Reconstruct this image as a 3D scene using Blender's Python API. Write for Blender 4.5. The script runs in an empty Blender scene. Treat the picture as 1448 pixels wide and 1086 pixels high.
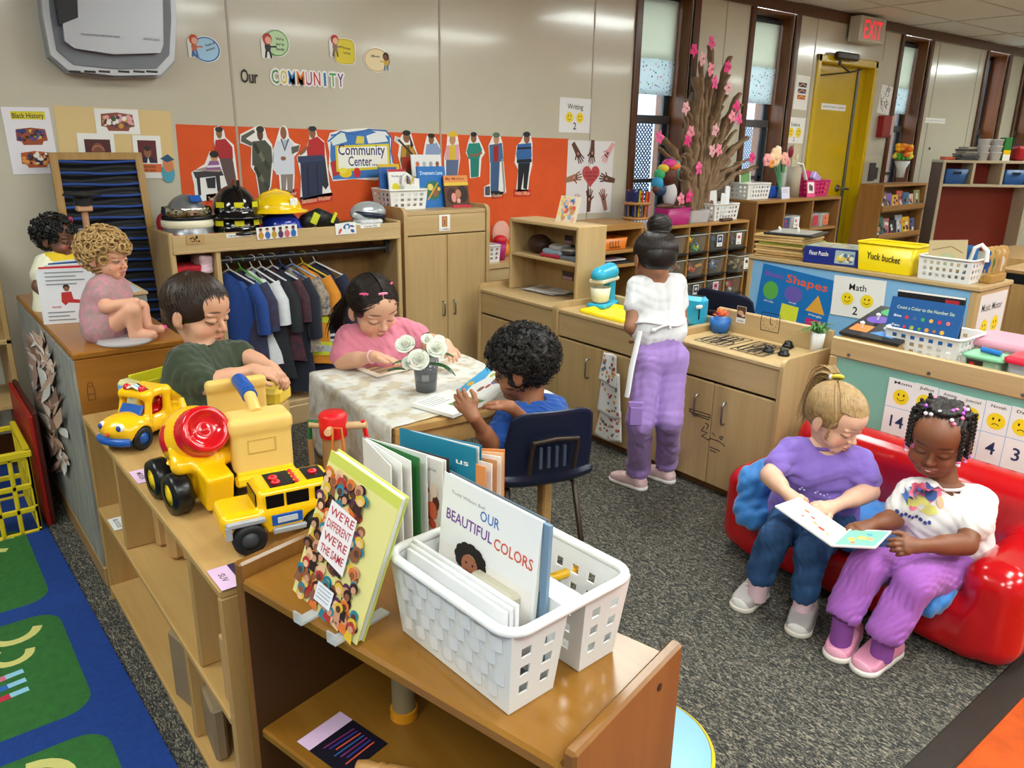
import bpy,bmesh,math,random
import numpy as np
from mathutils import Vector,Matrix,geometry
random.seed(7);np.random.seed(7)
SC=bpy.context.scene
COL=SC.collection
PI=math.pi
V=Vector
YAW,PITCH,ROLL,FPX,CAMH=0.676018,0.305056,0.0162121,1105.73,1.4
def cam_axes():
 cy,sy,cp,sp=math.cos(YAW),math.sin(YAW),math.cos(PITCH),math.sin(PITCH)
 f=V((sy*cp,cy*cp,-sp));r=V((cy,-sy,0));u=r.cross(f)
 cr,sr=math.cos(ROLL),math.sin(ROLL)
 return r*cr+u*sr,u*cr-r*sr,f
CR,CU,CF=cam_axes()
CP=V((0,0,CAMH))
def ray(x,y):return CR*((x-724)/FPX)-CU*((y-543)/FPX)+CF
def at(x,y,d):return CP+ray(x,y)*d
def onz(x,y,z):r=ray(x,y);return CP+r*((z-CAMH)/r.z)
def ony(x,y,Y):r=ray(x,y);return CP+r*(Y/r.y)
def onx(x,y,X):r=ray(x,y);return CP+r*(X/r.x)
cam=bpy.data.objects.new('camera',bpy.data.cameras.new('camera'));COL.objects.link(cam)
cam.data.sensor_width=36;cam.data.lens=36*FPX/1448;cam.data.clip_start=.02
cam.matrix_world=Matrix(((CR.x,CU.x,-CF.x,CP.x),(CR.y,CU.y,-CF.y,CP.y),(CR.z,CU.z,-CF.z,CP.z),(0,0,0,1)))
SC.camera=cam
def lin(c):return c/12.92 if c<=.04045 else((c+.055)/1.055)**2.4
def hexc(h):return tuple(lin(int(h[i:i+2],16)/255)for i in(0,2,4))
MATS={}
def M(h,rough=.5,metal=0.,nz=0.,ns=8.,bump=0.,bs=60.,trans=0.,alpha=1.,emit=0.,coat=0.,sheen=0.,sss=0.,ior=1.45,st=(1,1,1),h2=None,name=None):
 key=(h,rough,metal,nz,ns,bump,bs,trans,alpha,emit,coat,sheen,sss,st,h2)
 if key in MATS:return MATS[key]
 m=bpy.data.materials.new(name or 'm_'+h);m.use_nodes=True;nt=m.node_tree;n=nt.nodes;L=nt.links
 b=n['Principled BSDF'];c=hexc(h)
 b.inputs['Base Color'].default_value=(*c,1);b.inputs['Roughness'].default_value=rough
 b.inputs['Metallic'].default_value=metal;b.inputs['IOR'].default_value=ior
 b.inputs['Transmission Weight'].default_value=trans;b.inputs['Alpha'].default_value=alpha
 b.inputs['Coat Weight'].default_value=coat;b.inputs['Coat Roughness'].default_value=.08
 b.inputs['Sheen Weight'].default_value=sheen
 if sss:
  b.inputs['Subsurface Weight'].default_value=sss;b.inputs['Subsurface Radius'].default_value=(.012,.005,.003);b.inputs['Subsurface Scale'].default_value=.6
 if emit:
  b.inputs['Emission Color'].default_value=(*c,1);b.inputs['Emission Strength'].default_value=emit
 if nz or bump or h2:
  tc=n.new('ShaderNodeTexCoord');mp=n.new('ShaderNodeMapping');mp.inputs['Scale'].default_value=st
  L.new(tc.outputs['Object'],mp.inputs['Vector'])
 if nz or h2:
  t=n.new('ShaderNodeTexNoise');t.inputs['Scale'].default_value=ns;t.inputs['Detail'].default_value=5;t.inputs['Roughness'].default_value=.6
  L.new(mp.outputs[0],t.inputs['Vector'])
  r=n.new('ShaderNodeValToRGB');r.color_ramp.elements[0].position=.3;r.color_ramp.elements[1].position=.7
  c2=hexc(h2)if h2 else tuple(x*(1-nz)for x in c)
  r.color_ramp.elements[0].color=(*c2,1);r.color_ramp.elements[1].color=(*(c if h2 else tuple(min(1,x*(1+nz*.5))for x in c)),1)
  L.new(t.outputs[0],r.inputs[0]);L.new(r.outputs[0],b.inputs['Base Color'])
 if bump:
  t2=n.new('ShaderNodeTexNoise');t2 .inputs['Scale'].default_value=bs;t2 .inputs['Detail'].default_value=3
  L.new(mp.outputs[0],t2 .inputs['Vector'])
  bp=n.new('ShaderNodeBump');bp.inputs['Strength'].default_value=bump;bp.inputs['Distance'].default_value=.01
  L.new(t2 .outputs[0],bp.inputs['Height']);L.new(bp.outputs[0],b.inputs['Normal'])
 MATS[key]=m;return m
def wood(h,h2,axis=2,rough=.38,ns=3.2):
 st=[9,9,9];st[axis]=.55
 return M(h,rough,h2=h2,ns=ns,st=tuple(st),bump=.02,bs=30)
def vcol(name,rough=.5,sss=0.,sheen=0.,bump=0.,bs=200):
 m=bpy.data.materials.new(name);m.use_nodes=True;nt=m.node_tree;b=nt.nodes['Principled BSDF']
 a=nt.nodes.new('ShaderNodeVertexColor');a.layer_name='Col'
 nt.links.new(a.outputs[0],b.inputs['Base Color']);b.inputs['Roughness'].default_value=rough
 b.inputs['Sheen Weight'].default_value=sheen
 if sss:
  b.inputs['Subsurface Weight'].default_value=sss;b.inputs['Subsurface Radius'].default_value=(.010,.004,.002);b.inputs['Subsurface Scale'].default_value=.5
 return m
def basis(d):
 d=d.normalized();a=V((0,0,1))if abs(d.z)<.9 else V((1,0,0))
 u=a.cross(d).normalized();return u,d.cross(u)
TXT={}
def text2d(s,bold=False):
 k=s
 if k in TXT:return TXT[k]
 c=bpy.data.curves.new('t','FONT');c.body=s;c.size=1;c.resolution_u=2;c.offset=.012
 o=bpy.data.objects.new('t',c);me=bpy.data.meshes.new_from_object(o)
 vs=[(v.co.x,v.co.y)for v in me.vertices];fs=[tuple(p.vertices)for p in me.polygons]
 bpy.data.objects.remove(o);bpy.data.curves.remove(c);bpy.data.meshes.remove(me)
 TXT[k]=(vs,fs);return TXT[k]
class MB:
 DEF=None
 def __init__(s,mat=None,T=None):
  s.v=[];s.f=[];s.mi=[];s.sm=[];s.mats=[];s.T=T or MB.DEF or Matrix();s.m=mat
 def mid(s,m):
  m=m or s.m
  if m not in s.mats:s.mats.append(m)
  return s.mats.index(m)
 def add(s,vs,fs,m=None,smooth=False):
  b=len(s.v);T=s.T
  s.v.extend(T@V(p)for p in vs);k=s.mid(m)
  for f in fs:
   s.f.append(tuple(b+i for i in f));s.mi.append(k);s.sm.append(smooth)
  return s
 def quad(s,a,b,c,d,m=None):return s.add([a,b,c,d],[(0,1,2,3)],m)
 def box(s,c,d,m=None,bev=.003,R=None):
  x,y,z=(q/2 for q in d);e=min(bev,x*.45,y*.45,z*.45);vs=[];idx={}
  for sx in(-1,1):
   for sy in(-1,1):
    for sz in(-1,1):
     for k in range(3):
      p=[sx*(x-e),sy*(y-e),sz*(z-e)];p[k]=(sx*x,sy*y,sz*z)[k]
      idx[(sx,sy,sz,k)]=len(vs);vs.append(p)
  fs=[]
  for k in range(3):
   a,b=(k+1)%3,(k+2)%3
   for g in(-1,1):
    q=[]
    for(i,j)in((-1,-1),(1,-1),(1,1),(-1,1)):
     t=[0,0,0];t[k]=g;t[a]=i;t[b]=j;q.append(idx[(*t,k)])
    fs.append(tuple(q)if g>0 else tuple(q[::-1]))
  for k in range(3):
   a,b=(k+1)%3,(k+2)%3
   for i in(-1,1):
    for j in(-1,1):
     t0=[0,0,0];t0[a]=i;t0[b]=j;t1=list(t0);t0[k]=-1;t1[k]=1
     q=[idx[(*t0,a)],idx[(*t1,a)],idx[(*t1,b)],idx[(*t0,b)]]
     fs.append(tuple(q)if i*j<0 else tuple(q[::-1]))
  for sx in(-1,1):
   for sy in(-1,1):
    for sz in(-1,1):
     q=[idx[(sx,sy,sz,k)]for k in range(3)]
     fs.append(tuple(q)if sx*sy*sz>0 else tuple(q[::-1]))
  c=V(c)
  return s.add([c+(R@V(p)if R else V(p))for p in vs],fs,m)
 def bx(s,x0,x1,y0,y1,z0,z1,m=None,bev=.003):
  return s.box(((x0+x1)/2,(y0+y1)/2,(z0+z1)/2),(abs(x1-x0),abs(y1-y0),abs(z1-z0)),m,bev)
 def ring(s,loops,m=None,closed=False,cap0=True,cap1=True,smooth=True):
  n=len(loops[0]);vs=[p for l in loops for p in l];fs=[]
  R=len(loops)
  for i in range(R if closed else R-1):
   for j in range(n):
    a,b=i*n+j,i*n+(j+1)%n;c,d=((i+1)%R)*n+(j+1)%n,((i+1)%R)*n+j
    fs.append((a,b,c,d))
  s.add(vs,fs,m,smooth)
  if not closed:
   if cap0:s.add(loops[0],[tuple(range(n))[::-1]],m)
   if cap1:s.add(loops[-1],[tuple(range(n))],m)
  return s
 def cyl(s,p0,p1,r0,r1=None,m=None,n=20,caps=True):
  p0,p1=V(p0),V(p1);r1=r0 if r1 is None else r1;u,w=basis(p1-p0)
  L=[[p+(u*math.cos(2*PI*j/n)+w*math.sin(2*PI*j/n))*r for j in range(n)]for p,r in((p0,r0),(p1,r1))]
  return s.ring(L,m,cap0=caps,cap1=caps)
 def tube(s,pts,r,m=None,n=8,closed=False,flat=1.):
  pts=[V(p)for p in pts];N=len(pts);L=[];u=None
  for i,p in enumerate(pts):
   t=(pts[(i+1)%N]-pts[i-1])if closed else(pts[min(i+1,N-1)]-pts[max(i-1,0)])
   if t.length<1e-9:t=V((0,0,1))
   t.normalize()
   if u is None:u,w=basis(t)
   else:
    u=(u-t*u.dot(t));u=u.normalized()if u.length>1e-6 else basis(t)[0];w=t.cross(u)
   rr=r[i]if hasattr(r,'__len__')else r
   L.append([p+(u*math.cos(2*PI*j/n)+w*math.sin(2*PI*j/n)*flat)*rr for j in range(n)])
  return s.ring(L,m,closed=closed)
 def lathe(s,o,prof,m=None,n=28,ax=(0,0,1),sx=1.,sy=1.,cap=True):
  o=V(o);ax=V(ax).normalized()
  u,w=(V((1,0,0)),V((0,1,0)))if abs(ax.z)>.999 else basis(ax)
  L=[[o+ax*z+(u*math.cos(2*PI*j/n)*sx+w*math.sin(2*PI*j/n)*sy)*r for j in range(n)]for r,z in prof]
  return s.ring(L,m,cap0=cap,cap1=cap)
 def ell(s,c,r,m=None,n=16,k=10,R=None):
  c=V(c);r=(r,r,r)if not hasattr(r,'__len__')else r;L=[]
  for i in range(1,k):
   a=PI*i/k;L.append([c+(R@q if R else q)for q in[V((r[0]*math.sin(a)*math.cos(2*PI*j/n),r[1]*math.sin(a)*math.sin(2*PI*j/n),-r[2]*math.cos(a)))for j in range(n)]])
  return s.ring(L,m)
 def prism(s,pts,d,m=None):
  pts=[V(p)for p in pts];d=V(d);n=len(pts)
  nrm=V((0,0,0))
  for i in range(n):nrm+=pts[i].cross(pts[(i+1)%n])
  if nrm.dot(d)<0:pts=pts[::-1]
  tri=geometry.tessellate_polygon([pts]);vs=pts+[p+d for p in pts];fs=[]
  for t in tri:
   a,b,c=t
   if(pts[b]-pts[a]).cross(pts[c]-pts[a]).dot(d)>0:t=(a,c,b)
   fs.append(tuple(t));fs.append(tuple(i+n for i in t[::-1]))
  for i in range(n):j=(i+1)%n;fs.append((i,j,j+n,i+n))
  return s.add(vs,fs,m)
 def surf(s,fn,nu,nv,m=None,thick=None,smooth=True):
  g=[[V(fn(i/nu,j/nv))for j in range(nv+1)]for i in range(nu+1)]
  vs=[p for r in g for p in r];w=nv+1
  fs=[(i*w+j,(i+1)*w+j,(i+1)*w+j+1,i*w+j+1)for i in range(nu)for j in range(nv)]
  if thick is None:return s.add(vs,fs,m,smooth)
  d=V(thick);N=len(vs);vs2=vs+[p+d for p in vs];f2=[tuple(i+N for i in f[::-1])for f in fs]
  b=[i*w for i in range(nu+1)]+[nu*w+j for j in range(1,w)]+[i*w+nv for i in range(nu-1,-1,-1)]+[j for j in range(nv-1,0,-1)]
  f3=[(b[i],b[i]+N,b[(i+1)%len(b)]+N,b[(i+1)%len(b)])for i in range(len(b))]
  return s.add(vs2,fs+f2+f3,m,smooth)
 def build(s,name,parent=None,label=None,cat=None,group=None,kind=None,loc=None,fix=False):
  me=bpy.data.meshes.new(name)
  if parent is not None:off=V(parent['o'])
  elif kind=='structure' or not s.v:off=V((0,0,0))
  elif loc is not None:off=V(loc)
  else:
   xs=[p.x for p in s.v];ys=[p.y for p in s.v];zs=[p.z for p in s.v]
   off=V(((min(xs)+max(xs))/2,(min(ys)+max(ys))/2,min(zs)))
  me.from_pydata([p-off for p in s.v],[],s.f)
  for m in s.mats:me.materials.append(m)
  me.polygons.foreach_set('material_index',s.mi);me.polygons.foreach_set('use_smooth',s.sm)
  if fix:
   bm=bmesh.new();bm.from_mesh(me);bmesh.ops.recalc_face_normals(bm,faces=bm.faces);bm.to_mesh(me);bm.free()
  me.update()
  o=bpy.data.objects.new(name,me);COL.objects.link(o);o['o']=tuple(off)
  if parent is not None:o.parent=parent
  else:o.location=off
  tagit(o,label,cat,group,kind);return o
def tagit(o,label=None,cat=None,group=None,kind=None):
 for k,v in(('label',label),('category',cat),('group',group),('kind',kind)):
  if v:o[k]=v
 return o
def thing(name,label,cat,loc,group=None):
 o=bpy.data.objects.new(name,None);COL.objects.link(o);o.location=V(loc);o['o']=tuple(V(loc));o.empty_display_size=.05
 return tagit(o,label,cat,group)
def dup(o,loc=None,rz=None,label=None,parent=None):
 c=o.copy();COL.objects.link(c)
 if parent is not None:c.parent=parent
 if loc is not None:c.location=V(loc)
 if rz is not None:c.rotation_euler=(0,0,rz)
 if label:c['label']=label
 for ch in list(o.children):dup(ch,parent=c)
 return c
class CV(MB):
 """A printed sheet: a thin slab with flat coloured shapes and lettering, drawn in its own u, v plane."""
 E=.00012
 def __init__(s,O,U,Vv,mat=None):
  super().__init__(mat);s.O=V(O);s.U=V(U).normalized();s.W=V(Vv);s.W=(s.W-s.U*s.W.dot(s.U)).normalized();s.N=s.U.cross(s.W);s.l=0
 def P(s,x,y,l=None):return s.O+s.U*x+s.W*y+s.N*(s.E*(s.l if l is None else l))
 def slab(s,pts,t,m):
  s.prism([s.P(x,y,0)for x,y in pts],-s.N*t,m);return s
 def board(s,w,h,t,m,x=0,y=0):return s.slab([(x,y),(x+w,y),(x+w,y+h),(x,y+h)],t,m)
 def poly(s,pts,m,up=1):
  s.l+=up;q=[s.P(x,y)for x,y in pts];fs=[]
  for a,b,c in geometry.tessellate_polygon([[V((x,y,0))for x,y in pts]]):
   if(q[b]-q[a]).cross(q[c]-q[a]).dot(s.N)<0:b,c=c,b
   fs.append((a,b,c))
  s.add(q,fs,m);return s
 def rect(s,x,y,w,h,m,up=1):return s.poly([(x,y),(x+w,y),(x+w,y+h),(x,y+h)],m,up)
 def disc(s,x,y,rx,m,ry=None,rot=0,n=20,up=1):
  ry=ry or rx;c,d=math.cos(rot),math.sin(rot)
  return s.poly([(x+rx*math.cos(t)*c-ry*math.sin(t)*d,y+rx*math.cos(t)*d+ry*math.sin(t)*c)for t in[2*PI*i/n for i in range(n)]],m,up)
 def line(s,pts,w,m,up=1):
  s.l+=up;P=[V(p).to_2d()for p in pts];n=len(P);cl=n>3 and(P[0]-P[-1]).length<1e-6;L=[]
  for i in range(n):
   d0=P[i]-P[i-1]if i else(P[0]-P[-2]if cl else P[1]-P[0]);d1=P[i+1]-P[i]if i<n-1 else(P[1]-P[0]if cl else P[i]-P[i-1])
   a,b=V((-d0 .y,d0 .x)),V((-d1 .y,d1 .x));a=a.normalized()if a.length else b;b=b.normalized()if b.length else a
   m_=a+b;m_=m_.normalized()if m_.length>.3 else a;k=min(2,1/max(.3,m_.dot(a)));o=m_*w*.5*k;e=d0 .normalized()*w*.3 if not cl and d0 .length else V((0,0));q=P[i]-(e if i==0 else-e if i==n-1 else V((0,0)))
   L+=[s.P(*(q-o)),s.P(*(q+o))]
  s.add(L,[(2*i,2*i+2,2*i+3,2*i+1)for i in range(n-1)],m);return s
 def arc(s,x,y,r,a0,a1,w,m,ry=None,n=12,up=1):
  ry=ry or r
  return s.line([(x+r*math.cos(a0+(a1-a0)*i/n),y+ry*math.sin(a0+(a1-a0)*i/n))for i in range(n+1)],w,m,up)
 def text(s,t,x,y,h,m,al='c',rot=0,wide=1.,up=1):
  s.l+=up;vs,fs=text2d(t)
  if not vs:return s
  x0=min(p[0]for p in vs);x1=max(p[0]for p in vs);W=(x1-x0)
  o={'l':x0,'c':(x0+x1)/2,'r':x1}[al];k=h/.70;c,d=math.cos(rot),math.sin(rot);q=[]
  for a,b in vs:
   a=(a-o)*k*wide;b=b*k;q.append(s.P(x+a*c-b*d,y+a*d+b*c))
  s.add(q,fs,m);return s
 def fit(s,t,x,y,w,h,m,rot=0):
  vs,fs=text2d(t);W=(max(p[0]for p in vs)-min(p[0]for p in vs))*h/.70
  return s.text(t,x,y,h,m,'l',rot,w/W)
 def smiley(s,x,y,r,m,k,mood=1):
  s.disc(x,y,r,m);s.disc(x-r*.33,y+r*.25,r*.11,k,r*.17);s.disc(x+r*.33,y+r*.25,r*.11,k,r*.17,up=0)
  if mood>0:s.arc(x,y+r*.02,r*.5,PI*1.15,PI*1.85,r*.09,k)
  elif mood<0:s.arc(x,y-r*.75,r*.45,PI*.2,PI*.8,r*.09,k)
  else:s.line([(x-r*.35,y-r*.35),(x+r*.35,y-r*.3)],r*.09,k)
  return s
def quadcv(p00,p10,p01):
 p00,p10,p01=V(p00),V(p10),V(p01)
 c=CV(p00,p10-p00,p01-p00);c.w=(p10-p00).length;c.h=(p01-p00).dot(c.W);return c
def PB(name,par,m,*bs):
 for b in bs:MB(m).bx(*b[:6],bev=b[6]if len(b)>6 else.004).build(name,par)
MAPLE=wood('c2a475','b49566',2);MAPLEX=wood('c4a87b','b6986a',0);MAPLEY=wood('c4a87b','b6986a',1)
PLY=wood('c09a62','ae874e',1,.42);PLYZ=wood('bb955e','aa824a',2,.42);PLYE=M('ab7c48',.5)
OAKY=wood('9c6526','8c561c',1,.3,2.5);OAKZ=wood('94602a','7e4c1c',2,.3,2.5);OAKD=wood('7a4c1e','6a3e16',2,.4)
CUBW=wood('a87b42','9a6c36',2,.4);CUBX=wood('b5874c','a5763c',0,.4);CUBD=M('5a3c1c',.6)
DARKW=wood('5d3519','4a2811',2,.28);REVW=wood('7a4a22','623816',2,.35)
WHT=M('eceae6',.45);PAPER=M('e9e7e4',.6);PLAS=M('e4e3e1',.3);CREAM=M('e8dfc4',.5);BLK=M('0e0e10',.35);INK=M('17171b',.6)
STEEL=M('9a9da0',.3,1.);DGREY=M('3c3e42',.5);GREY=M('8a8c90',.4);LGREY=M('bcbec2',.4)
RED=M('c0141c',.3);YEL=M('f2c40c',.3);BLUE=M('1f56a8',.4);NAVY=M('10182e',.4);TEAL=M('1c97bc',.35);ORG=M('e0561c',.6);GRN=M('2f8a3c',.5);PINK=M('ec6aa0',.5);HOT=M('c9186a',.35);PURP=M('7d4fa0',.5);LPINK=M('f0a8b8',.5);SKYB=M('6fa8d8',.5)
SK1=M('5a3424',.55);SK2=M('8a5a3c',.55);SK3=M('c08a66',.55);SK4=M('e4b494',.55)
def clear(h='e6eef0',a=.28,r=.12):return M(h,r,alpha=a)
CLR=clear()
def hx(*a):return[M(h,.5)for h in a]
def struct(mb,name):return mb.build(name,kind='structure')
WY,WL,WR,WF,CZ=4.0,-3.0,14.5,-4.0,2.47
def carpet():
 m=bpy.data.materials.new('carpet_loop');m.use_nodes=True;nt=m.node_tree;n=nt.nodes;L=nt.links;b=n['Principled BSDF']
 tc=n.new('ShaderNodeTexCoord');mp=n.new('ShaderNodeMapping');mp.inputs['Scale'].default_value=(190,62,1);mp.inputs['Rotation'].default_value=(0,0,.5)
 L.new(tc.outputs['Object'],mp.inputs[0])
 t=n.new('ShaderNodeTexNoise');t.inputs['Scale'].default_value=1.;t.inputs['Detail'].default_value=3;t.inputs['Distortion'].default_value=1.6;L.new(mp.outputs[0],t.inputs['Vector'])
 r=n.new('ShaderNodeValToRGB');e=r.color_ramp.elements;e[0].position=.36;e[0].color=(*hexc('1b1c1d'),1);e[1].position=.66;e[1].color=(*hexc('958c7a'),1)
 x=r.color_ramp.elements.new(.5);x.color=(*hexc('383836'),1)
 L.new(t.outputs[0],r.inputs[0]);L.new(r.outputs[0],b.inputs['Base Color']);b.inputs['Roughness'].default_value=.95
 bp=n.new('ShaderNodeBump');bp.inputs['Strength'].default_value=.7;bp.inputs['Distance'].default_value=.006;L.new(t.outputs[0],bp.inputs['Height']);L.new(bp.outputs[0],b.inputs['Normal'])
 return m
struct(MB(carpet()).bx(WL,4.9,.57,WY,-.06,0,bev=0).bx(WL,1.2,WF,.57,-.06,0,bev=0),'floor')
struct(MB(M('c2511c',.35,nz=.3,ns=14,bump=.02,bs=200)).bx(1.2,7.5,WF,.5,-.06,-.004,bev=0),'floor_2')
struct(MB(M('b9b1a2',.4,nz=.12,ns=9)).bx(4.9,WR,.57,WY,-.06,-.002,bev=0).bx(7.5,WR,WF,.57,-.06,-.002,bev=0),'floor_3')
struct(MB(M('2a231e',.5,nz=.2,ns=30)).bx(1.2,4.9,.5,.575,-.03,.006,bev=.004),'trim_1')
WALLM=M('c4bdab',.17,nz=.04,ns=3,bump=.008,bs=10,coat=.5)
WINS=[(4.283,4.83),(5.543,6.10),(7.90,8.45),(9.82,10.38),(10.86,11.42)]
WZ0,WZ1=.55,2.39
DX0,DX1,DZ=6.47,7.47,2.12
mb=MB(WALLM)
xs=[WL]+[q for w in WINS for q in w]+[WR]
for i in range(0,len(xs),2):
 a,b=xs[i],xs[i+1]
 if a<DX0<b:
  mb.bx(a,DX0,WY,WY+.2,0,CZ,bev=0);mb.bx(DX1,b,WY,WY+.2,0,CZ,bev=0);mb.bx(DX0,DX1,WY,WY+.2,DZ,CZ,bev=0)
 else:mb.bx(a,b,WY,WY+.2,0,CZ,bev=0)
for a,b in WINS:mb.bx(a,b,WY,WY+.2,0,WZ0,bev=0)
struct(mb,'wall_back')
sm=MB(M('a2978a',.4));seam=MB(M('958a7c',.4))
for i,x in enumerate((-1.0,.24,1.45,2.645,3.845,5.2,6.42,7.56,8.66,9.62)):
 z0=2.13 if 6.4<x<7.6 else.1
 s=MB(M('a89d8d',.35)).bx(x-.006,x+.006,WY-.003,WY,z0 if x!=6.42 else.1,2.39,bev=.001)
 struct(s,'trim_%d'%(i+2))
struct(MB(WALLM).bx(WL-.1,WL,WF,WY,0,CZ,bev=0),'wall_left')
struct(MB(WALLM).bx(WR,WR+.1,WF,WY,0,CZ,bev=0),'wall_right')
struct(MB(WALLM).bx(WL,WR,WF-.1,WF,0,CZ,bev=0),'wall_front')
TILE=M('cfc9bd',.9,nz=.05,ns=40,bump=.1,bs=160);TBAR=M('b8b0a2',.5)
mb=MB(TILE).bx(WL,WR,WF,WY,CZ,CZ+.05,bev=0)
k=0
x=7.95-1.205*9
while x<WR:mb.bx(x-.012,x+.012,WF,WY,CZ-.004,CZ,TBAR,0);x+=1.205
y=3.58-.602*12
while y<WY:mb.bx(WL,WR,y-.012,y+.012,CZ-.0045,CZ,TBAR,0);y+=.602
struct(mb,'ceiling')
struct(MB(DARKW).bx(WL,WR,WY-.03,WY,2.385,CZ-.005,bev=.006),'trim_20')
struct(MB(DARKW).bx(WL,DX0-.03,WY-.015,WY,.0,.09,bev=.003).bx(DX1+.03,WR,WY-.015,WY,0,.09,bev=.003),'baseboard_back')
struct(MB(M('9aa4ae',.9)).bx(-10,40,WY+.3,60,-.3,-.2,bev=0),'ground')
struct(MB(M('aebccb',.8,nz=.15,ns=1.5)).bx(-6,30,9.5,9.7,-.2,2.3,bev=0),'wall_outside')
FRM=M('6e7074',.35,.6);FRD=M('2c2f33',.5);SHADE=M('e2e6d8',.8,trans=.0);GLS=M('dfe9f0',.02,alpha=.12)
SCR=M('3f78b4',.6)
def floral():
 m=bpy.data.materials.new('floral_shade');m.use_nodes=True;nt=m.node_tree;n=nt.nodes;L=nt.links;b=n['Principled BSDF']
 tc=n.new('ShaderNodeTexCoord');v=n.new('ShaderNodeTexVoronoi');v.inputs['Scale'].default_value=34;L.new(tc.outputs['Object'],v.inputs['Vector'])
 r=n.new('ShaderNodeValToRGB');e=r.color_ramp.elements;e[0].position=.16;e[0].color=(1,1,1,1);e[1].position=.3;e[1].color=(0,0,0,1);L.new(v.outputs['Distance'],r.inputs[0])
 r2=n.new('ShaderNodeValToRGB');r2 .color_ramp.interpolation='CONSTANT';e=r2 .color_ramp.elements;e[0].color=(*hexc('c87f98'),1);e[1].position=.25;e[1].color=(*hexc('6fae9a'),1)
 for p,c in((.5,'7f9fc9'),(.68,'8a6aa8'),(.82,'57707a')):x=e.new(p);x.color=(*hexc(c),1)
 sp=n.new('ShaderNodeSeparateColor');L.new(v.outputs['Color'],sp.inputs[0]);L.new(sp.outputs[0],r2 .inputs[0])
 mx=n.new('ShaderNodeMix');mx.data_type='RGBA';L.new(r.outputs[0],mx.inputs['Factor']);mx.inputs['A'].default_value=(*hexc('dfeaea'),1);L.new(r2 .outputs[0],mx.inputs['B'])
 L.new(mx.outputs['Result'],b.inputs['Base Color']);b.inputs['Roughness'].default_value=.85
 return m
def translucent(m,f):
 nt=m.node_tree;b=nt.nodes['Principled BSDF'];t=nt.nodes.new('ShaderNodeBsdfTranslucent');mx=nt.nodes.new('ShaderNodeMixShader');mx.inputs[0].default_value=f
 l=b.inputs['Base Color'].links
 if l:nt.links.new(l[0].from_socket,t.inputs[0])
 else:t.inputs[0].default_value=b.inputs['Base Color'].default_value
 nt.links.new(b.outputs[0],mx.inputs[1]);nt.links.new(t.outputs[0],mx.inputs[2]);nt.links.new(mx.outputs[0],nt.nodes['Material Output'].inputs[0])
 return m
translucent(SHADE,.5);FLO=translucent(floral(),.5)
for i,(a,b)in enumerate(WINS):
 w=bpy.data.objects.new('window_%d'%(i+1),None);COL.objects.link(w);w.location=((a+b)/2,WY,WZ0);w['o']=tuple(w.location);w['kind']='structure'
 t=MB(DARKW)
 t.bx(a-.058,a,WY-.02,WY+.02,WZ0-.05,2.39,bev=.006).bx(b,b+.055,WY-.02,WY+.02,WZ0-.05,2.39,bev=.006).bx(a-.06,b+.055,WY-.05,WY+.1,WZ0-.05,WZ0,bev=.006)
 t.build('casing',w)
 r=MB(REVW);r.bx(b-.012,b,WY+.02,WY+.3,WZ0,2.39,bev=.001).bx(a,a+.012,WY+.02,WY+.3,WZ0,2.39,bev=.001).bx(a,b,WY+.02,WY+.3,2.37,2.39,bev=.001)
 if i==3:r.mats=[wood('8a4f20','6d3a14',2,.4)]
 r.build('reveal',w)
 g0,g1=WY+.165,WY+.195;zb=1.545
 f=MB(FRM);f.bx(a+.012,a+.045,g0,g1,WZ0,2.37,FRD).bx(b-.075,b-.012,g0,g1,WZ0,2.37,FRD).bx(b-.03,b-.012,g0-.02,g1,WZ0,1.56)
 f.bx(a+.012,b-.012,g0-.02,g1,zb-.03,zb+.03).bx(a+.012,b-.012,g0,g1,WZ0,WZ0+.05).bx(a+.012,b-.012,g0,g1,1.09,1.12).bx(a+.012,b-.012,g0,g1,2.33,2.37,FRD)
 f.build('sash',w)
 MB(GLS).bx(a+.04,b-.08,g0+.012,g0+.016,WZ0,2.35,bev=0).build('pane',w)
 s=MB(SCR);X0,X1,Z0,Z1,yy=a+.045,b-.09,WZ0+.03,zb-.03,g1+.05
 st=.034;q=X0-(Z1-Z0)
 while q<X1:
  for sg in(1,-1):
   p0,p1=(q,Z0),(q+(Z1-Z0),Z1)
   u0=max(X0,p0[0]);u1=min(X1,p1[0])
   if u1>u0:
    za,zc=Z0+(u0-q),Z0+(u1-q)
    if sg<0:za,zc=Z1-(za-Z0),Z1-(zc-Z0)
    h=.0085
    s.quad((u0,yy,za-h),(u1,yy,zc-h),(u1,yy,zc+h),(u0,yy,za+h))
  q+=st
 s.build('mesh_screen',w)
 if i<3:
  sx0,sx1=(a+.015,b-.035)
  zt,zm,zl=((2.37,1.955,1.715),(2.33,1.98,1.70),(2.33,1.93,1.69))[i]
  def sh(z0,z1,o=0.):return lambda u,v:(sx0+(sx1-sx0)*u,WY+.12+.006*math.sin(u*9+z0*3)*(1-v)+o,z0+(z1-z0)*v)
  sd=MB(SHADE).surf(sh(zm,zt),14,6,thick=(0,.002,0)).build('roller_shade',w)
  MB(FLO).surf(sh(zl,zm),14,4,thick=(0,.002,0)).build('floral_border',sd)
  MB(FRD).cyl((sx0,WY+.12,zt),(sx1,WY+.12,zt),.018).build('shade_roller',sd)
YD=M('c6a406',.22,nz=.06,ns=5,bump=.02,bs=9);YF=M('caa90c',.25)
d=bpy.data.objects.new('door_1',None);COL.objects.link(d);d.location=((DX0+DX1)/2,WY,0);d['o']=tuple(d.location);d['kind']='structure'
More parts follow.
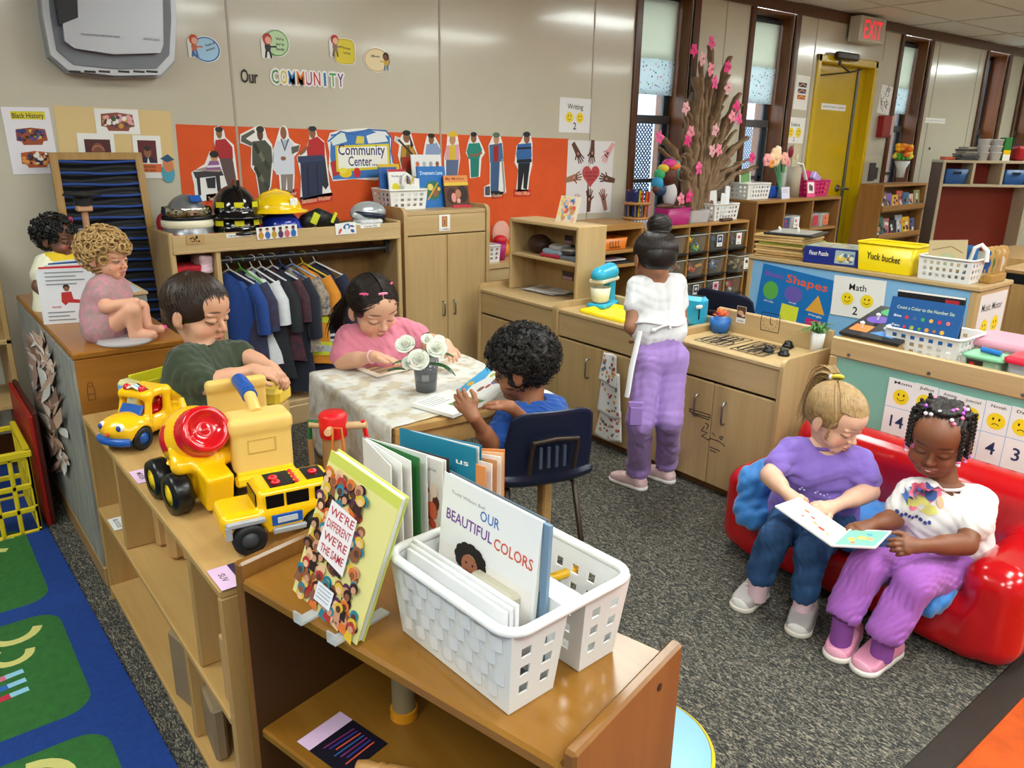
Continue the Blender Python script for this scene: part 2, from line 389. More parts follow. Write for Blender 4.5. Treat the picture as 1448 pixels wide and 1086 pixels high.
f=MB(YF);f.bx(DX0,DX0+.05,WY-.02,WY+.2,0,DZ,bev=.006).bx(DX1-.05,DX1,WY-.02,WY+.2,0,DZ,bev=.006).bx(DX0,DX1,WY-.02,WY+.2,DZ-.06,DZ,bev=.006)
f.bx(DX1-.17,DX1-.05,WY+.07,WY+.2,0,DZ-.06,bev=.004);f.build('door_frame',d)
MB(YD).bx(DX0+.05,DX1-.2,WY+.07,WY+.12,.01,DZ-.06,bev=.004).build('door_leaf',d)
MB(M('6f716c',.35,.7)).bx(DX1-.2,DX1-.17,WY+.055,WY+.12,.01,DZ-.07,bev=.003).build('edge_strip',d)
h=MB(STEEL);hx_,hz_=DX1-.29,.99
h.cyl((hx_,WY+.07,hz_),(hx_,WY+.055,hz_),.032).cyl((hx_,WY+.07,hz_),(hx_,WY+.01,hz_),.011).tube([(hx_,WY+.01,hz_),(hx_+.05,WY+.005,hz_),(hx_+.11,WY+.012,hz_-.008)],.011).cyl((hx_,WY+.07,hz_-.12),(hx_,WY+.06,hz_-.12),.022)
h.build('door_handle',d)
t=thing('door_closer','dark bronze hydraulic door closer above the yellow door','door closer',(6.85,WY,2.1))
BRZ=M('3a2f28',.4,.5)
MB(BRZ).bx(6.68,7.02,WY-.08,WY-.022,2.09,2.15,bev=.02).build('closer_body',t)
MB(BRZ).cyl((6.75,WY-.05,2.09),(6.75,WY-.05,2.04),.012).tube([(6.75,WY-.05,2.05),(6.98,WY-.02,2.0),(7.24,WY+.02,2.04)],.008).tube([(6.98,WY-.02,2.0),(6.62,WY+.05,1.96)],.006).build('closer_arm',t)
t=thing('exit_sign','lit red EXIT sign box hung under the dark ceiling trim','exit sign',(7.05,WY,2.24))
MB(M('c9c3b4',.4)).bx(6.85,7.27,WY-.14,WY-.03,2.24,2.445,bev=.008).build('sign_box',t)
c=CV((6.85,WY-.141,2.24),(1,0,0),(0,0,1));c.rect(.03,.02,.36,.165,M('b8a49a',.4));c.fit('EXIT',.06,.03,.3,.145,M('e02630',.4,emit=.9));c.build('sign_face',t)
def wallcv(y=WY,dy=.002):return CV((0,y-dy,0),(1,0,0),(0,0,1))
def wp(x,y,Y=WY):p=ony(x,y,Y);return(p.x,p.z)
def sheet(name,pts,m=PAPER,t=.0015,dy=.003,Y=WY):
 """a sheet on the window wall: four measured corners from lower left, counter-clockwise"""
 q=[ony(x,y,Y-dy)for x,y in pts];c=quadcv(q[0],q[1],q[3]);c.board(c.w,c.h,t,m);return c
c=sheet('x',[(1161,154.5),(1195,157.5),(1195.5,148),(1161.5,145.5)],WHT,Y=WY+.07);c.fit('SAFETY EXIT  DOOR',.02,.02,c.w-.04,c.h-.04,INK)
c.build('door_sign',label='small white strip sign with black print on the yellow door',cat='sign')
c=sheet('x',[(1121,154),(1140,156),(1144,107),(1125,105)]);W_,H_=c.w,c.h
for k,col in enumerate(('3a2c58','463466','c2602c')):c.rect(W_*.2,H_*(.66-.18*k),W_*.6,H_*.13,M(col,.6));c.line([(W_*.25,H_*(.68-.18*k)),(W_*.5,H_*(.76-.18*k)),(W_*.75,H_*(.7-.18*k))],.008,M('d8a850',.6))
c.build('notice',label='white notice with three printed bands left of the yellow door',cat='notice')
YS=M('f0d21a',.55)
c=sheet('x',[(1108,202),(1135,203),(1138,166),(1111,165)]);c.text('Science',c.w/2,c.h*.66,c.h*.15,INK);c.smiley(c.w*.3,c.h*.42,c.w*.14,YS,INK);c.smiley(c.w*.7,c.h*.42,c.w*.14,YS,INK);c.text('2',c.w/2,c.h*.08,c.h*.16,INK)
c.build('center_card',label='white Science centre card with two yellow smileys beside the yellow door',cat='sign',group='centre cards with smileys')
c=sheet('x',[(1240,159),(1256,163),(1260,121),(1245,118)])
for k in range(16):
 x0,y0=random.uniform(.1,.7)*c.w,random.uniform(.08,.85)*c.h;c.line([(x0,y0),(x0+random.uniform(.02,.05),y0+random.uniform(-.04,.05)),(x0+random.uniform(-.02,.06),y0+random.uniform(.01,.06))],.006,INK)
c.build('notice',label='white sheet of black line drawings right of the yellow door',cat='notice')
t=thing('fire_alarm','red fire alarm pull station beside the yellow door','fire alarm',(7.66,WY,1.48))
p=wp(1247,179);MB(M('8c1218',.35)).bx(p[0]-.1,p[0]+.05,WY-.07,WY,p[1]-.1,p[1]+.1,bev=.008).build('alarm_box',t)
MB(M('b9a9a4',.4)).bx(p[0]+.05,p[0]+.14,WY-.05,WY,p[1]-.08,p[1]+.1,bev=.004).build('alarm_plate',t)
p=wp(1124.5,222);t=thing('light_switch','cream light switch plate below the Science card','switch',(p[0],WY,p[1]-.1))
MB(M('cdc3a2',.4)).bx(p[0]-.055,p[0]+.055,WY-.008,WY,p[1]-.11,p[1]+.11,bev=.003).build('switch_plate',t);MB(CREAM).bx(p[0]-.012,p[0]+.012,WY-.02,WY-.008,p[1]-.02,p[1]+.03).build('toggle',t)
p=wp(1117,214.5);MB(M('8a1236',.4)).ell((p[0],WY-.012,p[1]),(.035,.012,.05)).build('balloon_magnet',label='small dark pink teardrop stuck on the wall above the switch',cat='sticker')
for(x,y,w_,h_,nm,lab)in((1232,243,.11,.17,'outlet_cover','dark square cover plate on the wall right of the door'),(1238,245,.05,.11,'socket_box','small dark box beside the dark cover plate right of the door')):
 p=wp(x,y);MB(M('3a3236',.5)).bx(p[0]-w_/2,p[0]+w_/2,WY-.012,WY,p[1]-h_/2,p[1]+h_/2,bev=.003).build(nm,label=lab,cat='cover plate')
c=sheet('x',[(1308,173.5),(1336,175),(1336.5,168),(1308,166)],WHT);c.fit('IN CASE ABOUT US 6',.02,.02,c.w-.04,c.h-.04,GREY)
c.build('wall_strip',label='small white strip of print on the wall between two far windows',cat='sign')
p=wp(1314,210);MB(DGREY).cyl((p[0],WY-.01,p[1]),(p[0],WY,p[1]),.012).build('wall_screw',label='small dark screw in the wall above the book rack',cat='screw')
def troffer(x,y):
 t=thing('ceiling_light','flush fluorescent ceiling panel between ceiling tiles, among room rows and added fill','ceiling light',(x,y,CZ-.02),'flush ceiling light panels')
 MB(WHT).bx(x-.6,x+.6,y-.3,y-.27,CZ-.02,CZ-.006).bx(x-.6,x+.6,y+.27,y+.3,CZ-.02,CZ-.006).bx(x-.6,x-.57,y-.27,y+.27,CZ-.02,CZ-.006).bx(x+.57,x+.6,y-.27,y+.27,CZ-.02,CZ-.006).build('light_frame',t)
 MB(M('f1fbf5',.4,emit=LAMP)).bx(x-.57,x+.57,y-.27,y+.27,CZ-.016,CZ-.008,bev=0).build('diffuser',t)
LAMP=21.
for x in(-.9,2.4,5.6,9.3,12.7):
 for y in(2.25,-1.4):troffer(x,y)
troffer(2.1,.3);troffer(-.9,.3);troffer(5.3,.3);troffer(.6,-.6);troffer(3.7,-.6)  # extra unseen panels toward the camera, added to fill shade on the figures
w=bpy.data.worlds.new('daylight');SC.world=w;w.use_nodes=True;nt=w.node_tree
bg=nt.nodes['Background'];bg.inputs[0].default_value=(.80,.91,1.,1);bg.inputs[1].default_value=7.0
SC.view_settings.view_transform='Standard';SC.view_settings.look='None';SC.view_settings.exposure=0;SC.view_settings.gamma=1;SC.view_settings.use_curve_mapping=False
def bar_handle(p0,p1,out,par,r=.004,m=STEEL):
 p0,p1,o=V(p0),V(p1),V(out);a=(p1-p0)
 MB(m).tube([p0,p0+o*.7,p0+o+a*.12,p1+o-a*.12,p1+o*.7,p1],r,n=8).build('handle',par)
DX_,DE,DF,DB=.955,2.105,3.56,3.84
dress=thing('dress_up_unit','maple dress-up storage unit with hanging rod under a shelf of toy helmets','storage unit',((DX_+DE)/2,3.7,0))
PB('side_panel',dress,MAPLE,(DX_,DX_+.025,DF,DB,0,.985,.006),(DE-.025,DE,DF,DB,0,.985,.006))
PB('top_shelf',dress,MAPLEX,(DX_+.025,DE-.025,DF+.014,DB,.935,.956));PB('bottom_shelf',dress,MAPLEX,(DX_+.025,DE-.025,DF+.02,DB,.10,.125))
MB(MAPLEX).bx(DX_+.012,DE-.012,DF-.004,DF+.014,.905,.975,bev=.005).bx(DX_+.012,DE-.012,DF-.006,DF+.016,.893,.908,bev=.003).build('front_rail',dress)
MB(wood('8f6a3e','7d5a32',2)).bx(DX_+.025,DE-.025,DB-.012,DB-.002,.1,.97).build('back_panel',dress)
MB(MAPLEX).bx(DX_+.025,DE-.025,DF+.01,DF+.03,.0,.10,bev=.004).build('plinth',dress)
MB(MAPLE).bx(1.15,1.172,DF+.005,DB-.012,.125,.895).build('divider',dress)
for z in(.735,.54,.33):MB(MAPLEX).bx(DX_+.025,1.15,DF+.005,DB-.012,z-.009,z+.009).build('cubby_shelf',dress)
rod=MB(M('56565a',.35,.8)).cyl((1.172,3.66,.838),(DE-.03,3.66,.838),.014).build('hanging_rod',dress)
MB(DGREY).bx(DE-.045,DE-.026,3.645,3.675,.81,.885).build('rod_bracket',rod)
def tag_on(pts,Y,name,label,cat,draw,m=PAPER,dy=.006):
 c=sheet('x',pts,m,Y=Y,dy=dy);draw(c,c.w,c.h);return c.build(name,label=label,cat=cat)
tag_on([(320.5,336.5),(357.5,333.5),(357.5,328),(320.5,331)],DF,'shelf_label','white printed strip below the black fire helmets','label',lambda c,w,h:c.fit('Career Costumes',.01,h*.2,w-.02,h*.55,INK))
tag_on([(510,323),(538,320.5),(538,315),(510,318)],DF,'shelf_label','white printed strip on the right end of the dress-up rail','label',lambda c,w,h:c.fit('Career Kit',.02,h*.2,w-.04,h*.55,INK))
def photo(cols,n=9,k=1.):
 cols=[M(q,.6)for q in cols]
 def d(c,w,h):
  R=random.Random(n)
  for i in range(n):c.disc(w*R.uniform(.15,.85),h*R.uniform(.2,.8),w*R.uniform(.06,.16)*k,R.choice(cols),h*R.uniform(.08,.2)*k,R.uniform(0,3),10)
 return d
def people_strip(c,w,h):
 for i,(a,b)in enumerate((('c98a2c','b87a4c'),('3a62a8','d8a888'),('b8962c','9a6a44'),('54305c','6a4430'),('c85a6a','d8a888'),('2c68b0','8a5a3c'))):
  x=w*(.1+.16*i);c.disc(x,h*.32,w*.065,M(a,.6),h*.3);c.disc(x,h*.74,w*.04,M(b,.6),h*.15);c.disc(x,h*.84,w*.042,M('2c1c14',.6),h*.09)
tag_on([(364,339.5),(421,334),(421.5,316.5),(363.5,322)],DF,'picture_label','picture strip of six costumed people under the yellow hard hat','label',people_strip,dy=.008)
tag_on([(475,332.5),(504,330),(503.5,314),(475,316.5)],DF,'picture_label','picture card of blue and red kit on the dress-up rail','label',photo(('3a86c4','2a5a9a','c8542c','dce6ee'),12),dy=.008)
tag_on([(265,345.5),(290,344),(289,331),(265,333)],DF,'picture_label','tan picture card of black tools below the silver helmet','label',photo(('1a1612','2a2016','6a4a24','c8a060'),14,.7),M('c09a62',.6),dy=.008)
TX0,TX1,TF,TB=2.158,2.706,3.62,3.97
tall=thing('tall_cabinet','tall maple wardrobe cabinet with two doors below a blank drawer front','cabinet',((TX0+TX1)/2,3.8,0))
def roundside(mb,x0,x1,yf,yb,z1,r=.04,m=None):
 p=[(yf,0),(yf,z1-r)]+[(yf+r-r*math.cos(a),z1-r+r*math.sin(a))for a in[PI/2*i/6 for i in range(1,7)]]+[(yb,z1),(yb,0)]
 mb.prism([(x0,y,z)for y,z in p],(x1-x0,0,0),m)
for a,b in((TX0-.008,TX0+.014),(TX1-.014,TX1+.008)):
 s=MB(MAPLE);roundside(s,a,b,TF-.012,TB,1.04);s.build('side_panel',tall)
MB(MAPLEX).bx(TX0+.014,TX1-.014,TF,TB,.997,1.018).build('top_panel',tall)
MB(MAPLEX).bx(TX0+.014,TX1-.014,TB-.02,TB,.02,1.05).build('back_panel',tall)
MB(MAPLEX).bx(TX0+.016,TX1-.016,TF-.002,TF+.016,.893,.996).build('drawer_front',tall)
for a,b,hx0 in((TX0+.016,2.4275,2.395),(2.4305,TX1-.016,2.468)):
 dd=MB(MAPLE).bx(a,b,TF-.002,TF+.016,.04,.887).build('door',tall);bar_handle((hx0,TF-.002,.44),(hx0,TF-.002,.52),(0,-.022,0),dd)
MB(MAPLEX).bx(TX0+.014,TX1-.014,TF+.03,TB,.0,.04).build('plinth',tall)
tag_on([(621,327),(636.5,326),(636.5,303),(620.5,304)],TF,'picture_label','white card with a brown door picture on the tall cabinet drawer','label',lambda c,w,h:(c.rect(w*.25,h*.25,w*.5,h*.65,M('a8703c',.5)),c.rect(w*.38,h*.32,w*.24,h*.5,M('c89058',.5)),c.rect(w*.46,h*.36,w*.08,h*.34,M('54301a',.5)),c.fit('1. jumbo',w*.1,h*.06,w*.8,h*.12,INK)),dy=.006)
t=thing('low_shelf','small maple shelf in the gap between tall cabinet and play kitchen','shelf',(2.97,3.8,0))
MB(MAPLEX).bx(2.73,3.2,3.66,3.95,.66,.69).build('shelf_top',t);MB(MAPLEX).bx(2.73,3.2,3.67,3.69,.585,.66).build('apron',t)
for x in(2.74,3.19):
 for y in(3.68,3.94):MB(MAPLE).bx(x-.012,x+.012,y-.012,y+.012,0,.66).build('leg',t)
KX,KB=2.517,2.84
def ksides(mb,y0,y1,z1,r=.035):
 p=[(KX-.012,0),(KX-.012,z1-r)]+[(KX-.012+r-r*math.cos(a),z1-r+r*math.sin(a))for a in[PI/2*i/6 for i in range(1,7)]]+[(KB,z1),(KB,0)]
 mb.prism([(x,y0,z)for x,z in p],(0,y1-y0,0))
def kitchen(label,y0,y1,split,handles,backz):
 t=thing('play_kitchen',label,'play kitchen',((KX+KB)/2,(y0+y1)/2,0),'play kitchen row')
 for a,b in((y0,y0+.016),(y1-.016,y1)):
  s=MB(MAPLE);ksides(s,a,b,.636);s.build('side_panel',t)
 top=MB(MAPLEY).bx(KX-.004,KB-.02,y0+.016,y1-.016,.59,.61,bev=.004).build('countertop',t)
 MB(MAPLEY).bx(KB-.02,KB,y0,y1,.02,backz,bev=.005).build('back_panel',t)
 MB(MAPLEY).bx(KX,KX+.016,y0+.018,y1-.018,.478,.588).build('drawer_front',t)
 ds=[]
 for a,b,hy in((y0+.018,split-.0015,handles[0]),(split+.0015,y1-.018,handles[1])):
  dd=MB(MAPLE).bx(KX,KX+.016,a,b,.035,.468).build('door',t);ds.append(dd)
  if hy:bar_handle((KX,hy,.315),(KX,hy,.405),(-.024,0,0),dd)
 MB(OAKD).bx(KX+.03,KB,y0+.016,y1-.016,0,.035).build('plinth',t);return t,ds
k1,_=kitchen('play kitchen unit carrying the open hutch, nearest the window wall',2.802,3.44,3.11,(None,None),.64)
k2,_=kitchen('play kitchen sink unit with a yellow basin, where the girl stands',2.082,2.798,2.479,(2.421,2.557),.655)
k3,kd=kitchen('play kitchen stove unit with printed burners and black knobs',1.53,2.078,1.836,(1.77,1.906),.705)
HX0,HY0,HY1,HZ=2.645,2.80,3.345,.992
PB('hutch_side',k1,MAPLE,(HX0,KB,HY0,HY0+.02,.61,HZ,.004),(HX0,KB,HY1-.02,HY1,.61,HZ,.004))
PB('hutch_shelf',k1,MAPLEY,(HX0,KB,HY0+.02,HY1-.02,HZ-.02,HZ,.004),(HX0+.004,KB-.02,HY0+.02,HY1-.02,.795,.813,.004))
MB(wood('ae8c5c','9f7e50',2)).bx(KB-.022,KB-.02,HY0+.02,HY1-.02,.61,HZ-.02,bev=0).build('hutch_back',k1)
for(x,y,w_,h_)in((804,339,.06,.045),(803,390,.085,.045)):
 p=onx(x,y,KB-.024);MB(M('3a3038',.5)).bx(p.x-.002,p.x+.001,p.y-w_/2,p.y+w_/2,p.z-h_/2,p.z+h_/2).bx(p.x-.003,p.x,p.y-w_*.45,p.y+w_*.45,p.z-h_*.45,p.z-h_*.1,M('b08a90',.5)).build('hutch_sticker',k1)
q=[onz(*p,.612)for p in((841,437),(886,429),(932,441),(886,454))]
b=MB(M('f0d018',.25));cx,cy=2.665,2.52
def rrect(cx,cy,hx,hy,r,z,n=5):return[V((cx+sx*(hx-r)+r*math.cos(a),cy+sy*(hy-r)+r*math.sin(a),z))for sx,sy,a0 in((1,1,0),(-1,1,1),(-1,-1,2),(1,-1,3))for a in[(a0+i/n)*PI/2 for i in range(n+1)]]
b.ring([rrect(cx,cy,.125,.165,.04,.611),rrect(cx,cy,.125,.165,.04,.622),rrect(cx,cy,.115,.155,.035,.625),rrect(cx,cy,.10,.14,.03,.618),rrect(cx,cy,.09,.13,.03,.6115)],cap0=False)
b.build('sink_basin',k2)
for x,y in((1086.5,494),(1108.5,499),(1114.5,487.5)):
 p=onz(x,y,.62);MB(BLK).lathe((p.x,p.y,.61),[(.001,0),(.022,0),(.0235,.006),(.02,.011),(.017,.013),(.016,.021),(.012,.026),(.001,.027)],n=24).bx(p.x-.018,p.x+.018,p.y-.0045,p.y+.0045,.622,.634,bev=.003).build('knob',k3)
def burner(c,x,y,w,h):
 c.line([(x,y),(x+w,y),(x+w,y+h),(x,y+h),(x,y)],.006,INK)
 for i in range(3):c.line([(x+w*(i+1)/4,y),(x+w*(i+1)/4,y+h)],.005,INK)
 for k in range(9):
  a=k*.7;xx,yy=x+w*(.16+.085*k),y+h*(.3+.4*(k%2));c.arc(xx,yy,w*.11,0,2*PI,.0055,INK,h*.2,10)
 c.disc(x+w*.5,y+h*.5,w*.06,INK,h*.1)
c=CV((KX,2.078,.6105),(0,-1,0),(1,0,0));burner(c,.085,.05,.145,.2);burner(c,.265,.05,.145,.2);c.build('burner_print',k3)
def ncv(X,Y=0,Z=0):return CV((X,Y,Z),(0,-1,0),(0,0,1))
c=ncv(KB-.0205);p=onx(1089,456,KB-.021);x0,y0=-p.y,p.z
c.line([(x0-.042,y0-.038),(x0+.042,y0-.038),(x0+.045,y0),(x0+.042,y0+.038),(x0-.042,y0+.038),(x0-.045,y0),(x0-.042,y0-.038)],.003,INK)
for k in range(12):c.disc(x0+.033*math.cos(k*PI/6),y0+.029*math.sin(k*PI/6),.0022,INK,n=6,up=0)
c.line([(x0,y0+.02),(x0,y0-.005),(x0+.013,y0-.008)],.003,INK);c.build('clock_print',k3)
c=ncv(KB-.0205);p=onx(1048,445,KB-.021);x0,y0=-p.y,p.z
c.board(.046,.072,.001,PAPER,x0-.023,y0-.036);c.rect(x0-.022,y0-.014,.044,.049,M('5a3a28',.6));c.disc(x0-.004,y0+.008,.015,M('c89a7c',.6),.01);c.disc(x0+.01,y0-.002,.01,M('d8b49a',.6),.006);c.fit('oven',x0-.015,y0-.03,.03,.008,INK);c.build('photo_card',label='small photo card on the stove back beside the printed clock',cat='label')
c=CV((KX-.0005,0,0),(0,-1,0),(0,0,1))
def s2(x,y):p=onx(x,y,KX-.001);return(-p.y,p.z)
for a in(((975,578),(1004,587),(1004,591),(975,582),(975,578)),((978,585),(1003,594)),((997,598),(1002,601),(999,607)),((996,603),(992,609),(1000,612),(993,616)),((992,616),(1001,622),(1005,620))):c.line([s2(*q)for q in a],.004,INK)
c.build('marker_drawing',kd[1])
c=CV((KX-.0005,0,0),(0,-1,0),(0,0,1))
for a in(((1004,620),(1016,624),(1025,631)),((1004,632),(1018,638)),((1004,636),(1012,640)),((1007,612),(1011,616)),((1017,618),(1020,622),(1022,618),(1018,617))):c.line([s2(*q)for q in a],.004,INK)
c.build('marker_drawing',kd[0])
RX,RT,RY0,RY1=2.72,.712,.32,1.475
div=thing('divider_shelf','maple divider shelf with a teal back behind the red sofa','shelf',(2.9,.9,0))
MB(MAPLEY).bx(RX-.006,RX+.016,RY0,RY1,.638,RT,bev=.006).build('top_rail',div)
MB(MAPLE).bx(RX-.006,RX+.016,RY1-.03,RY1,0,.638,bev=.003).build('corner_post',div)
MB(M('7fb5a4',.55,nz=.05,ns=6)).bx(RX+.002,RX+.012,RY0,RY1-.03,.03,.638,bev=0).build('teal_panel',div)
PB('shelf_board',div,MAPLEY,(RX+.016,RX+.34,RY0,RY1,.655,.676),(RX+.016,RX+.34,RY0,RY1,.02,.04))
MB(MAPLE).bx(RX+.016,RX+.34,RY1-.02,RY1,.04,.70).build('side_panel',div)
for y in(1.40,1.11,.82):MB(STEEL).cyl((RX-.0062,y,.655),(RX-.009,y,.655),.006,n=12).build('bolt',div)
BX,BT,BY0,BY1=3.87,.785,1.43,2.67
desk=thing('low_bookshelf','blue backed low bookshelf carrying the yellow bucket and puzzles','shelf',(4.05,2.05,0))
MB(MAPLEY).bx(BX-.012,BX+.36,BY0-.01,BY1,BT-.024,BT,bev=.005).build('top_board',desk)
MB(M('7fb2dc',.55)).bx(BX,BX+.012,BY0+.035,BY1-.03,.05,BT-.024,bev=0).build('blue_panel',desk)
PB('edge_post',desk,MAPLE,(BX-.004,BX+.016,BY0,BY0+.035,0,BT-.024),(BX-.004,BX+.016,BY1-.03,BY1,0,BT-.024))
MB(MAPLE).bx(BX+.012,BX+.35,BY0,BY0+.018,0,BT-.024).build('end_panel',desk)
MB(MAPLE).bx(BX+.012,BX+.35,BY1-.018,BY1,0,BT-.024).build('end_panel',desk)
CX0,CX1,CUF,CT=4.03,5.205,3.62,.83
cub=thing('bin_cubby','maple cubby rack holding rows of clear bins under the paper tree','cubby',((CX0+CX1)/2,3.8,0))
MB(CUBX).bx(CX0,CX1,CUF,3.97,CT-.02,CT,bev=.004).build('top_board',cub)
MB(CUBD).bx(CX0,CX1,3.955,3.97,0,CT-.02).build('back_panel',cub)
cols=[CX0+.01+(CX1-CX0-.02)*i/5 for i in range(6)]
for x in cols:MB(CUBW).bx(x-.009,x+.009,CUF,3.955,0,CT-.02).build('upright',cub)
rows=[.63,.455,.28,.105]
RUN=M('15151a',.4)
for r,z in enumerate(rows):
 for i in range(5):MB(RUN).bx(cols[i]+.011,cols[i+1]-.011,CUF-.012,3.95,z-.012,z,bev=.002).build('runner',cub)
def bin_(i,r,cols_,label,card=None,out=0.):
 x0,x1,z=cols[i]+.022,cols[i+1]-.022,rows[r];y0,y1,h=CUF-.004-out,CUF+.26-out,.125
 t=thing('clear_bin',label,'bin',((x0+x1)/2,(y0+y1)/2,z),'clear bins in the cubby rack')
 b=MB(M('d0d2c8',.15,alpha=.13));e=.014;xm,ym=(x0+x1)/2,(y0+y1)/2
 b.ring([rrect(xm,ym,(x1-x0)/2-e,(y1-y0)/2-e,.012,z+.001,3),rrect(xm,ym,(x1-x0)/2,(y1-y0)/2,.012,z+h,3)],cap1=False).build('bin_body',t)
 MB(M('a8aaa2',.25)).ring([rrect(xm,ym,(x1-x0)/2,(y1-y0)/2,.012,z+h-.006,3),rrect(xm,ym,(x1-x0)/2+.008,(y1-y0)/2+.006,.012,z+h-.004,3),rrect(xm,ym,(x1-x0)/2+.008,(y1-y0)/2+.006,.012,z+h+.002,3),rrect(xm,ym,(x1-x0)/2-.002,(y1-y0)/2-.002,.012,z+h+.002,3)],cap0=False,cap1=False).build('bin_rim',t)
 R=random.Random(i*7+r);ms=[M(q,.45)for q in cols_];c=MB()
 for k in range(26):
  p=(R.uniform(x0+.035,x1-.035),R.uniform(y0+.035,y1-.06),z+R.uniform(.02,.085));m=R.choice(ms)
  c.box(p,(R.uniform(.02,.05),R.uniform(.015,.04),R.uniform(.012,.04)),m,.004,Matrix.Rotation(R.uniform(0,3),3,V((R.random(),R.random(),R.random()+.1))))
 o=c.build('bin_contents',t);o['kind']='stuff'
 if card:
  c=CV((xm-.032,y0-.004,z+.025),(1,0,0),(0,0,1));c.board(.064,.085,.001,PAPER);c.rect(.006,.028,.052,.05,M(card[0],.5));c.disc(.032,.055,.016,M(card[1],.5),.012,n=12);c.fit('toys',.014,.008,.036,.011,INK);c.build('bin_card',t)
bin_(0,0,('b89a8a','8a6a5a','c8b8a8'),'clear bin of pale brown pieces, top row, partly behind the girl\'s head')
bin_(1,0,('b06a4c','d8b8a0','7a5a4a'),'clear bin of reddish pieces, top row, beside the girl\'s bun')
bin_(2,0,('2c8a3c','3cae3c','e8d020','1c6ab8','c8281c'),'clear bin of bright green and yellow toys in the top row')
bin_(3,0,('2a3a5c','1a2238','4a5a7a'),'clear bin with a dark blue picture card in the top row',('24305c','b0b8c8'))
bin_(4,0,('3a3a40','2a2a2e','6a6a70'),'clear bin with a red and white picture card, top right of the rack',('e4e0dc','c01c2c'))
bin_(1,1,('8a6a5a','a88a70','5a4a40'),'clear bin of brown pieces, second row, at the girl\'s shoulder')
bin_(2,1,('e0641c','e8941c','c8281c','7a3a1c'),'clear bin of orange toys in the second row')
bin_(3,1,('5a6a9a','d8d4e0','3a3a5c','9a5a3c'),'clear bin of blue and white pieces in the second row')
bin_(4,1,('8a7c5c','6a5c40','a89870'),'clear bin pulled partly out of the second row',('d8d0c0','3a2a1c'),.09)
bin_(2,2,('1c1c22','3a3a44','9a2c5c'),'clear bin of black pieces in the third row',('3c3a44','c8c4cc'))
bin_(3,2,('2a2a30','3a3a40'),'clear bin with a pink picture card in the third row',('d87890','5a2434'))
bin_(4,2,('c8281c','1c1c22','d8d4d0','8a2c1c'),'clear bin of red and black toys in the third row')
bin_(3,3,('2a3a5c','4a4a54','a89870'),'clear bin of dark pieces in the bottom row, second from right')
bin_(4,3,('4a3a2c','8a6a4a','2a2a30'),'clear bin of brown pieces in the bottom row, at the right end')
lows=thing('open_shelf','maple open shelf left of the bin cubby with an orange box','shelf',(3.62,3.8,0))
MB(CUBX).bx(3.24,4.02,CUF,3.97,.83,.872,bev=.004).build('top_board',lows)
for z in(.70,.605):MB(CUBX).bx(3.26,4.0,CUF,3.95,z-.02,z,bev=.003).build('shelf_board',lows)
MB(CUBW).bx(3.24,3.26,CUF,3.97,0,.83).build('side_panel',lows);MB(CUBW).bx(4.0,4.02,CUF,3.97,0,.83).build('side_panel',lows)
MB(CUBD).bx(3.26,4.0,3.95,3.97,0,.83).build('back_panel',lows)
bro=thing('window_shelf','brown open shelf below the window beside the yellow door','shelf',(5.85,3.8,0))
BW=wood('94683a','84592e',2);BWX=wood('a4783f','906535',0)
MB(BWX).bx(5.25,6.45,3.6,3.97,.945,.968,bev=.004).build('top_board',bro)
for x in(5.26,5.63,6.03,6.44):MB(BW).bx(x-.01,x+.01,3.6,3.955,0,.945).build('upright',bro)
for z in(.71,.42,.1):MB(BWX).bx(5.27,6.43,3.605,3.955,z-.01,z+.01).build('shelf_board',bro)
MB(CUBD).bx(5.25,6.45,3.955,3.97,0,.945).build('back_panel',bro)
RF=3.64;r0=ony(1251,262,RF);r1=ony(1310,258,RF)
rack=thing('book_rack','wooden tiered book display rack right of the yellow door','book rack',((r0 .x+r1 .x)/2,3.6,0))
z1=(r0 .z+r1 .z)/2
for x in(r0 .x-.01,r1 .x+.01):
 MB(BW).prism([(x-.01,RF,.0),(x-.01,RF,z1),(x-.01,3.86,z1),(x-.01,3.95,0)],(.02,0,0)).build('side_panel',rack)
MB(BWX).bx(r0 .x,r1 .x,RF,3.86,z1-.022,z1).build('top_board',rack)
MB(wood('7a5428','6a4620',0)).prism([(r0 .x,RF+.04,.1),(r0 .x,RF+.16,z1-.03),(r0 .x,RF+.18,z1-.03),(r0 .x,RF+.06,.1)],(r1 .x-r0 .x,0,0)).build('back_panel',rack)
TZ=[ony(1283,278+0,RF).z-.115,ony(1283,333,RF).z,.36]
for z in TZ:MB(BWX).bx(r0 .x,r1 .x,RF-.02,RF+.12,z-.012,z).bx(r0 .x,r1 .x,RF-.02,RF,z-.015,z+.045,bev=.004).build('book_ledge',rack)
q0=ony(1337,227,3.60);UA=math.radians(-38);UT=Matrix.Translation((q0 .x,q0 .y,0))@Matrix.Rotation(UA,4,'Z');ud=UT.to_3x3()@V((1,0,0));un=UT.to_3x3()@V((0,1,0))
def upx(x,y):r=ray(x,y);o=V((q0 .x,q0 .y,0));k=(o-CP).dot(un)/r.dot(un);p=CP+r*k;return(p-o).dot(ud),p.z
ux=[upx(x,y)[0]for x,y in((1337,227),(1379,231),(1420,235))];ux.append(ux[2]+ux[2]-ux[1]);uz=q0 .z-.02;um=upx(1339,262)[1];UF=0.
unit=thing('cubby_unit','tall cubby unit with pale edges and dark red panels at the right','cubby',UT@V((ux[3]/2,.12,0)))
EDG=M('b9a88e',.45);REDP=M('7c2410',.5,nz=.08,ns=3);DSD=M('5e4430',.6);MB.DEF=UT
MB(EDG).bx(ux[0]-.02,ux[3]+.02,UF,UF+.22,uz,uz+.025).build('top_board',unit)
MB(EDG).bx(ux[0],ux[3],UF,UF+.21,um-.012,um+.012).build('shelf_board',unit)
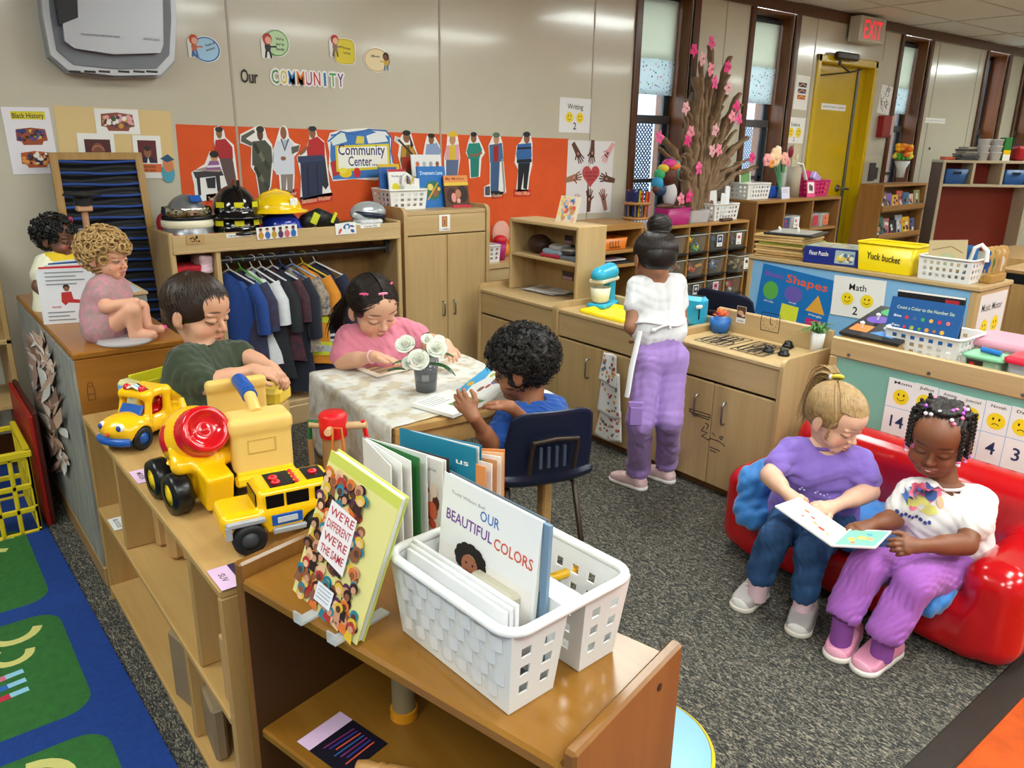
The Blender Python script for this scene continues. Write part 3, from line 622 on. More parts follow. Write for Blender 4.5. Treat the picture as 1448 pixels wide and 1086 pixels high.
for x in ux:MB(EDG).bx(x-.014,x+.014,UF,UF+.22,um if x in ux[1:3]else 0,uz).build('upright',unit)
MB(DSD).bx(ux[0]-.016,ux[0]-.014,UF+.012,UF+.22,0,uz).build('dark_side',unit)
MB(REDP).bx(ux[0],ux[3],UF+.21,UF+.22,.1,uz,bev=0).build('back_panel',unit);MB(REDP).bx(ux[0]+.014,ux[0]+.02,UF+.02,UF+.21,.1,um-.012,bev=0).build('side_lining',unit)
MB(EDG).bx(ux[0],ux[3],UF,UF+.21,.08,.1).build('base_board',unit)
for a,b,lab in((ux[0],ux[1],'dark blue bin in the left top cubby of the red unit'),(ux[2],ux[3],'dark blue bin in the right top cubby of the red unit')):
 hw=(b-a)/2-.03;xm=(a+b)/2;t=thing('cubby_bin',lab,'bin',UT@V((xm,.12,um+.013)),'blue bins in the red cubby unit');hh=(uz-um)*.72
 MB(M('1a4c86',.4)).ring([rrect(xm,.11,hw-.02,.08,.02,um+.0135,3),rrect(xm,.11,hw,.1,.02,um+hh,3),rrect(xm,.11,hw-.01,.09,.02,um+hh,3),rrect(xm,.11,hw-.03,.07,.02,um+.03,3)]).build('bin_body',t)
 MB(M('0c1c30',.5)).bx(xm-.04,xm+.04,.008,.02,um+hh*.72,um+hh*.86).build('hand_slot',t)
MB.DEF=None
t=thing('far_table','wooden table behind the blue bookshelf at the right edge','table',(5.75,1.9,0))
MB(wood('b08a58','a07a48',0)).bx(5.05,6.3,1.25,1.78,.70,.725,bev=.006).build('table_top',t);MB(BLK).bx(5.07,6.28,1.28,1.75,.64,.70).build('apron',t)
for x,y in((5.1,1.74),(6.24,1.74),(6.24,1.3),(5.1,1.3)):MB(wood('a07a48','90683a',2)).cyl((x,y,0),(x,y,.64),.02).build('leg',t)
t=thing('wooden_cabinet','light wooden cabinet beyond the far table at the right edge','cabinet',(6.7,2.1,0))
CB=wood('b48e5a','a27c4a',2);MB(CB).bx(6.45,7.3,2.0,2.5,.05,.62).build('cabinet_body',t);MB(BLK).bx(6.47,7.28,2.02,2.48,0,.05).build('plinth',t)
SX0,SX1,SY0,SY1,ST=.363,.635,1.288,2.45,.61
ts=thing('toy_shelf','long low plywood toy shelf with the ride-on trucks on top','shelf',(.49,1.86,0))
MB(PLY).bx(SX0,SX1,SY0,SY1,ST-.018,ST,bev=.003).build('top_board',ts)
MB(PLY).bx(SX0,SX1-.01,SY0+.018,SY1-.018,.302,.32,bev=.003).build('middle_board',ts)
MB(PLY).bx(SX0,SX1-.01,SY0+.018,SY1-.018,.035,.053,bev=.003).build('bottom_board',ts)
MB(PLYE).bx(SX0+.01,SX0+.025,SY0,SY1,0,.035).build('plinth',ts)
for y in(SY0,SY1-.018):MB(PLYZ).bx(SX0,SX1,y,y+.018,0,ST-.018,bev=.003).build('side_panel',ts)
for y,z0,z1 in((2.12,.32,ST-.018),(1.50,.32,ST-.018),(1.62,.053,.302)):MB(PLYZ).bx(SX0+.005,SX1-.01,y-.009,y+.009,z0,z1).build('divider',ts)
MB(wood('a87a44','98693a',2)).bx(SX1-.01,SX1,SY0+.018,SY1-.018,.035,ST-.018,bev=0).build('back_panel',ts)
OX0,OX1,OY0,OY1,OT=.372,.70,2.53,3.62,.775
blk=thing('brown_cabinet','brown wooden cabinet under the two dolls, its side covered with a paper collage','cabinet',(.6,3.05,0))
MB(OAKY).bx(OX0,OX1,OY0,OY1,OT-.022,OT,bev=.005).build('top_board',blk)
MB(wood('a36a28','915a1e',0,.35)).bx(OX0+.004,OX1-.004,OY0,OY0+.02,.05,OT-.022).build('end_panel',blk)
MB(OAKZ).bx(OX0+.004,OX1-.004,OY1-.02,OY1,.05,OT-.022).build('end_panel',blk)
MB(OAKZ).bx(OX1-.024,OX1-.004,OY0+.02,OY1-.02,.05,OT-.022).build('back_panel',blk)
MB(wood('b28c5e','a07a4c',1)).bx(OX0-.006,OX0+.02,OY0-.01,OY1,0,.07,bev=.004).build('base_rail',blk)
p=onx(126,545,.5);c=CV((OX0,OY0-.001,0),(1,0,0),(0,0,1));x0,y0=.036,.645
for a in(((-.008,-.015),(-.008,.012),(-.004,.03),(.004,.03),(.008,.012),(.008,-.015),(-.008,-.015)),((-.008,0),(.008,0)),((-.004,.02),(.004,.02))):c.line([(x0+a_*1.2,y0+b_*1.2)for a_,b_ in a],.0018,M('4a2c10',.6))
c.build('burnt_mark',blk)
GS=M('a6a294',.9,h2='77777a',ns=2.2,st=(10,24,3),bump=.4,bs=40)
MB(GS).bx(OX0-.004,OX0+.004,OY0+.004,OY1-.02,.07,OT-.024,bev=0).build('collage_sheet',blk)
fe=thing('paper_collage','torn paper feather collage in pinks and browns on the grey cabinet side','collage',(OX0-.01,2.95,.12))
FC=[M(q,.8)for q in('c9a48f','b98f7c','9c7766','d8c0b2','8a6a58','cdb6ab','dcd6d0','a98b7c')]
R=random.Random(5)
def cpt(x,y,o):p=onx(x,y,OX0-.004);return V((OX0-.005-o,p.y,p.z))
spine=[(48,472),(62,520),(72,570),(82,620),(94,665)]
for k in range(54):
 t=R.random()*.98*4;i=int(t);f=t-i;x=spine[i][0]*(1-f)+spine[i+1][0]*f;y=spine[i][1]*(1-f)+spine[i+1][1]*f
 a=R.uniform(-1,1)*.9+PI/2*.93;L_=R.uniform(18,42);sw=R.uniform(-14,14)*(1 if i<3 else.5);x+=sw;o=.002+.014*R.random()
 d=(math.cos(a),math.sin(a));n=(-d[1],d[0]);w=R.uniform(3,7)
 q=[(x-d[0]*L_/2,y-d[1]*L_/2),(x+n[0]*w,y+n[1]*w),(x+d[0]*L_*.3+n[0]*w*.6,y+d[1]*L_*.3+n[1]*w*.6),(x+d[0]*L_*.5,y+d[1]*L_*.5),(x+d[0]*L_*.25-n[0]*w*.7,y+d[1]*L_*.25-n[1]*w*.7),(x-n[0]*w,y-n[1]*w)]
 MB(R.choice(FC)).prism([cpt(*u,o+.004*(j in(0,3)))for j,u in enumerate(q)],(-.0012,0,0)).build('paper_feather',fe)
t=thing('stepped_shelf','light wooden stepped shelf behind the collage cabinet at the left edge','shelf',(.1,3.75,0))
LW=wood('c2a06a','b08c58',2);LWX=wood('c8a873','b6945f',0)
for k,(x0,x1,z)in enumerate(((-.5,.33,.93),(-.5,.33,.60),(-.5,.33,.33))):MB(LWX).bx(x0,x1,3.62 if k else 3.7,3.96,z-.02,z).build('shelf_board',t)
MB(LW).bx(.31,.33,3.62,3.96,0,.91).build('side_panel',t);MB(LW).bx(.06,.08,3.66,3.96,.6,.91).build('side_panel',t);MB(M('15140f',.6)).bx(.085,.305,3.9,3.93,.62,.9).build('dark_panel',t)
t=thing('game_box','red and black game box lying open on the stepped shelf at left','box',(.12,3.8,.93))
MB(M('7c1a18',.5)).bx(-.2,.1,3.72,3.94,.931,1.005).build('box_base',t);MB(M('1c1818',.5)).bx(.102,.3,3.72,3.94,.931,1.0).build('box_side',t);MB(M('8a6a44',.6)).bx(-.2,.1,3.86,3.94,1.006,1.03).bx(-.2,.29,3.9,3.94,1.0,1.012).build('box_flap',t)
c=CV((.105,3.7195,.94),(1,0,0),(0,0,1));c.fit('COLORING',.04,.025,.14,.03,WHT);c.disc(.02,.028,.018,M('a83c2c',.5));c.disc(.016,.026,.008,WHT);c.build('box_print',t)
t=thing('plastic_crate','yellow plastic crate with lattice sides at the left edge','crate',(.1,3.2,0))
YC=M('d8c020',.4);cr=MB(YC);a0,a1,b0,b1=-.08,.27,3.05,3.42
for z in(.0,.09,.18,.29):
 cr.bx(a0,a1,b0,b0+.012,z,z+.02).bx(a1-.012,a1,b0,b1,z,z+.02).bx(a0,a1,b1-.012,b1,z,z+.02).bx(a0,a0+.012,b0,b1,z,z+.02)
for k in range(7):
 f=k/6;cr.bx(a1-.012,a1,b0+(b1-b0-.015)*f,b0+(b1-b0-.015)*f+.015,0,.31);cr.bx(a0+(a1-a0-.015)*f,a0+(a1-a0-.015)*f+.015,b0,b0+.012,0,.31)
for z in(.02,.11):
 for k in range(6):
  y=b0+(b1-b0)*k/6;cr.tube([(a1-.006,y,z),(a1-.006,y+.06,z+.08)],.005,n=5)
cr.bx(a0+.012,a1-.012,b0+.012,b1-.012,.002,.01);cr.bx(a0-.006,a1+.006,b0-.006,b0+.014,.30,.325).bx(a1-.014,a1+.006,b0,b1,.30,.325);cr.build('crate_body',t)
t=thing('leaning_board','red board with dark edge leaning behind the yellow crate','board',(.33,3.5,0))
MB(M('a01c14',.45)).bx(.29,.305,3.1,3.6,0,.43).build('board',t);MB(M('4a140e',.5)).bx(.305,.32,3.1,3.6,0,.44).build('board_edge',t)
q=[ony(x,y,3.86)for x,y in((121,460),(222,450),(199,221),(78,221))]
t=thing('wave_board','tall wood framed board of black and blue wavy stripes behind the dolls','board',((q[0].x+q[1].x)/2,3.86,.5))
xl0,xr0,xl1,xr1=q[0].x-.02,q[1].x+.035,q[3].x,q[2].x;zb,zt=.2,q[2].z;xl0=xl1-.005;xr0=xr1+.025
FW=wood('b08a54','9c763f',2);w_=.03
yb=lambda z:3.80+.1*(z-zb)/(zt-zb)
def wq(u,v):x=(xl0*(1-v)+xl1*v)*(1-u)+(xr0*(1-v)+xr1*v)*u;z=zb+(zt-zb)*v;return V((x,yb(z),z))
fr=MB(FW)
for a,b in(((0,0),(0,1)),((1,0),(1,1)),((0,1),(1,1)),((0,0),(1,0))):
 A,B=wq(*a),wq(*b);d=(B-A).normalized();n=d.cross(V((0,1,0))).normalized()*.015
 fr.prism([A-n-d*.014,B-n+d*.014,B+n+d*.014,A+n-d*.014],(0,.025,0))
fr.build('frame',t)
mb=MB(M('0b0c12',.6));mb.surf(lambda u,v:wq(u,v)+V((0,.012+.006*math.cos(v*2*PI*23+math.sin(u*6)*.9),0)),24,280,thick=(0,.004,0));mb.build('black_sheet',t)
st=MB(M('1c3f86',.5))
for k in range(23):
 v0=(k+.5)/23
 st.surf(lambda u,v:wq(.03+.94*u,v0+.007*math.sin(u*6+k*.35)*.4+.010*(v-.5))+V((0,.004-.003*math.sin(PI*v),0)),16,3)
st.build('blue_waves',t)
A=V((.372,1.222,0));E1=V((.2326,-.9726,0));E2=V((.9726,.2326,0));BL,BD,BZ=.705,.285,.70
TB_=Matrix(((E2 .x,E1 .x,0,A.x),(E2 .y,E1 .y,0,A.y),(0,0,1,0),(0,0,0,1)))
bc=thing('bookcase','glossy brown wooden bookcase in the foreground holding the white caddy','bookcase',A+E1*.35+E2*.14)
OK1=wood('8e6124','7f5219',1,.22,2.);OKZ=wood('865924','764b1b',2,.24,2.)
def BCM(m):return MB(m,Matrix(TB_))
BCM(OK1).bx(.0,BD,.02,BL-.02,.648,.672,bev=.007).build('top_board',bc)
BCM(OKZ).bx(0,BD,0,.02,0,BZ,bev=.006).build('side_panel',bc)
s=BCM(OKZ).bx(0,BD,BL-.02,BL,0,BZ,bev=.006).build('side_panel',bc)
sc_=MB(BLK);p0=TB_@V((.215,BL+.0005,.665));sc_.cyl(p0,p0+E1*.001,.006,n=14).build('screw_hole',s)
BCM(OK1).bx(.01,BD-.012,.02,BL-.02,.335,.355,bev=.004).build('shelf_board',bc)
BCM(OK1).bx(.01,BD-.012,.02,BL-.02,.05,.07,bev=.004).build('bottom_board',bc)
BCM(M('4a2e14',.5)).bx(.004,BD-.013,.0201,.022,.07,.646,bev=0).build('shade_lining',bc)  # thin sheet over the brown inner panel, interior shade put into its colour
BCM(OAKD).bx(BD-.012,BD,.02,BL-.02,.05,.648,bev=0).build('back_panel',bc)
t=thing('round_stool','pale blue round stool with a yellow rim behind the bookcase end','stool',(.952,.80,0))
cx_,cy_,rr=.952,.80,.15
MB(M('8fc0ea',.35)).lathe((cx_,cy_,.275),[(.0,0),(rr-.004,0),(rr-.004,.025),(0,.025)],n=64).build('seat',t)
MB(M('d8c020',.4)).lathe((cx_,cy_,.275),[(rr-.003,-.001),(rr+.004,.002),(rr+.004,.021),(rr-.003,.0254)],n=64,cap=False).build('rim',t)
for k in range(4):a=PI/4+k*PI/2;MB(STEEL).cyl((cx_+.1*math.cos(a),cy_+.1*math.sin(a),0),(cx_+.09*math.cos(a),cy_+.09*math.sin(a),.275),.011).build('leg',t)
TZ_=.54
tp=[V((1.18,2.685,0)),V((1.128,1.973,0)),V((1.745,1.925,0)),V((1.79,2.633,0))]
tab=thing('child_table','square wooden child table under the lace cloth','table',(1.46,2.3,0))
TW=wood('bd955c','ac8450',1);cen=sum(tp,V())/4
tt=MB(wood('c49c62','b48a52',0));tt.prism([p+V((0,0,TZ_-.022))for p in tp],(0,0,.022));tt.build('table_top',tab)
ins=[cen+(p-cen)*.93 for p in tp]
for i in range(4):
 a,b=ins[i],ins[(i+1)%4];d=(b-a).normalized();n=d.cross(V((0,0,1)))*.009
 MB(TW).prism([a-n+V((0,0,TZ_-.09)),b-n+V((0,0,TZ_-.09)),b+n+V((0,0,TZ_-.09)),a+n+V((0,0,TZ_-.09))],(0,0,.067)).build('apron',tab)
 MB(TW).box(ins[i]+V((0,0,(TZ_-.022)/2)),(.042,.042,TZ_-.022),bev=.006).build('leg',tab)
LACE=bpy.data.materials.new('lace');LACE.use_nodes=True;nt=LACE.node_tree;n=nt.nodes;L=nt.links;b=n['Principled BSDF']
tc=n.new('ShaderNodeTexCoord');v=n.new('ShaderNodeTexVoronoi');v.inputs['Scale'].default_value=26;v.feature='SMOOTH_F1';L.new(tc.outputs['Object'],v.inputs['Vector'])
nn=n.new('ShaderNodeTexNoise');nn.inputs['Scale'].default_value=15;nn.inputs['Detail'].default_value=4;L.new(tc.outputs['Object'],nn.inputs['Vector'])
r=n.new('ShaderNodeValToRGB');e=r.color_ramp.elements;e[0].position=.42;e[0].color=(*hexc('c9bda6'),1);e[1].position=.5;e[1].color=(*hexc('d9d6cf'),1);L.new(nn.outputs[0],r.inputs[0])
r2=n.new('ShaderNodeValToRGB');e=r2 .color_ramp.elements;e[0].position=.1;e[0].color=(.72,.7,.68,1);e[1].position=.45;e[1].color=(1,1,1,1);L.new(v.outputs['Distance'],r2 .inputs[0])
mx=n.new('ShaderNodeMix');mx.data_type='RGBA';mx.blend_type='MULTIPLY';mx.inputs['Factor'].default_value=.8;L.new(r.outputs[0],mx.inputs['A']);L.new(r2 .outputs[0],mx.inputs['B'])
L.new(mx.outputs['Result'],b.inputs['Base Color']);b.inputs['Roughness'].default_value=.7
bp=n.new('ShaderNodeBump');bp.inputs['Strength'].default_value=.35;bp.inputs['Distance'].default_value=.01;L.new(v.outputs['Distance'],bp.inputs['Height']);L.new(bp.outputs[0],b.inputs['Normal'])
def cl(u,v):
 fr_=.965+.02*math.sin(u*9)
 vv=v*fr_
 if u<.22:
  h=(.22-u)/.22;e=tp[0]*(1-vv)+tp[1]*vv;wv=.010*math.sin(vv*19)*h+.006*math.sin(vv*41+1)*h
  return e+V((-.009-.018*h-wv,0,TZ_+.004-h*(.27+.025*math.sin(vv*10)+.05*vv)))
 s=(u-.22)/.78;e=(tp[0]*(1-vv)+tp[1]*vv)*(1-s)+(tp[3]*(1-vv)+tp[2]*vv)*s;out=-.006*(1-s)+.004*s
 return e+V((out,0,TZ_+.0035+.0016*math.sin(s*17+vv*5)*math.sin(vv*23)))
MB(LACE).surf(cl,60,48,thick=(.0004,.0004,.0014)).build('tablecloth',label='cream and white lace tablecloth draped over the child table',cat='tablecloth')
def school_chair(loc,rz,label,shell,leg,k=.93):
 t=thing('school_chair',label,'chair',loc);T=Matrix.Translation(V(loc))@Matrix.Rotation(rz,4,'Z')@Matrix.Scale(k,4)
 def sh(u,v):
  w=.175*(1-.12*max(0,(v-.5)*2)**2);x=(u-.5)*2*w
  if v<.45:y=.17-.32*v/.45;z=.33-.012*math.sin(PI*v/.45)+.02*(abs(u-.5)*2)**3-.012*max(0,1-v/.08)
  elif v<.6:a=(v-.45)/.15;y=-.15-.035*math.sin(a*PI/2);z=.33+.05*(1-math.cos(a*PI/2))+.02*(abs(u-.5)*2)**3
  else:a=(v-.6)/.4;y=-.185-.05*a+.03*(abs(u-.5)*2)**2;z=.38+.25*a-.03*(abs(u-.5)*2)**6*a
  return V((x,y,z))
 MB(shell,T).surf(sh,20,40,thick=(0,-.003,-.005)).build('seat_shell',t)
 b=MB(leg,T)
 for sx in(-1,1):b.tube([(sx*.085,-.21,.40),(sx*.085,-.235,.50),(sx*.08,-.243,.53)],.0085)
 b.tube([(-.085,-.243,.525),(0,-.25,.535),(.085,-.243,.525)],.0085);b.build('back_frame',t)
 for k in range(4):MB(M('3a4458',.4),T).bx(-.055+.03*k,-.043+.03*k,-.232,-.222,.42,.50,bev=.004).build('back_slot',t)
 for sx in(-1,1):
  MB(leg,T).tube([(sx*.12,-.08,.31),(sx*.13,-.13,.305),(sx*.155,-.19,.0)],.0105).build('leg',t)
  MB(leg,T).tube([(sx*.12,.1,.31),(sx*.13,.12,.30),(sx*.155,.17,.0)],.0105).build('leg',t)
 MB(leg,T).tube([(-.12,-.08,.312),(-.12,.1,.312),(.12,.1,.312),(.12,-.08,.312)],.009,closed=True).build('seat_frame',t)
 return t
NV=M('141c33',.35,bump=.03,bs=220);LEGM=M('3a2e28',.35,.3)
school_chair((1.62,1.925,0),math.radians(-17),'navy plastic chair under the boy in the blue shirt',NV,LEGM)
school_chair((3.46,2.35,0),math.radians(-90),'dark navy chair back showing below the shapes poster',NV,LEGM,1.1)
school_chair((4.98,1.12,0),math.radians(20),'black chair at the far table near the right edge',M('14161a',.4),STEEL)
def snets(F,o,h):
 nx,ny,nz=F.shape;S=F<0
 act=np.zeros((nx-1,ny-1,nz-1),np.int8)
 for i in(0,1):
  for j in(0,1):
   for k in(0,1):act+=S[i:nx-1+i,j:ny-1+j,k:nz-1+k]
 A=(act>0)&(act<8);I=np.argwhere(A);n=len(I)
 idx=-np.ones(A.shape,np.int32);idx[tuple(I.T)]=np.arange(n)
 P=np.zeros((n,3));C=np.zeros(n)
 cr=[(i,j,k)for i in(0,1)for j in(0,1)for k in(0,1)]
 val={c:F[I[:,0]+c[0],I[:,1]+c[1],I[:,2]+c[2]]for c in cr}
 for c in cr:
  for ax in range(3):
   if c[ax]:continue
   d=list(c);d[ax]=1;d=tuple(d);a,b=val[c],val[d];m=(a<0)!=(b<0)
   t=np.where(m,a/np.where(m,a-b,1),0)
   for q in range(3):P[:,q]+=np.where(m,c[q]+(t if q==ax else 0),0)
   C+=m
 P=(P/C[:,None]+I)*h+np.array(o)
 Q=[]
 for ax in range(3):
  b,c=(ax+1)%3,(ax+2)%3
  s0=[slice(None)]*3;s1=[slice(None)]*3;s0[ax]=slice(0,-1);s1[ax]=slice(1,None)
  X=S[tuple(s0)]!=S[tuple(s1)];E=np.argwhere(X)
  E=E[(E[:,b]>0)&(E[:,c]>0)&(E[:,b]<F.shape[b]-1)&(E[:,c]<F.shape[c]-1)]
  g=lambda db,dc:idx[tuple((E-np.array([(db if q==b else 0)+(dc if q==c else 0)for q in range(3)])).T)]
  q4=np.stack([g(1,1),g(0,1),g(0,0),g(1,0)],1)
  fl=S[tuple(E.T)];q4[~fl]=q4[~fl][:,::-1];Q.append(q4)
 Q=np.concatenate(Q);return P,Q[(Q>=0).all(1)]
class SDF:
 def __init__(s,h=.004):s.p=[];s.h=h
 def add(s,kind,a,r,k=.01,op='+',pad=None):s.p.append((kind,a,r,k,op));return s
 def cap(s,a,b,ra,rb=None,k=.012,op='+'):return s.add('c',(np.array(a,float),np.array(b,float)),(ra,ra if rb is None else rb),k,op)
 def ell(s,c,r,R=None,k=.012,op='+'):
  r=(r,r,r)if not hasattr(r,'__len__')else r
  return s.add('e',(np.array(c,float),None if R is None else np.array(R,float)),np.array(r,float),k,op)
 def box(s,c,r,rad,R=None,k=.01,op='+'):return s.add('b',(np.array(c,float),None if R is None else np.array(R,float)),(np.array(r,float),rad),k,op)
 def cut(s,p,n,k=.003):return s.add('p',(np.array(p,float),np.array(n,float)/np.linalg.norm(n)),0,k,'p')
 def bounds(s):
  lo,hi=np.full(3,1e9),np.full(3,-1e9)
  for kind,a,r,k,op in s.p:
   if op!='+':continue
   if kind=='c':
    for q,rr in zip(a,r):lo=np.minimum(lo,q-rr-k);hi=np.maximum(hi,q+rr+k)
   else:
    m=(np.max(r)if kind=='e' else np.linalg.norm(r[0]))+k;lo=np.minimum(lo,a[0]-m);hi=np.maximum(hi,a[0]+m)
  return lo,hi
 def mesh(s,noise=None,lo=None,hi=None):
  h=s.h;b0,b1=s.bounds();lo=b0-3*h if lo is None else np.array(lo);hi=b1+3*h if hi is None else np.array(hi)
  n=np.ceil((hi-lo)/h).astype(int)+1;F=np.full(n,.08,np.float32)
  ax=[lo[i]+np.arange(n[i])*h for i in range(3)]
  for kind,a,r,k,op in s.p:
   if kind=='c':m=max(r)+k*1.5+2*h+.01;q0,q1=np.minimum(a[0],a[1])-m,np.maximum(a[0],a[1])+m
   elif kind in 'eb':m=(np.max(r)if kind=='e' else np.linalg.norm(r[0])+r[1])+k*1.5+2*h+.01;q0,q1=a[0]-m,a[0]+m
   else:q0,q1=lo-1,hi+1
   i0=np.clip(np.floor((q0-lo)/h).astype(int),0,n);i1=np.clip(np.ceil((q1-lo)/h).astype(int)+1,0,n)
   if(i1<=i0).any():continue
   X,Y,Z=np.meshgrid(*[ax[i][i0[i]:i1[i]]for i in range(3)],indexing='ij')
   if kind=='c':
    d=a[1]-a[0];L2=max(d@d,1e-12);px_,py_,pz_=X-a[0][0],Y-a[0][1],Z-a[0][2]
    t=np.clip((px_*d[0]+py_*d[1]+pz_*d[2])/L2,0,1)
    D=np.sqrt((px_-t*d[0])**2+(py_-t*d[1])**2+(pz_-t*d[2])**2)-(r[0]+(r[1]-r[0])*t)
   elif kind in 'eb':
    x,y,z=X-a[0][0],Y-a[0][1],Z-a[0][2]
    if a[1]is not None:Rm=a[1];x,y,z=Rm[0,0]*x+Rm[1,0]*y+Rm[2,0]*z,Rm[0,1]*x+Rm[1,1]*y+Rm[2,1]*z,Rm[0,2]*x+Rm[1,2]*y+Rm[2,2]*z
    if kind=='e':
     k0=np.sqrt((x/r[0])**2+(y/r[1])**2+(z/r[2])**2);k1=np.sqrt((x/r[0]**2)**2+(y/r[1]**2)**2+(z/r[2]**2)**2)
     D=k0*(k0-1)/np.maximum(k1,1e-9);D=np.where(k0<1e-6,-r.min(),D)
    else:
     e,rad=r;qx,qy,qz=np.abs(x)-e[0]+rad,np.abs(y)-e[1]+rad,np.abs(z)-e[2]+rad
     D=np.sqrt(np.maximum(qx,0)**2+np.maximum(qy,0)**2+np.maximum(qz,0)**2)+np.minimum(np.maximum(qx,np.maximum(qy,qz)),0)-rad
   else:D=(X-a[0][0])*a[1][0]+(Y-a[0][1])*a[1][1]+(Z-a[0][2])*a[1][2]
   sl=tuple(slice(i0[i],i1[i])for i in range(3));G=F[sl]
   if op=='+':hh=np.maximum(k-np.abs(G-D),0)/k;F[sl]=np.minimum(G,D)-hh*hh*k*.25
   else:
    if op=='-':D=-D
    hh=np.maximum(k-np.abs(G-D),0)/k;F[sl]=np.maximum(G,D)+hh*hh*k*.25
  if noise is not None:
   band=np.abs(F)<.03;I=np.argwhere(band);F[band]+=noise(I*h+lo).astype(np.float32)
  for i in range(3):
   sl=[slice(None)]*3
   for e in(0,-1):sl[i]=e;F[tuple(sl)]=np.maximum(F[tuple(sl)],h*.5)
  return snets(F,lo,h)
def npmesh(name,P,Q,mat,parent,col=None,smooth=2):
 if smooth:
  E=np.concatenate([Q[:,[0,1]],Q[:,[1,2]],Q[:,[2,3]],Q[:,[3,0]]]);E=np.concatenate([E,E[:,::-1]])
  cnt=np.bincount(E[:,0],minlength=len(P))[:,None]
  for i in range(smooth):
   for f in(.5,-.45)if smooth>1 else(.5,):
    S=np.stack([np.bincount(E[:,0],P[E[:,1],k],minlength=len(P))for k in range(3)],1)/np.maximum(cnt,1);P=P+f*(S-P)
 off=np.array(parent['o'])if parent is not None else np.array([(P[:,0].min()+P[:,0].max())/2,(P[:,1].min()+P[:,1].max())/2,P[:,2].min()])
 me=bpy.data.meshes.new(name);me.vertices.add(len(P));me.vertices.foreach_set('co',(P-off).astype(np.float32).ravel())
 me.loops.add(Q.size);me.loops.foreach_set('vertex_index',Q.astype(np.int32).ravel());me.polygons.add(len(Q));me.polygons.foreach_set('loop_start',np.arange(0,Q.size,4,dtype=np.int32))
 me.update(calc_edges=True);me.polygons.foreach_set('use_smooth',np.ones(len(Q),bool));me.materials.append(mat)
 if col is not None:
  a=me.color_attributes.new('Col','FLOAT_COLOR','POINT');a.data.foreach_set('color',np.concatenate([col,np.ones((len(P),1))],1).astype(np.float32).ravel())
 o=bpy.data.objects.new(name,me);COL.objects.link(o);o['o']=tuple(off)
 if parent is not None:o.parent=parent
 else:o.location=off
 return o
def fold(seed,amp,f=(30,30,30)):
 R=np.random.RandomState(seed);K=[(R.normal(size=3)*np.array(f),R.uniform(0,6.3),R.uniform(.5,1))for _ in range(6)];K2=[(R.normal(size=3)*np.array(f)*2.1,R.uniform(0,6.3))for _ in range(4)]
 def n(P):
  W=P+.010*np.stack([np.sin(P[:,1]*38+seed),np.sin(P[:,2]*33+P[:,0]*20),np.sin(P[:,0]*36+seed)],1);s=0
  for w,p,a in K:s=s+a*np.sin(W@w+p)
  for w,p in K2:s=s+.55*(1-2*np.abs(np.sin(W@w+p)))
  return amp*s/3
 return n
def vrand(P,seed=0,f=40.):
 R=np.random.RandomState(seed);s=0
 for _ in range(6):s=s+np.sin(P@(R.normal(size=3)*f)+R.uniform(0,6.3))
 return s/3
def frame(fwd,up):
 f=V(fwd).normalized();u=V(up);u=(u-f*u.dot(f)).normalized();r=f.cross(u);return np.array([[r[i],f[i],u[i]]for i in range(3)])
def head_sdf(S,c,R,s,nose=1.,cheek=1.,smile=0.,lip=1.,look=0.,ear=1.,gx=0):
 T=lambda p:np.array(c)+R@(np.array(p,float)*s)
 E=lambda p,r,k=.05,op='+':S.ell(T(p),np.array(r)*s,R,k*s,op)
 E((0,-.07,.13),(.365,.43,.37));E((0,.06,-.12),(.285,.30,.36),.08);E((0,.20,-.375),(.14,.13,.115),.09)
 for x in(-1,1):E((x*.165,.195,-.20),(.125*cheek,.13*cheek,.135),.08);E((x*.10,.28,-.345),(.08,.06,.07),.06)
 E((0,.13,.17),(.29,.265,.25),.1)
 for x in(-1,1):
  E((x*.145,.415,-.015),(.075,.05,.05),.05,'-');E((x*.142,.288,-.022),(.084,.086,.062),.018)
  E((x*.15,.322,.075),(.10,.03,.022),.05)
 S.cap(T((0,.35,.0)),T((0,.415*nose,-.125)),.030*s,.042*s,.03*s);E((0,.425*nose,-.14),(.052,.05,.042),.02)
 for x in(-1,1):E((x*.047,.39*nose,-.15),(.032,.036,.03),.015)
 w=1+.3*smile
 E((0,.365,-.262),(.085*w,.04,.026*lip),.02);E((0,.355,-.312),(.068*w,.042,.03*lip),.02)
 if smile:
  for x in(-1,1):E((x*.13,.335,-.25),(.03,.03,.03),.03);E((x*.19,.24,-.19),(.1,.11,.09),.05)
  E((0,.385,-.285),(.075*w,.03,.010),.008,'-')
 for x in(-1,1):
  Q=np.array([[1,0,0],[0,.96,.28*1],[0,-.28,.96]]).T
  E((x*.375,-.06,-.06),(.035*ear,.075,.12),.02);E((x*.352,-.03,-.15),(.03,.045,.045),.02);E((x*.412,-.03,-.045),(.022,.045,.08),.015,'-')
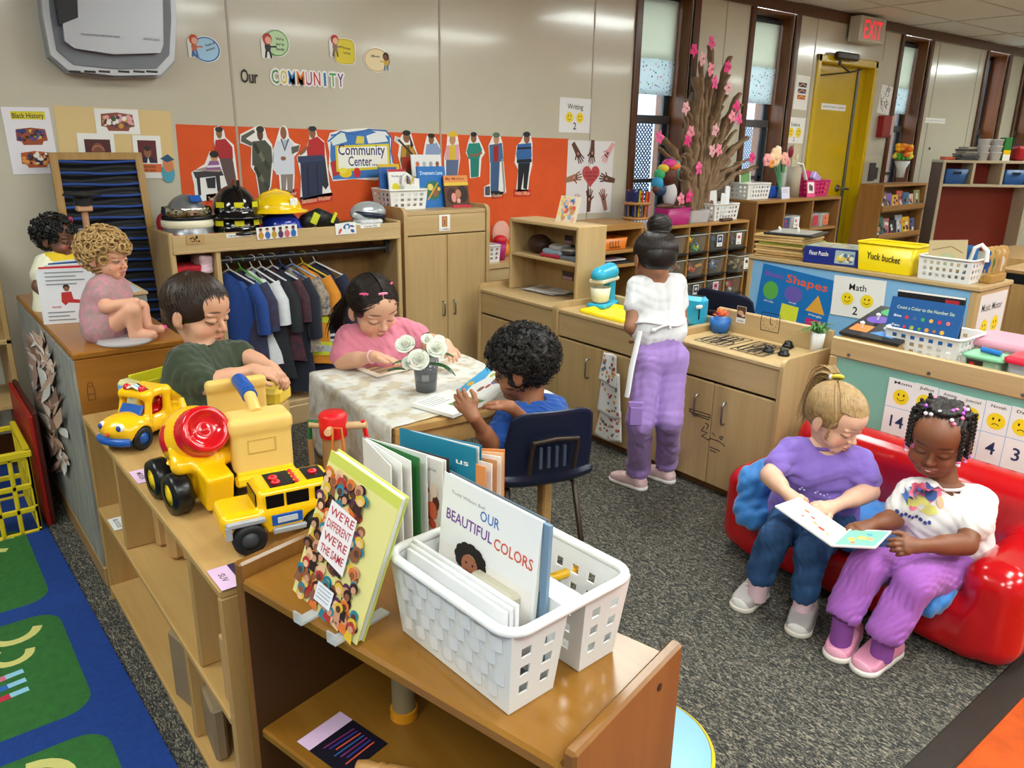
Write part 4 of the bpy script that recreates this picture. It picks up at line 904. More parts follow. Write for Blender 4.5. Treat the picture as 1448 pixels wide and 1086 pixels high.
def head_paint(P,c,R,s,skin,lipc,brow,iris='2a1a10',open_=.25,smile=0.,blush=.15,teeth=False,browz=.1,look=(0,-.3),lash='1a120e'):
 q=(P-np.array(c))@R/s;col=np.tile(np.array(hexc(skin)),(len(P),1));x,y,z=q[:,0],q[:,1],q[:,2]
 def mix(m,h,a=1.):
  m=np.clip(m,0,1)[:,None]*a;col[:]=col*(1-m)+np.array(hexc(h))*m
 fr=y>.12
 ss=lambda v,e=.15:np.clip((1-v)/e,0,1)
 ax_=np.abs(x)
 mix(ss(((ax_-.19)/.12)**2+((z+.17)/.1)**2,.9)*fr,'c8503c',blush)
 mix(ss(((x)/.07)**2+((z+.14)/.05)**2,.9)*fr,'b84a38',blush*.6)
 w=1+.3*smile;zc=z-smile*.5*x*x*4
 up=ss((x/(.085*w))**2+((zc+.262)/.024)**2,.4);lo=ss((x/(.072*w))**2+((zc+.312)/.03)**2,.4)
 mix(np.maximum(up,lo)*(y>.28),lipc,.8);mix(ss((x/(.085*w))**2+((zc+.286)/.009)**2,.5)*(y>.25),'3a1812',.75)
 if teeth:mix(ss((x/(.075*w))**2+((zc+.285)/.014)**2,.2)*(y>.25),'f0ebe4',1.)
 zb=.118+browz*0-.6*(ax_-.14)**2
 mix(ss(((ax_-.15)/.105)**2+((z-zb)/.019)**2,.6)*fr,brow,.8)
 ex=(ax_-.145)/.075;ez=z+.035
 hgt=.030*open_*2*(1-ex**2)+1e-4;line=-.020*(1-ex**2)+.004
 ins=(np.abs(ex)<1)*fr
 white=ins*((ez>line)*(ez<line+hgt));mix(white*1.,'e8e2dc')
 ir=ins*(((ax_-.145-np.sign(x)*look[0]*.03)/.034)**2+((ez-line-hgt*.5-look[1]*.01)/.034)**2<1)*(ez>line)*(ez<line+hgt);mix(ir*1.,iris)
 mix((np.abs(ex)<1.12)*fr*ss(np.abs(ez-line-hgt)/.011,.4),lash,.95);mix(ins*ss(np.abs(ez-line)/.005,.5),lash,.45*open_*2)
 mix(ins*ss(np.abs(ez-line-hgt-.022*(1-ex**2)-.012)/.005,.6),'5a2c1c',.35)
 for sx in(-1,1):mix(ss(((x-sx*.03)/.016)**2+((z+.165)/.012)**2,.6)*fr*(y>.3),'3a1812',.55)
 return col
def hand(S,w,d,n,side,L=.105,curl=(.5,)*4,thumb=.5,spread=1.,fk=.0035):
 w,d,n=V(w),V(d).normalized(),V(n);n=(n-d*n.dot(d)).normalized();b=d.cross(n)*side
 k=L/.105
 S.cap(w,w+d*.015*k,.0155*k,.0165*k,.012)
 for o in(-.6,0,.6):S.cap(w+d*.012*k+b*.014*o*k,w+d*.047*k+b*.021*o*k,.0105*k,.0095*k,.012)
 base=((.0205,.050),(.0072,.053),(-.0065,.051),(-.019,.046));ln=(.042,.046,.043,.034)
 for i in range(4):
  p=w+d*base[i][1]*k+b*base[i][0]*k;f=curl[i if i<len(curl)else-1];a=.12+f*.55;dd=(d+b*(.10-.075*i)*spread).normalized();prev=p-d*.006*k;r=(.0073,.0076,.0073,.0066)[i]*k
  for j,part in enumerate((.45,.32,.25)):
   v=(dd*math.cos(a)-n*math.sin(a)).normalized();q=p+v*ln[i]*part*k;S.cap(prev if j==0 else p,q,r*(1-.09*j),r*(1-.09*(j+1)),fk if j==0 else.004);p=q;a+=f*.75
 t0=w+d*.018*k+b*.013*k-n*.004*k;t1=t0+(d*.55+b*.75-n*.25*thumb).normalized()*.026*k;t2=t1+(d*.85+b*.35-n*.4*thumb).normalized()*.020*k;t3=t2+(d*.95+b*.05-n*.5*thumb).normalized()*.015*k
 S.cap(t0,t1,.011*k,.0088*k,.010);S.cap(t1,t2,.0086*k,.0076*k,.004);S.cap(t2,t3,.0076*k,.006*k,.004)
 return S
def limb(S,a,b,ra,rb,bulge=0,k=.012):
 a,b=V(a),V(b);S.cap(a,b,ra,rb,k)
 if bulge:S.cap(a+(b-a)*.2,a+(b-a)*.5,(ra+rb)/2+bulge,(ra+rb)/2+bulge*.6,.02)
SKM={}
def skinmat(n):
 if n not in SKM:SKM[n]=vcol('skin_'+n,.5,sss=.12)
 return SKM[n]
def locks(mb,paths,r0,r1,n=5):
 for p in paths:
  m=len(p);mb.tube(p,[r0+(r1-r0)*(i/(m-1))**1.5 for i in range(m)],n=n)
def cap_path(c,R,s,ph,th0,th1,rad,n=9,jit=0.,drop=0.,cen=(0,-.07,.13),ax=(.375,.44,.38),tilt=0.):
 out=[]
 for i in range(n):
  t=i/(n-1);th=th0+(th1-th0)*t;a=ph+jit*t
  q=np.array([math.sin(th)*math.sin(a),math.sin(th)*math.cos(a),math.cos(th)])
  if tilt:q=np.array([q[0],q[1]*math.cos(tilt)-q[2]*math.sin(tilt),q[1]*math.sin(tilt)+q[2]*math.cos(tilt)])
  q=np.array(cen)+q*np.array(ax)*rad;q[2]-=drop*t*t;out.append(V(np.array(c)+R@(q*s)))
 return out
def torso(S,P,a,b,rad,k=.035,ws=((-.04,.66,1.04),(.2,.58,1.0),(.45,.56,.98),(.7,.62,.96),(.92,.66,.72))):
 P,a,b=V(P),V(a),V(b);m=(a+b)/2;r=(b-a)/2
 for t,w,f in ws:c=P+(m-P)*t;S.cap(c-r*w,c+r*w,rad*f,None,k)
 nb=m+UP*.03;g=rad/.065
 for q in(a,b):S.cap(q+(m-q)*.2+UP*.006,nb-UP*.004,.026*g,.034*g,.02)
 n=len(ws)
 for i in range(n-1):
  c0,c1=P+(m-P)*ws[i][0],P+(m-P)*ws[i+1][0]
  for s in(-1,0,1):S.cap(c0+r*ws[i][1]*s*.9,c1+r*ws[i+1][1]*s*.9,rad*ws[i][2]*.97,rad*ws[i+1][2]*.97,k)
def neck(a,b,hc,HR,s):
 nb=(V(a)+V(b))/2+UP*.022;sk=V(np.array(hc)+HR@(np.array((0,-.14,-.22))*s));return nb,sk,((sk-nb).normalized()*.45+UP*.55).normalized()
def hole(S,nb,nu,r=.041):S.cap(nb+nu*.010,nb+nu*.15,r,r*1.9,.004,'-')
def collar(par,nb,nu,mat,r=.0415):
 u,w=basis(nu);o=nb+nu*.007;MB(mat).tube([o+u*r*math.cos(q)*1.05+w*r*math.sin(q)*1.05 for q in[2*PI*i/30 for i in range(30)]],.0048,closed=True,n=6).build('collar',par)
def clothmesh(name,S,mat,par,seed=1,amp=.0035,f=(26,26,26),sm=1):P,Q=S.mesh(fold(seed,amp*1.45,f));return npmesh(name,P,Q,mat,par,smooth=sm)
def body_mesh(par,B,HS,skin,paint,sm):
 """trunk, arms and hands with the head: one skin mesh"""
 P,Q=B.mesh();P2,Q2=HS.mesh();col=np.tile(np.array(hexc(skin)),(len(P),1));c2=paint(P2)
 return npmesh('body',np.concatenate([P,P2]),np.concatenate([Q,Q2+len(P)]),sm,par,np.concatenate([col,c2]),2)
def haircap(c,R,s,grow=1.,face=(0,.33,-.14),fr=(.36,.34,.33),h=.004,low=None):
 H=SDF(h);T=lambda p:np.array(c)+R@(np.array(p,float)*s)
 H.ell(T((0,-.075,.14)),np.array((.385,.445,.385))*grow*s,R,.03*s)
 H.ell(T((0,-.2,-.02)),np.array((.33,.30,.28))*grow*s,R,.06*s)
 H.ell(T(face),np.array(fr)*s,R,.05*s,'-');return H,T
def shoe(par,heel,toe,h,up_m,sole_m,toe_m=None,strap=None,lace=None,w=.034,logo=None):
 heel,toe=V(heel),V(toe);L=(toe-heel);l=L.length;d=L.normalized();n=V((0,0,1));b=n.cross(d);z0=heel.z
 o=heel;pt=lambda f,s,z:o+d*(l*f)+b*(w*s)+n*z
 so=SDF(.0028);so.cap(pt(.16,0,.008),pt(.5,0,.008),w*.80,w*.86,.01).cap(pt(.5,0,.008),pt(.84,.06,.008),w*.86,w*.95,.01);so.cut(pt(0,0,.017),n,.006);so.cut(pt(0,0,.0005),-n,.004)
 P,Q=so.mesh();root_o=npmesh('shoe',P,Q,sole_m,par,smooth=1)
 u=SDF(.0028);u.cap(pt(.17,0,.028),pt(.5,0,.028),w*.74,w*.78,.012).cap(pt(.5,0,.026),pt(.83,.05,.019),w*.78,w*.84,.015);u.cap(pt(.2,0,.03),pt(.24,0,.055+h*.2),w*.66,w*.60,.015);u.cap(pt(.34,0,.05),pt(.7,.02,.026),w*.62,w*.7,.02)
 u.cut(pt(0,0,.014),-n,.003);u.cut(pt(.2,0,.066),n+d*.25,.004);P,Q=u.mesh();npmesh('upper',P,Q,up_m,root_o,smooth=2)
 if toe_m:
  t=SDF(.0028);t.cap(pt(.66,.03,.024),pt(.83,.05,.019),w*.80,w*.855,.012);t.cut(pt(0,0,.015),-n,.002);t.cut(pt(.86,0,0),-d+n*.55,.003);P,Q=t.mesh();npmesh('toe_cap',P,Q,toe_m,root_o,smooth=1)
 if strap:
  m=MB(strap)
  def st(u_,v):a=PI*(u_*1.0);f=.30+.13*v;return pt(f,-math.cos(a)*.86,.026+math.sin(a)*(.066-.020*v))
  m.surf(st,20,3,thick=tuple(n*.003)).build('strap',root_o)
 if lace:
  m=MB(lace)
  for k in range(3):f=.46+.075*k;m.tube([pt(f,-.5,.062-.010*k),pt(f+.02,0,.0765-.0125*k),pt(f+.035,.5,.060-.010*k)],.003,n=5)
  m.build('lace',root_o)
 if logo:m=MB(logo);c=pt(.3,-.80,.034);m.ell(c,(.008,.003,.007)).build('badge',root_o)
 return root_o
def D(x,y,d):return at(x,y,d)
RGT=V((CR.x,CR.y,0)).normalized();AWY=V((CF.x,CF.y,0)).normalized();UP=V((0,0,1))
def dirv(r,a,u):return(RGT*r+AWY*a+UP*u).normalized()
def green_boy():
 d=2.30;R_=np.random.RandomState(3)
 t=thing('person','young boy in a dark green T-shirt standing behind the toy trucks','person',(.70,2.35,0))
 fw=dirv(.93,-.26,-.20);up=dirv(.18,-.02,1);HR=frame(fw,up);hc=D(281,441,d);s=.208
 shN,shF=D(262,512,d-.09),D(318,503,d+.08)
 elN,wrN=D(289,545,d-.12),D(357,523,d-.05);elF,wrF=D(345,504,d+.06),D(383,519,d+.02)
 P=D(288,606,d+.0)
 nb,sk,nu=neck(shN,shF,hc,HR,s);B=SDF(.003);B.cap(nb-UP*.02,sk,.035,.034)
 torso(B,P,shN,shF,.048);limb(B,shN,elN,.030,.026);limb(B,elN,wrN,.026,.0175,.004);limb(B,shF,elF,.028,.024);limb(B,elF,wrF,.025,.0175,.003)
 hand(B,wrN,dirv(.95,.05,-.12),dirv(.2,-.35,.95),1,.098,(.55,.6,.65,.7),.6)
 hand(B,wrF,dirv(.75,-.35,-.5),dirv(.5,.1,.9),-1,.094,(.6,.7,.75,.8),.6)
 for sx,q in((-1,shN),(1,shF)):
  hip=P+(q-(shN+shF)/2)*.55;hip.z=P.z;f=V((hip.x,hip.y,.06));B.cap(hip,f+UP*.2,.05,.036,.02);B.cap(f+UP*.2,f,.036,.026,.02)
 HS=SDF(.0019);head_sdf(HS,hc,HR,s,cheek=1.05);HS.cap(nb,sk,.033,.036,.02)
 body_mesh(t,B,HS,'cf9a7c',lambda P_:head_paint(P_,hc,HR,s,'cf9a7c','b0625a','2c1c12',open_=.10,blush=.18),skinmat('a'))
 S=SDF(.0035);torso(S,P,shN,shF,.071,ws=((-.2,.72,1.0),(.2,.6,1.0),(.5,.57,.98),(.75,.62,.95),(.93,.64,.74)));limb(S,shN,shN+(elN-shN)*.86,.044,.046,k=.02);limb(S,shF,shF+(elF-shF)*.75,.043,.044,k=.02)
 hole(S,nb,nu)
 clothmesh('shirt',S,M('2f3a26',.85,nz=.08,ns=30,sheen=.2),t,4,.0042)
 collar(t,nb,nu,M('2a3422',.85))
 pr=MB(M('b8962c',.6))
 for i in range(7):pr.ell(D(311+i*1.7,552+(i%3)*2.2-1,d-.093),.0028,n=6,k=4)
 pr.build('shirt_print',t)
 TR=SDF(.005);
 for q in(shN,shF):
  hip=P+(q-(shN+shF)/2)*.5;hip.z=P.z;f=V((hip.x,hip.y,.05));TR.cap(hip,f,.062,.044,.03)
 clothmesh('trousers',TR,M('2c3440',.85),t,9,.004)
 for q in(shN,shF):
  f=P+(q-(shN+shF)/2)*.5;f.z=0;dd=V((fw.x,fw.y,0)).normalized();shoe(t,f-dd*.045,f+dd*.1,.02,DGREY,WHT)
 H,T=haircap(hc,HR,s,1.04,face=(0,.42,-.20),fr=(.40,.30,.275));H.ell(T((.41,-.0,-.16)),np.array((.1,.12,.15))*s,HR,.03*s,'-');H.ell(T((-.41,-.0,-.16)),np.array((.1,.12,.15))*s,HR,.03*s,'-')
 hm=M('241710',.42,h2='33221a',ns=30,st=(1,1,1));P_,Q_=H.mesh();hair=npmesh('hair',P_,Q_,hm,t,smooth=2)
 ps=[]
 for i in range(1500):
  a=R_.uniform(-PI,PI);ca=math.cos(a);th1=(1.36+.09*R_.normal())if ca>.5 else(1.62+.5*max(0,-ca)+.1*R_.normal()if abs(math.sin(a))<.8 or ca<0 else 1.45+.08*R_.normal())
  th0=R_.uniform(.05,max(.2,th1-.45));ps.append(cap_path(hc,HR,s,a,th0,min(th0+.75,th1),1.035+.075*R_.rand(),7,R_.normal()*.16,.0,tilt=.25))
 m=MB(M('2a1b12',.38,h2='3a281c',ns=60));locks(m,ps,.0028,.0008,4);m.build('hair_strands',hair)
green_boy()
def pink_girl():
 d=3.02;R_=np.random.RandomState(5)
 t=thing('person','young girl in a pink T-shirt behind the lace table looking at a picture card','person',(1.45,2.85,0))
 fw=dirv(.5,-.70,-.34);up=dirv(.12,-.30,1);HR=frame(fw,up);hc=D(529,436,d);s=.236
 a,b=D(492,478,d+.03),D(569,466,d+.06);P=D(530,560,d+.1)
 elA,wrA=D(484,512,d-.03),D(529,504,d-.13);elB,wrB=D(604,482,d+.02),D(631,486,d-.03)
 nb,sk,nu=neck(a,b,hc,HR,s);B=SDF(.003);B.cap(nb-UP*.02,sk,.037,.036);torso(B,P,a,b,.056)
 limb(B,a,elA,.033,.030);limb(B,elA,wrA,.029,.020,.003);limb(B,b,elB,.031,.027);limb(B,elB,wrB,.027,.019,.003)
 hand(B,wrA,dirv(.9,-.15,-.05),dirv(.1,.15,1),1,.108,(.25,.2,.2,.3),.3);hand(B,wrB,dirv(.35,-.8,-.35),dirv(.2,.1,1),-1,.10,(.3,.3,.35,.4),.3)
 HS=SDF(.0022);head_sdf(HS,hc,HR,s,nose=.97,cheek=1.12);HS.cap(nb,sk,.036,.038,.02)
 body_mesh(t,B,HS,'d6a488',lambda q:head_paint(q,hc,HR,s,'d6a488','b8625c','2a1c16',open_=.14,blush=.3),skinmat('a'))
 S=SDF(.0038);torso(S,P,a,b,.080,ws=((-.1,.7,1.05),(.2,.6,1.0),(.5,.58,.97),(.75,.62,.93),(.93,.66,.70)));limb(S,a,a+(elA-a)*.75,.050,.052,k=.02);limb(S,b,b+(elB-b)*.6,.048,.046,k=.02)
 hole(S,nb,nu,.045)
 clothmesh('shirt',S,M('d67c92',.85,nz=.05,ns=30,sheen=.2),t,7,.0038)
 collar(t,nb,nu,M('cf7288',.85),.046)
 c_=wrA-(wrA-elA).normalized()*.012;dd=(wrA-elA).normalized();u,w=basis(dd);MB(M('e0a8b0',.4)).tube([c_+u*.0225*math.cos(q)+w*.0225*math.sin(q)for q in[2*PI*i/20 for i in range(20)]],.004,closed=True,n=6).build('bracelet',t)
 TR=SDF(.006)
 for q in(-1,1):
  hip=P+(b-a)*.25*q;hip.z=.32;kn=hip+V((-.02,-.2,0));TR.cap(hip,kn,.062,.05,.03);TR.cap(kn,V((kn.x,kn.y,.06)),.05,.04,.03)
 TR.cap(P,V((P.x,P.y,.32)),.075,.08,.03);clothmesh('trousers',TR,M('4a5a78',.85),t,9,.003)
 hm=M('15100f',.3,h2='241a18',ns=40);H,T=haircap(hc,HR,s,1.02,face=(0,.40,-.14),fr=(.37,.34,.33));P_,Q_=H.mesh();hair=npmesh('hair',P_,Q_,hm,t,smooth=2)
 tail=V(T((-.30,-.42,.0)));ps=[]
 for i in range(1100):
  sd=R_.choice((-1,1));y0=R_.uniform(-.35,.30);z0=.13+.385*math.sqrt(max(0,1-((y0+.07)/.46)**2));p0=np.array((sd*.012,y0,z0+.01));p2=np.array((sd*.30*(1 if sd>0 else.9),-.40,.05))
  md=np.array((sd*R_.uniform(.20,.40),y0*R_.uniform(.3,.95),R_.uniform(-.02,.36)));pts=[]
  for k in range(8):
   f=k/7;q=(1-f)**2*p0+2*f*(1-f)*md+f*f*p2;v=q-np.array((0,-.075,.14));v=v/np.linalg.norm(v/np.array((.395,.455,.395)));pts.append(V(T(v*(1.0+.045*R_.rand())+np.array((0,-.075,.14)))))
  ps.append(pts)
 for sd in(-1,1):
  base=np.array((sd*.33,-.36,.02))
  for i in range(150):
   o=R_.normal(size=3)*.04;L_=R_.uniform(.5,.75);ps.append([V(T(base+o*(.6+f)+np.array((sd*.13*math.sin(f*2.2),-.10*f,-L_*f))))for f in[k/7 for k in range(8)]])
 m=MB(M('17110f',.28,h2='2a1f1c',ns=80));locks(m,ps,.0021,.0008,4);m.build('hair_strands',hair)
 for p,nm in(((-.25,.02,.42),'e85c8c'),((.25,.12,.38),'e85c8c'),((-.36,-.12,.25),'e87a9c'),((.0,.25,.42),'e88aa8')):
  q=V(T(p));v=V(T(np.array(p)*1.06))-q;u,w=basis(v);MB(M(nm,.3)).ell(V(T(np.array(p)*1.03)),(.0065,.0065,.0065)).tube([q+v*.6-u*.016,q+v-u*.005,q+v+u*.008,q+v*.6+u*.018],.0045,n=6).build('hair_clip',hair)
pink_girl()
def blue_boy():
 d=2.60;R_=np.random.RandomState(8)
 t=thing('person','young boy in a blue T-shirt with curly black hair reading on the navy chair','person',(1.58,1.9,0))
 fw=dirv(-.86,.30,-.26);up=dirv(-.14,.02,1);HR=frame(fw,up);hc=D(737,519,d);s=.226
 a,b=D(719,594,d-.04),D(783,578,d+.06)
 P=V((1.595,1.90,.375))
 elA,wrA=D(699,634,d-.07),onz(670,590,.60);elB=D(790,640,d+.1);wrB=onz(722,575,.60)
 nb,sk,nu=neck(a,b,hc,HR,s);B=SDF(.003);B.cap(nb-UP*.02,sk,.036,.037);torso(B,P,a,b,.05)
 limb(B,a,elA,.033,.028);limb(B,elA,wrA,.027,.0185,.003);limb(B,b,elB,.032,.028);limb(B,elB,wrB,.026,.019)
 hand(B,wrA,dirv(-.55,.25,.6),dirv(-.35,-.8,.35),1,.106,(.35,.3,.35,.45),.4);hand(B,wrB,dirv(-.8,.3,.1),dirv(0,.2,1),-1,.10,(.4,)*4)
 hips=[V((1.53,1.95,.345)),V((1.66,1.92,.345))];kn=[onz(676,658,.355),onz(703,634,.36)]
 for h_,k_ in zip(hips,kn):f=V((k_.x,k_.y,.07));B.cap(h_,k_,.05,.038,.02);B.cap(k_-UP*.01,f,.036,.024,.02)
 HS=SDF(.0021);head_sdf(HS,hc,HR,s);HS.cap(nb,sk,.036,.038,.02)
 body_mesh(t,B,HS,'9a6446',lambda q:head_paint(q,hc,HR,s,'9a6446','8a4a42','1a100c',open_=.15,blush=.08),skinmat('a'))
 S=SDF(.0035);torso(S,P,a,b,.072);limb(S,a,a+(elA-a)*.72,.047,.050,k=.02);limb(S,b,b+(elB-b)*.7,.046,.048,k=.02);hole(S,nb,nu)
 clothmesh('shirt',S,M('124a9a',.8,nz=.06,ns=30,sheen=.2),t,12,.0045)
 collar(t,nb,nu,M('10438c',.8))
 TR=SDF(.0045)
 for h_,k_ in zip(hips,kn):TR.cap(h_,k_,.058,.05,.015);TR.cap(k_,k_+(V((k_.x,k_.y,.1))-k_)*.25,.05,.052,.015)
 TR.cap(hips[0],hips[1],.06,.06,.03);TR.cap(P,(hips[0]+hips[1])/2,.062,.06,.03);clothmesh('shorts',TR,M('4a6a94',.85,h2='3a5680',ns=40),t,5,.004)
 for k_ in kn:shoe(t,V((k_.x+.03,k_.y-.03,0)),V((k_.x-.07,k_.y+.06,0)),.02,M('2a2c30',.6),WHT)
 H,T=haircap(hc,HR,s,1.04,face=(0,.42,-.16),fr=(.40,.34,.33),h=.0032);H.ell(T((-.42,.02,-.14)),np.array((.12,.12,.16))*s,HR,.03*s,'-');H.ell(T((.42,.02,-.14)),np.array((.12,.12,.16))*s,HR,.03*s,'-')
 n0=len(H.p)
 for i in range(900):
  v=R_.normal(size=3);v/=np.linalg.norm(v)
  q=v*np.array((.40,.46,.41))*R_.uniform(1.0,1.12)+np.array((0,-.075,.15))
  if(q[1]>.22 and q[2]<.14)or q[2]<-.24 or(abs(q[0])>.28 and q[1]>-.12 and q[2]<.02):continue
  H.ell(T(q),R_.uniform(.028,.05)*s,None,.006)
 hm=M('0e0b0a',.55,h2='1c1614',ns=60);P_,Q_=H.mesh();hair=npmesh('hair',P_,Q_,hm,t,smooth=0)
 ps=[]
 for i in range(700):
  v=R_.normal(size=3);v/=np.linalg.norm(v);q=v*np.array((.41,.47,.42))*1.08+np.array((0,-.075,.15))
  if(q[1]>.22 and q[2]<.12)or q[2]<-.24 or(abs(q[0])>.28 and q[1]>-.12 and q[2]<.0):continue
  u,w=basis(V(v));r=R_.uniform(.025,.045);ph=R_.uniform(0,6);ps.append([V(T(q+np.array(u)*r*math.cos(ph+k*.9)+np.array(w)*r*math.sin(ph+k*.9)+v*.012*k))for k in range(8)])
 m=MB(M('13100e',.42));locks(m,ps,.0022,.0012,4);m.build('hair_curls',hair)
blue_boy()
def sink_girl():
 d=2.98;R_=np.random.RandomState(11)
 t=thing('person','girl in a white T-shirt and lilac trousers standing at the play sink, back turned','person',(2.36,2.0,0))
 fw=dirv(-.22,.9,-.38);up=dirv(.0,.3,1);HR=frame(fw,up);hc=D(925,366,d);s=.205
 a,b=D(900,404,d-.0),D(957,399,d+.02);P=D(932,482,d)
 elA,wrA=D(893,462,d-.02),D(905,480,d+.17);elB,wrB=D(963,455,d+.08),D(952,470,d+.22)
 nb,sk,nu=neck(a,b,hc,HR,s);B=SDF(.003);B.cap(nb-UP*.02,sk,.036,.038);torso(B,P,a,b,.036,ws=((.1,.4,1.),(.3,.4,1.),(.6,.45,1.),(.92,.6,.9)))
 limb(B,a,elA,.031,.0265);limb(B,elA,wrA,.026,.019);limb(B,b,elB,.030,.026);limb(B,elB,wrB,.026,.019)
 hand(B,wrA,dirv(.2,.9,-.2),dirv(0,.2,1),-1,.105,(.5,)*4);hand(B,wrB,dirv(-.3,.9,-.2),dirv(0,.2,1),1,.105,(.5,)*4)
 anL,anR=onz(903,683,.07),onz(938,672,.07);anL,anR=onz(913,694,0).lerp(onz(866,676,0),.25)+UP*.075,onz(952,684,0).lerp(onz(911,668,0),.25)+UP*.075
 hips=[D(915,520,d),D(950,518,d+.02)];kn=[D(905,596,d+.0),D(946,592,d+.01)]
 for h_,k_,n_ in zip(hips,kn,(anL,anR)):B.cap(h_,k_,.034,.026,.02);B.cap(k_,n_,.026,.024,.02);B.cap(n_,V((n_.x,n_.y,.04)),.026,.025,.01)
 HS=SDF(.0024);head_sdf(HS,hc,HR,s);HS.cap(nb,sk,.036,.04,.02)
 body_mesh(t,B,HS,'9c6a4e',lambda q:head_paint(q,hc,HR,s,'9c6a4e','8a4a42','1a100c'),skinmat('a'))
 S=SDF(.0035);torso(S,P+(a+b-P*2)/2*.08,a,b,.049,ws=((.04,.58,1.0),(.2,.54,.97),(.45,.5,.97),(.72,.56,.95),(.93,.64,.78)));limb(S,a,a+(elA-a)*.48,.036,.039,k=.015);limb(S,b,b+(elB-b)*.50,.036,.038,k=.015);hole(S,nb,nu)
 clothmesh('shirt',S,M('dcdcdf',.8,sheen=.2),t,21,.003,(24,24,40))
 TR=SDF(.0038)
 for i,(h_,k_,n_)in enumerate(zip(hips,kn,(anL,anR))):
  TR.cap(h_,k_,.057,.048,.014);TR.cap(k_,n_+UP*.03,.048,.045,.02);TR.cap(n_+UP*.034,n_+UP*.014,.049,.049,.004)
 TR.cap(P+UP*.01+(hips[0]-hips[1])*.26,P+UP*.01+(hips[1]-hips[0])*.26,.054,.054,.02);TR.cap(hips[0]+UP*.035,hips[1]+UP*.035,.061,.061,.02)
 TR.cut(P+UP*.045,dirv(0,.05,1),.004);TR.cut(V((0,0,.052)),-UP,.004);clothmesh('trousers',TR,M('a483c8',.85,nz=.07,ns=25,sheen=.15),t,23,.0036,(34,34,16))
 pk=MB(M('9d7cc2',.85));c=D(899,588,d-.055);pk.box(c,(.05,.02,.075),bev=.008,R=Matrix.Rotation(-.75,3,'Z')).box(D(899,572,d-.068),(.056,.014,.022),bev=.005,R=Matrix.Rotation(-.75,3,'Z'));pk.build('cargo_pocket',t)
 ap=MB(M('e4e2e4',.8));k0=P+UP*.075
 ap.tube([k0+(b-a).normalized()*.095*math.cos(q)+AWY*.058*math.sin(q)+UP*.012*math.sin(2*q)for q in[2*PI*i/40 for i in range(40)]],.009,closed=True,n=6,flat=.5)
 ap.tube([D(905,468,d-.085),D(900,490,d-.09),D(893,520,d-.1),D(888,552,d-.1),D(886,562,d-.1)],[.012,.014,.014,.013,.012],n=8,flat=.35);ap.ell(D(925,467,d-.083),(.012,.008,.009)).tube([D(925,467,d-.083),D(936,462,d-.088),D(946,459,d-.08),D(948,465,d-.08)],.005,n=6);ap.build('apron_strings',t)
 PKS,SOL=M('d9b6b8',.6),M('e6dede',.5)
 shoe(t,onz(913,694,0),onz(866,676,0),.02,PKS,SOL,lace=M('e8d8d8',.6),w=.040);shoe(t,onz(952,684,0),onz(911,668,0),.02,PKS,SOL,lace=M('e8d8d8',.6),w=.040)
 hm=M('17110f',.35,h2='221a17',ns=60);H,T=haircap(hc,HR,s,1.03,face=(0,.40,-.2),fr=(.40,.34,.36));bun=V(T((0,-.28,.56)));H.ell(bun,(.046,.046,.040),None,.012);P_,Q_=H.mesh();hair=npmesh('hair',P_,Q_,hm,t,smooth=2)
 ps=[];bt=np.array((0,-.24,.46))
 for i in range(1300):
  a_=R_.uniform(-PI,PI);ca=math.cos(a_);th=1.25 if ca>.4 else 1.75+.5*max(0,-ca);v=np.array((math.sin(th)*math.sin(a_),math.sin(th)*ca,math.cos(th)));p0=v*np.array((.385,.445,.385));p2=bt-np.array((0,-.075,.14));pts=[];f1=R_.uniform(.55,1)
  for k in range(9):
   f=k/8*f1;q=p0*(1-f)+p2*f;q=q/np.linalg.norm(q/np.array((.398,.458,.398)))*(1+.012*R_.rand());pts.append(V(T(q+np.array((0,-.075,.14)))))
  ps.append(pts)
 for i in range(90):
  ph,th0=R_.uniform(0,6.3),R_.uniform(-.9,.9);ps.append([bun+V((.0475*math.cos(th0+.1*k)*math.cos(ph+k*.35),.0475*math.cos(th0+.1*k)*math.sin(ph+k*.35),.042*math.sin(th0+.1*k)))for k in range(9)])
 m=MB(M('1a1412',.32,h2='2a211d',ns=80));locks(m,ps,.0019,.0008,4);m.build('hair_strands',hair)
sink_girl()
sofa=thing('sofa','small glossy red child sofa in front of the teal divider','sofa',(2.42,1.03,0))
RS=M('b80c14',.2,coat=.4)
S=SDF(.006)
S.box((2.60,1.03,.235),(.085,.45,.205),.08,None,.03).box((2.40,1.03,.10),(.235,.40,.09),.05,None,.03)
S.box((2.40,.632,.165),(.235,.088,.155),.075,None,.03).box((2.40,1.428,.165),(.235,.088,.155),.075,None,.03)
S.cut((0,0,.006),(0,0,-1),.01);P_,Q_=S.mesh();npmesh('sofa_body',P_,Q_,RS,sofa,smooth=2)
bl=thing('blanket','blue quilted blanket spread over the seat of the red sofa','blanket',(2.36,1.05,.19))
BLQ=M('2f7ac4',.6,nz=.06,ns=12,sheen=.3)
S=SDF(.005);S.box((2.345,1.03,.205),(.19,.315,.025),.024,None,.02)
for p,q,r in(((2.17,1.36,.21),(2.17,1.12,.20),.03),((2.16,.85,.19),(2.16,.74,.17),.03),((2.25,1.33,.25),(2.12,1.33,.20),.045),((2.38,1.36,.30),(2.2,1.37,.31),.06),((2.16,1.38,.30),(2.13,1.36,.20),.05),((2.20,.755,.20),(2.10,.745,.165),.03),((2.13,.76,.165),(2.11,.84,.15),.028)):S.cap(p,q,r,r*.9,.03)
P_,Q_=S.mesh(fold(31,.012,(20,20,26)));npmesh('quilt',P_,Q_,BLQ,bl,smooth=2)
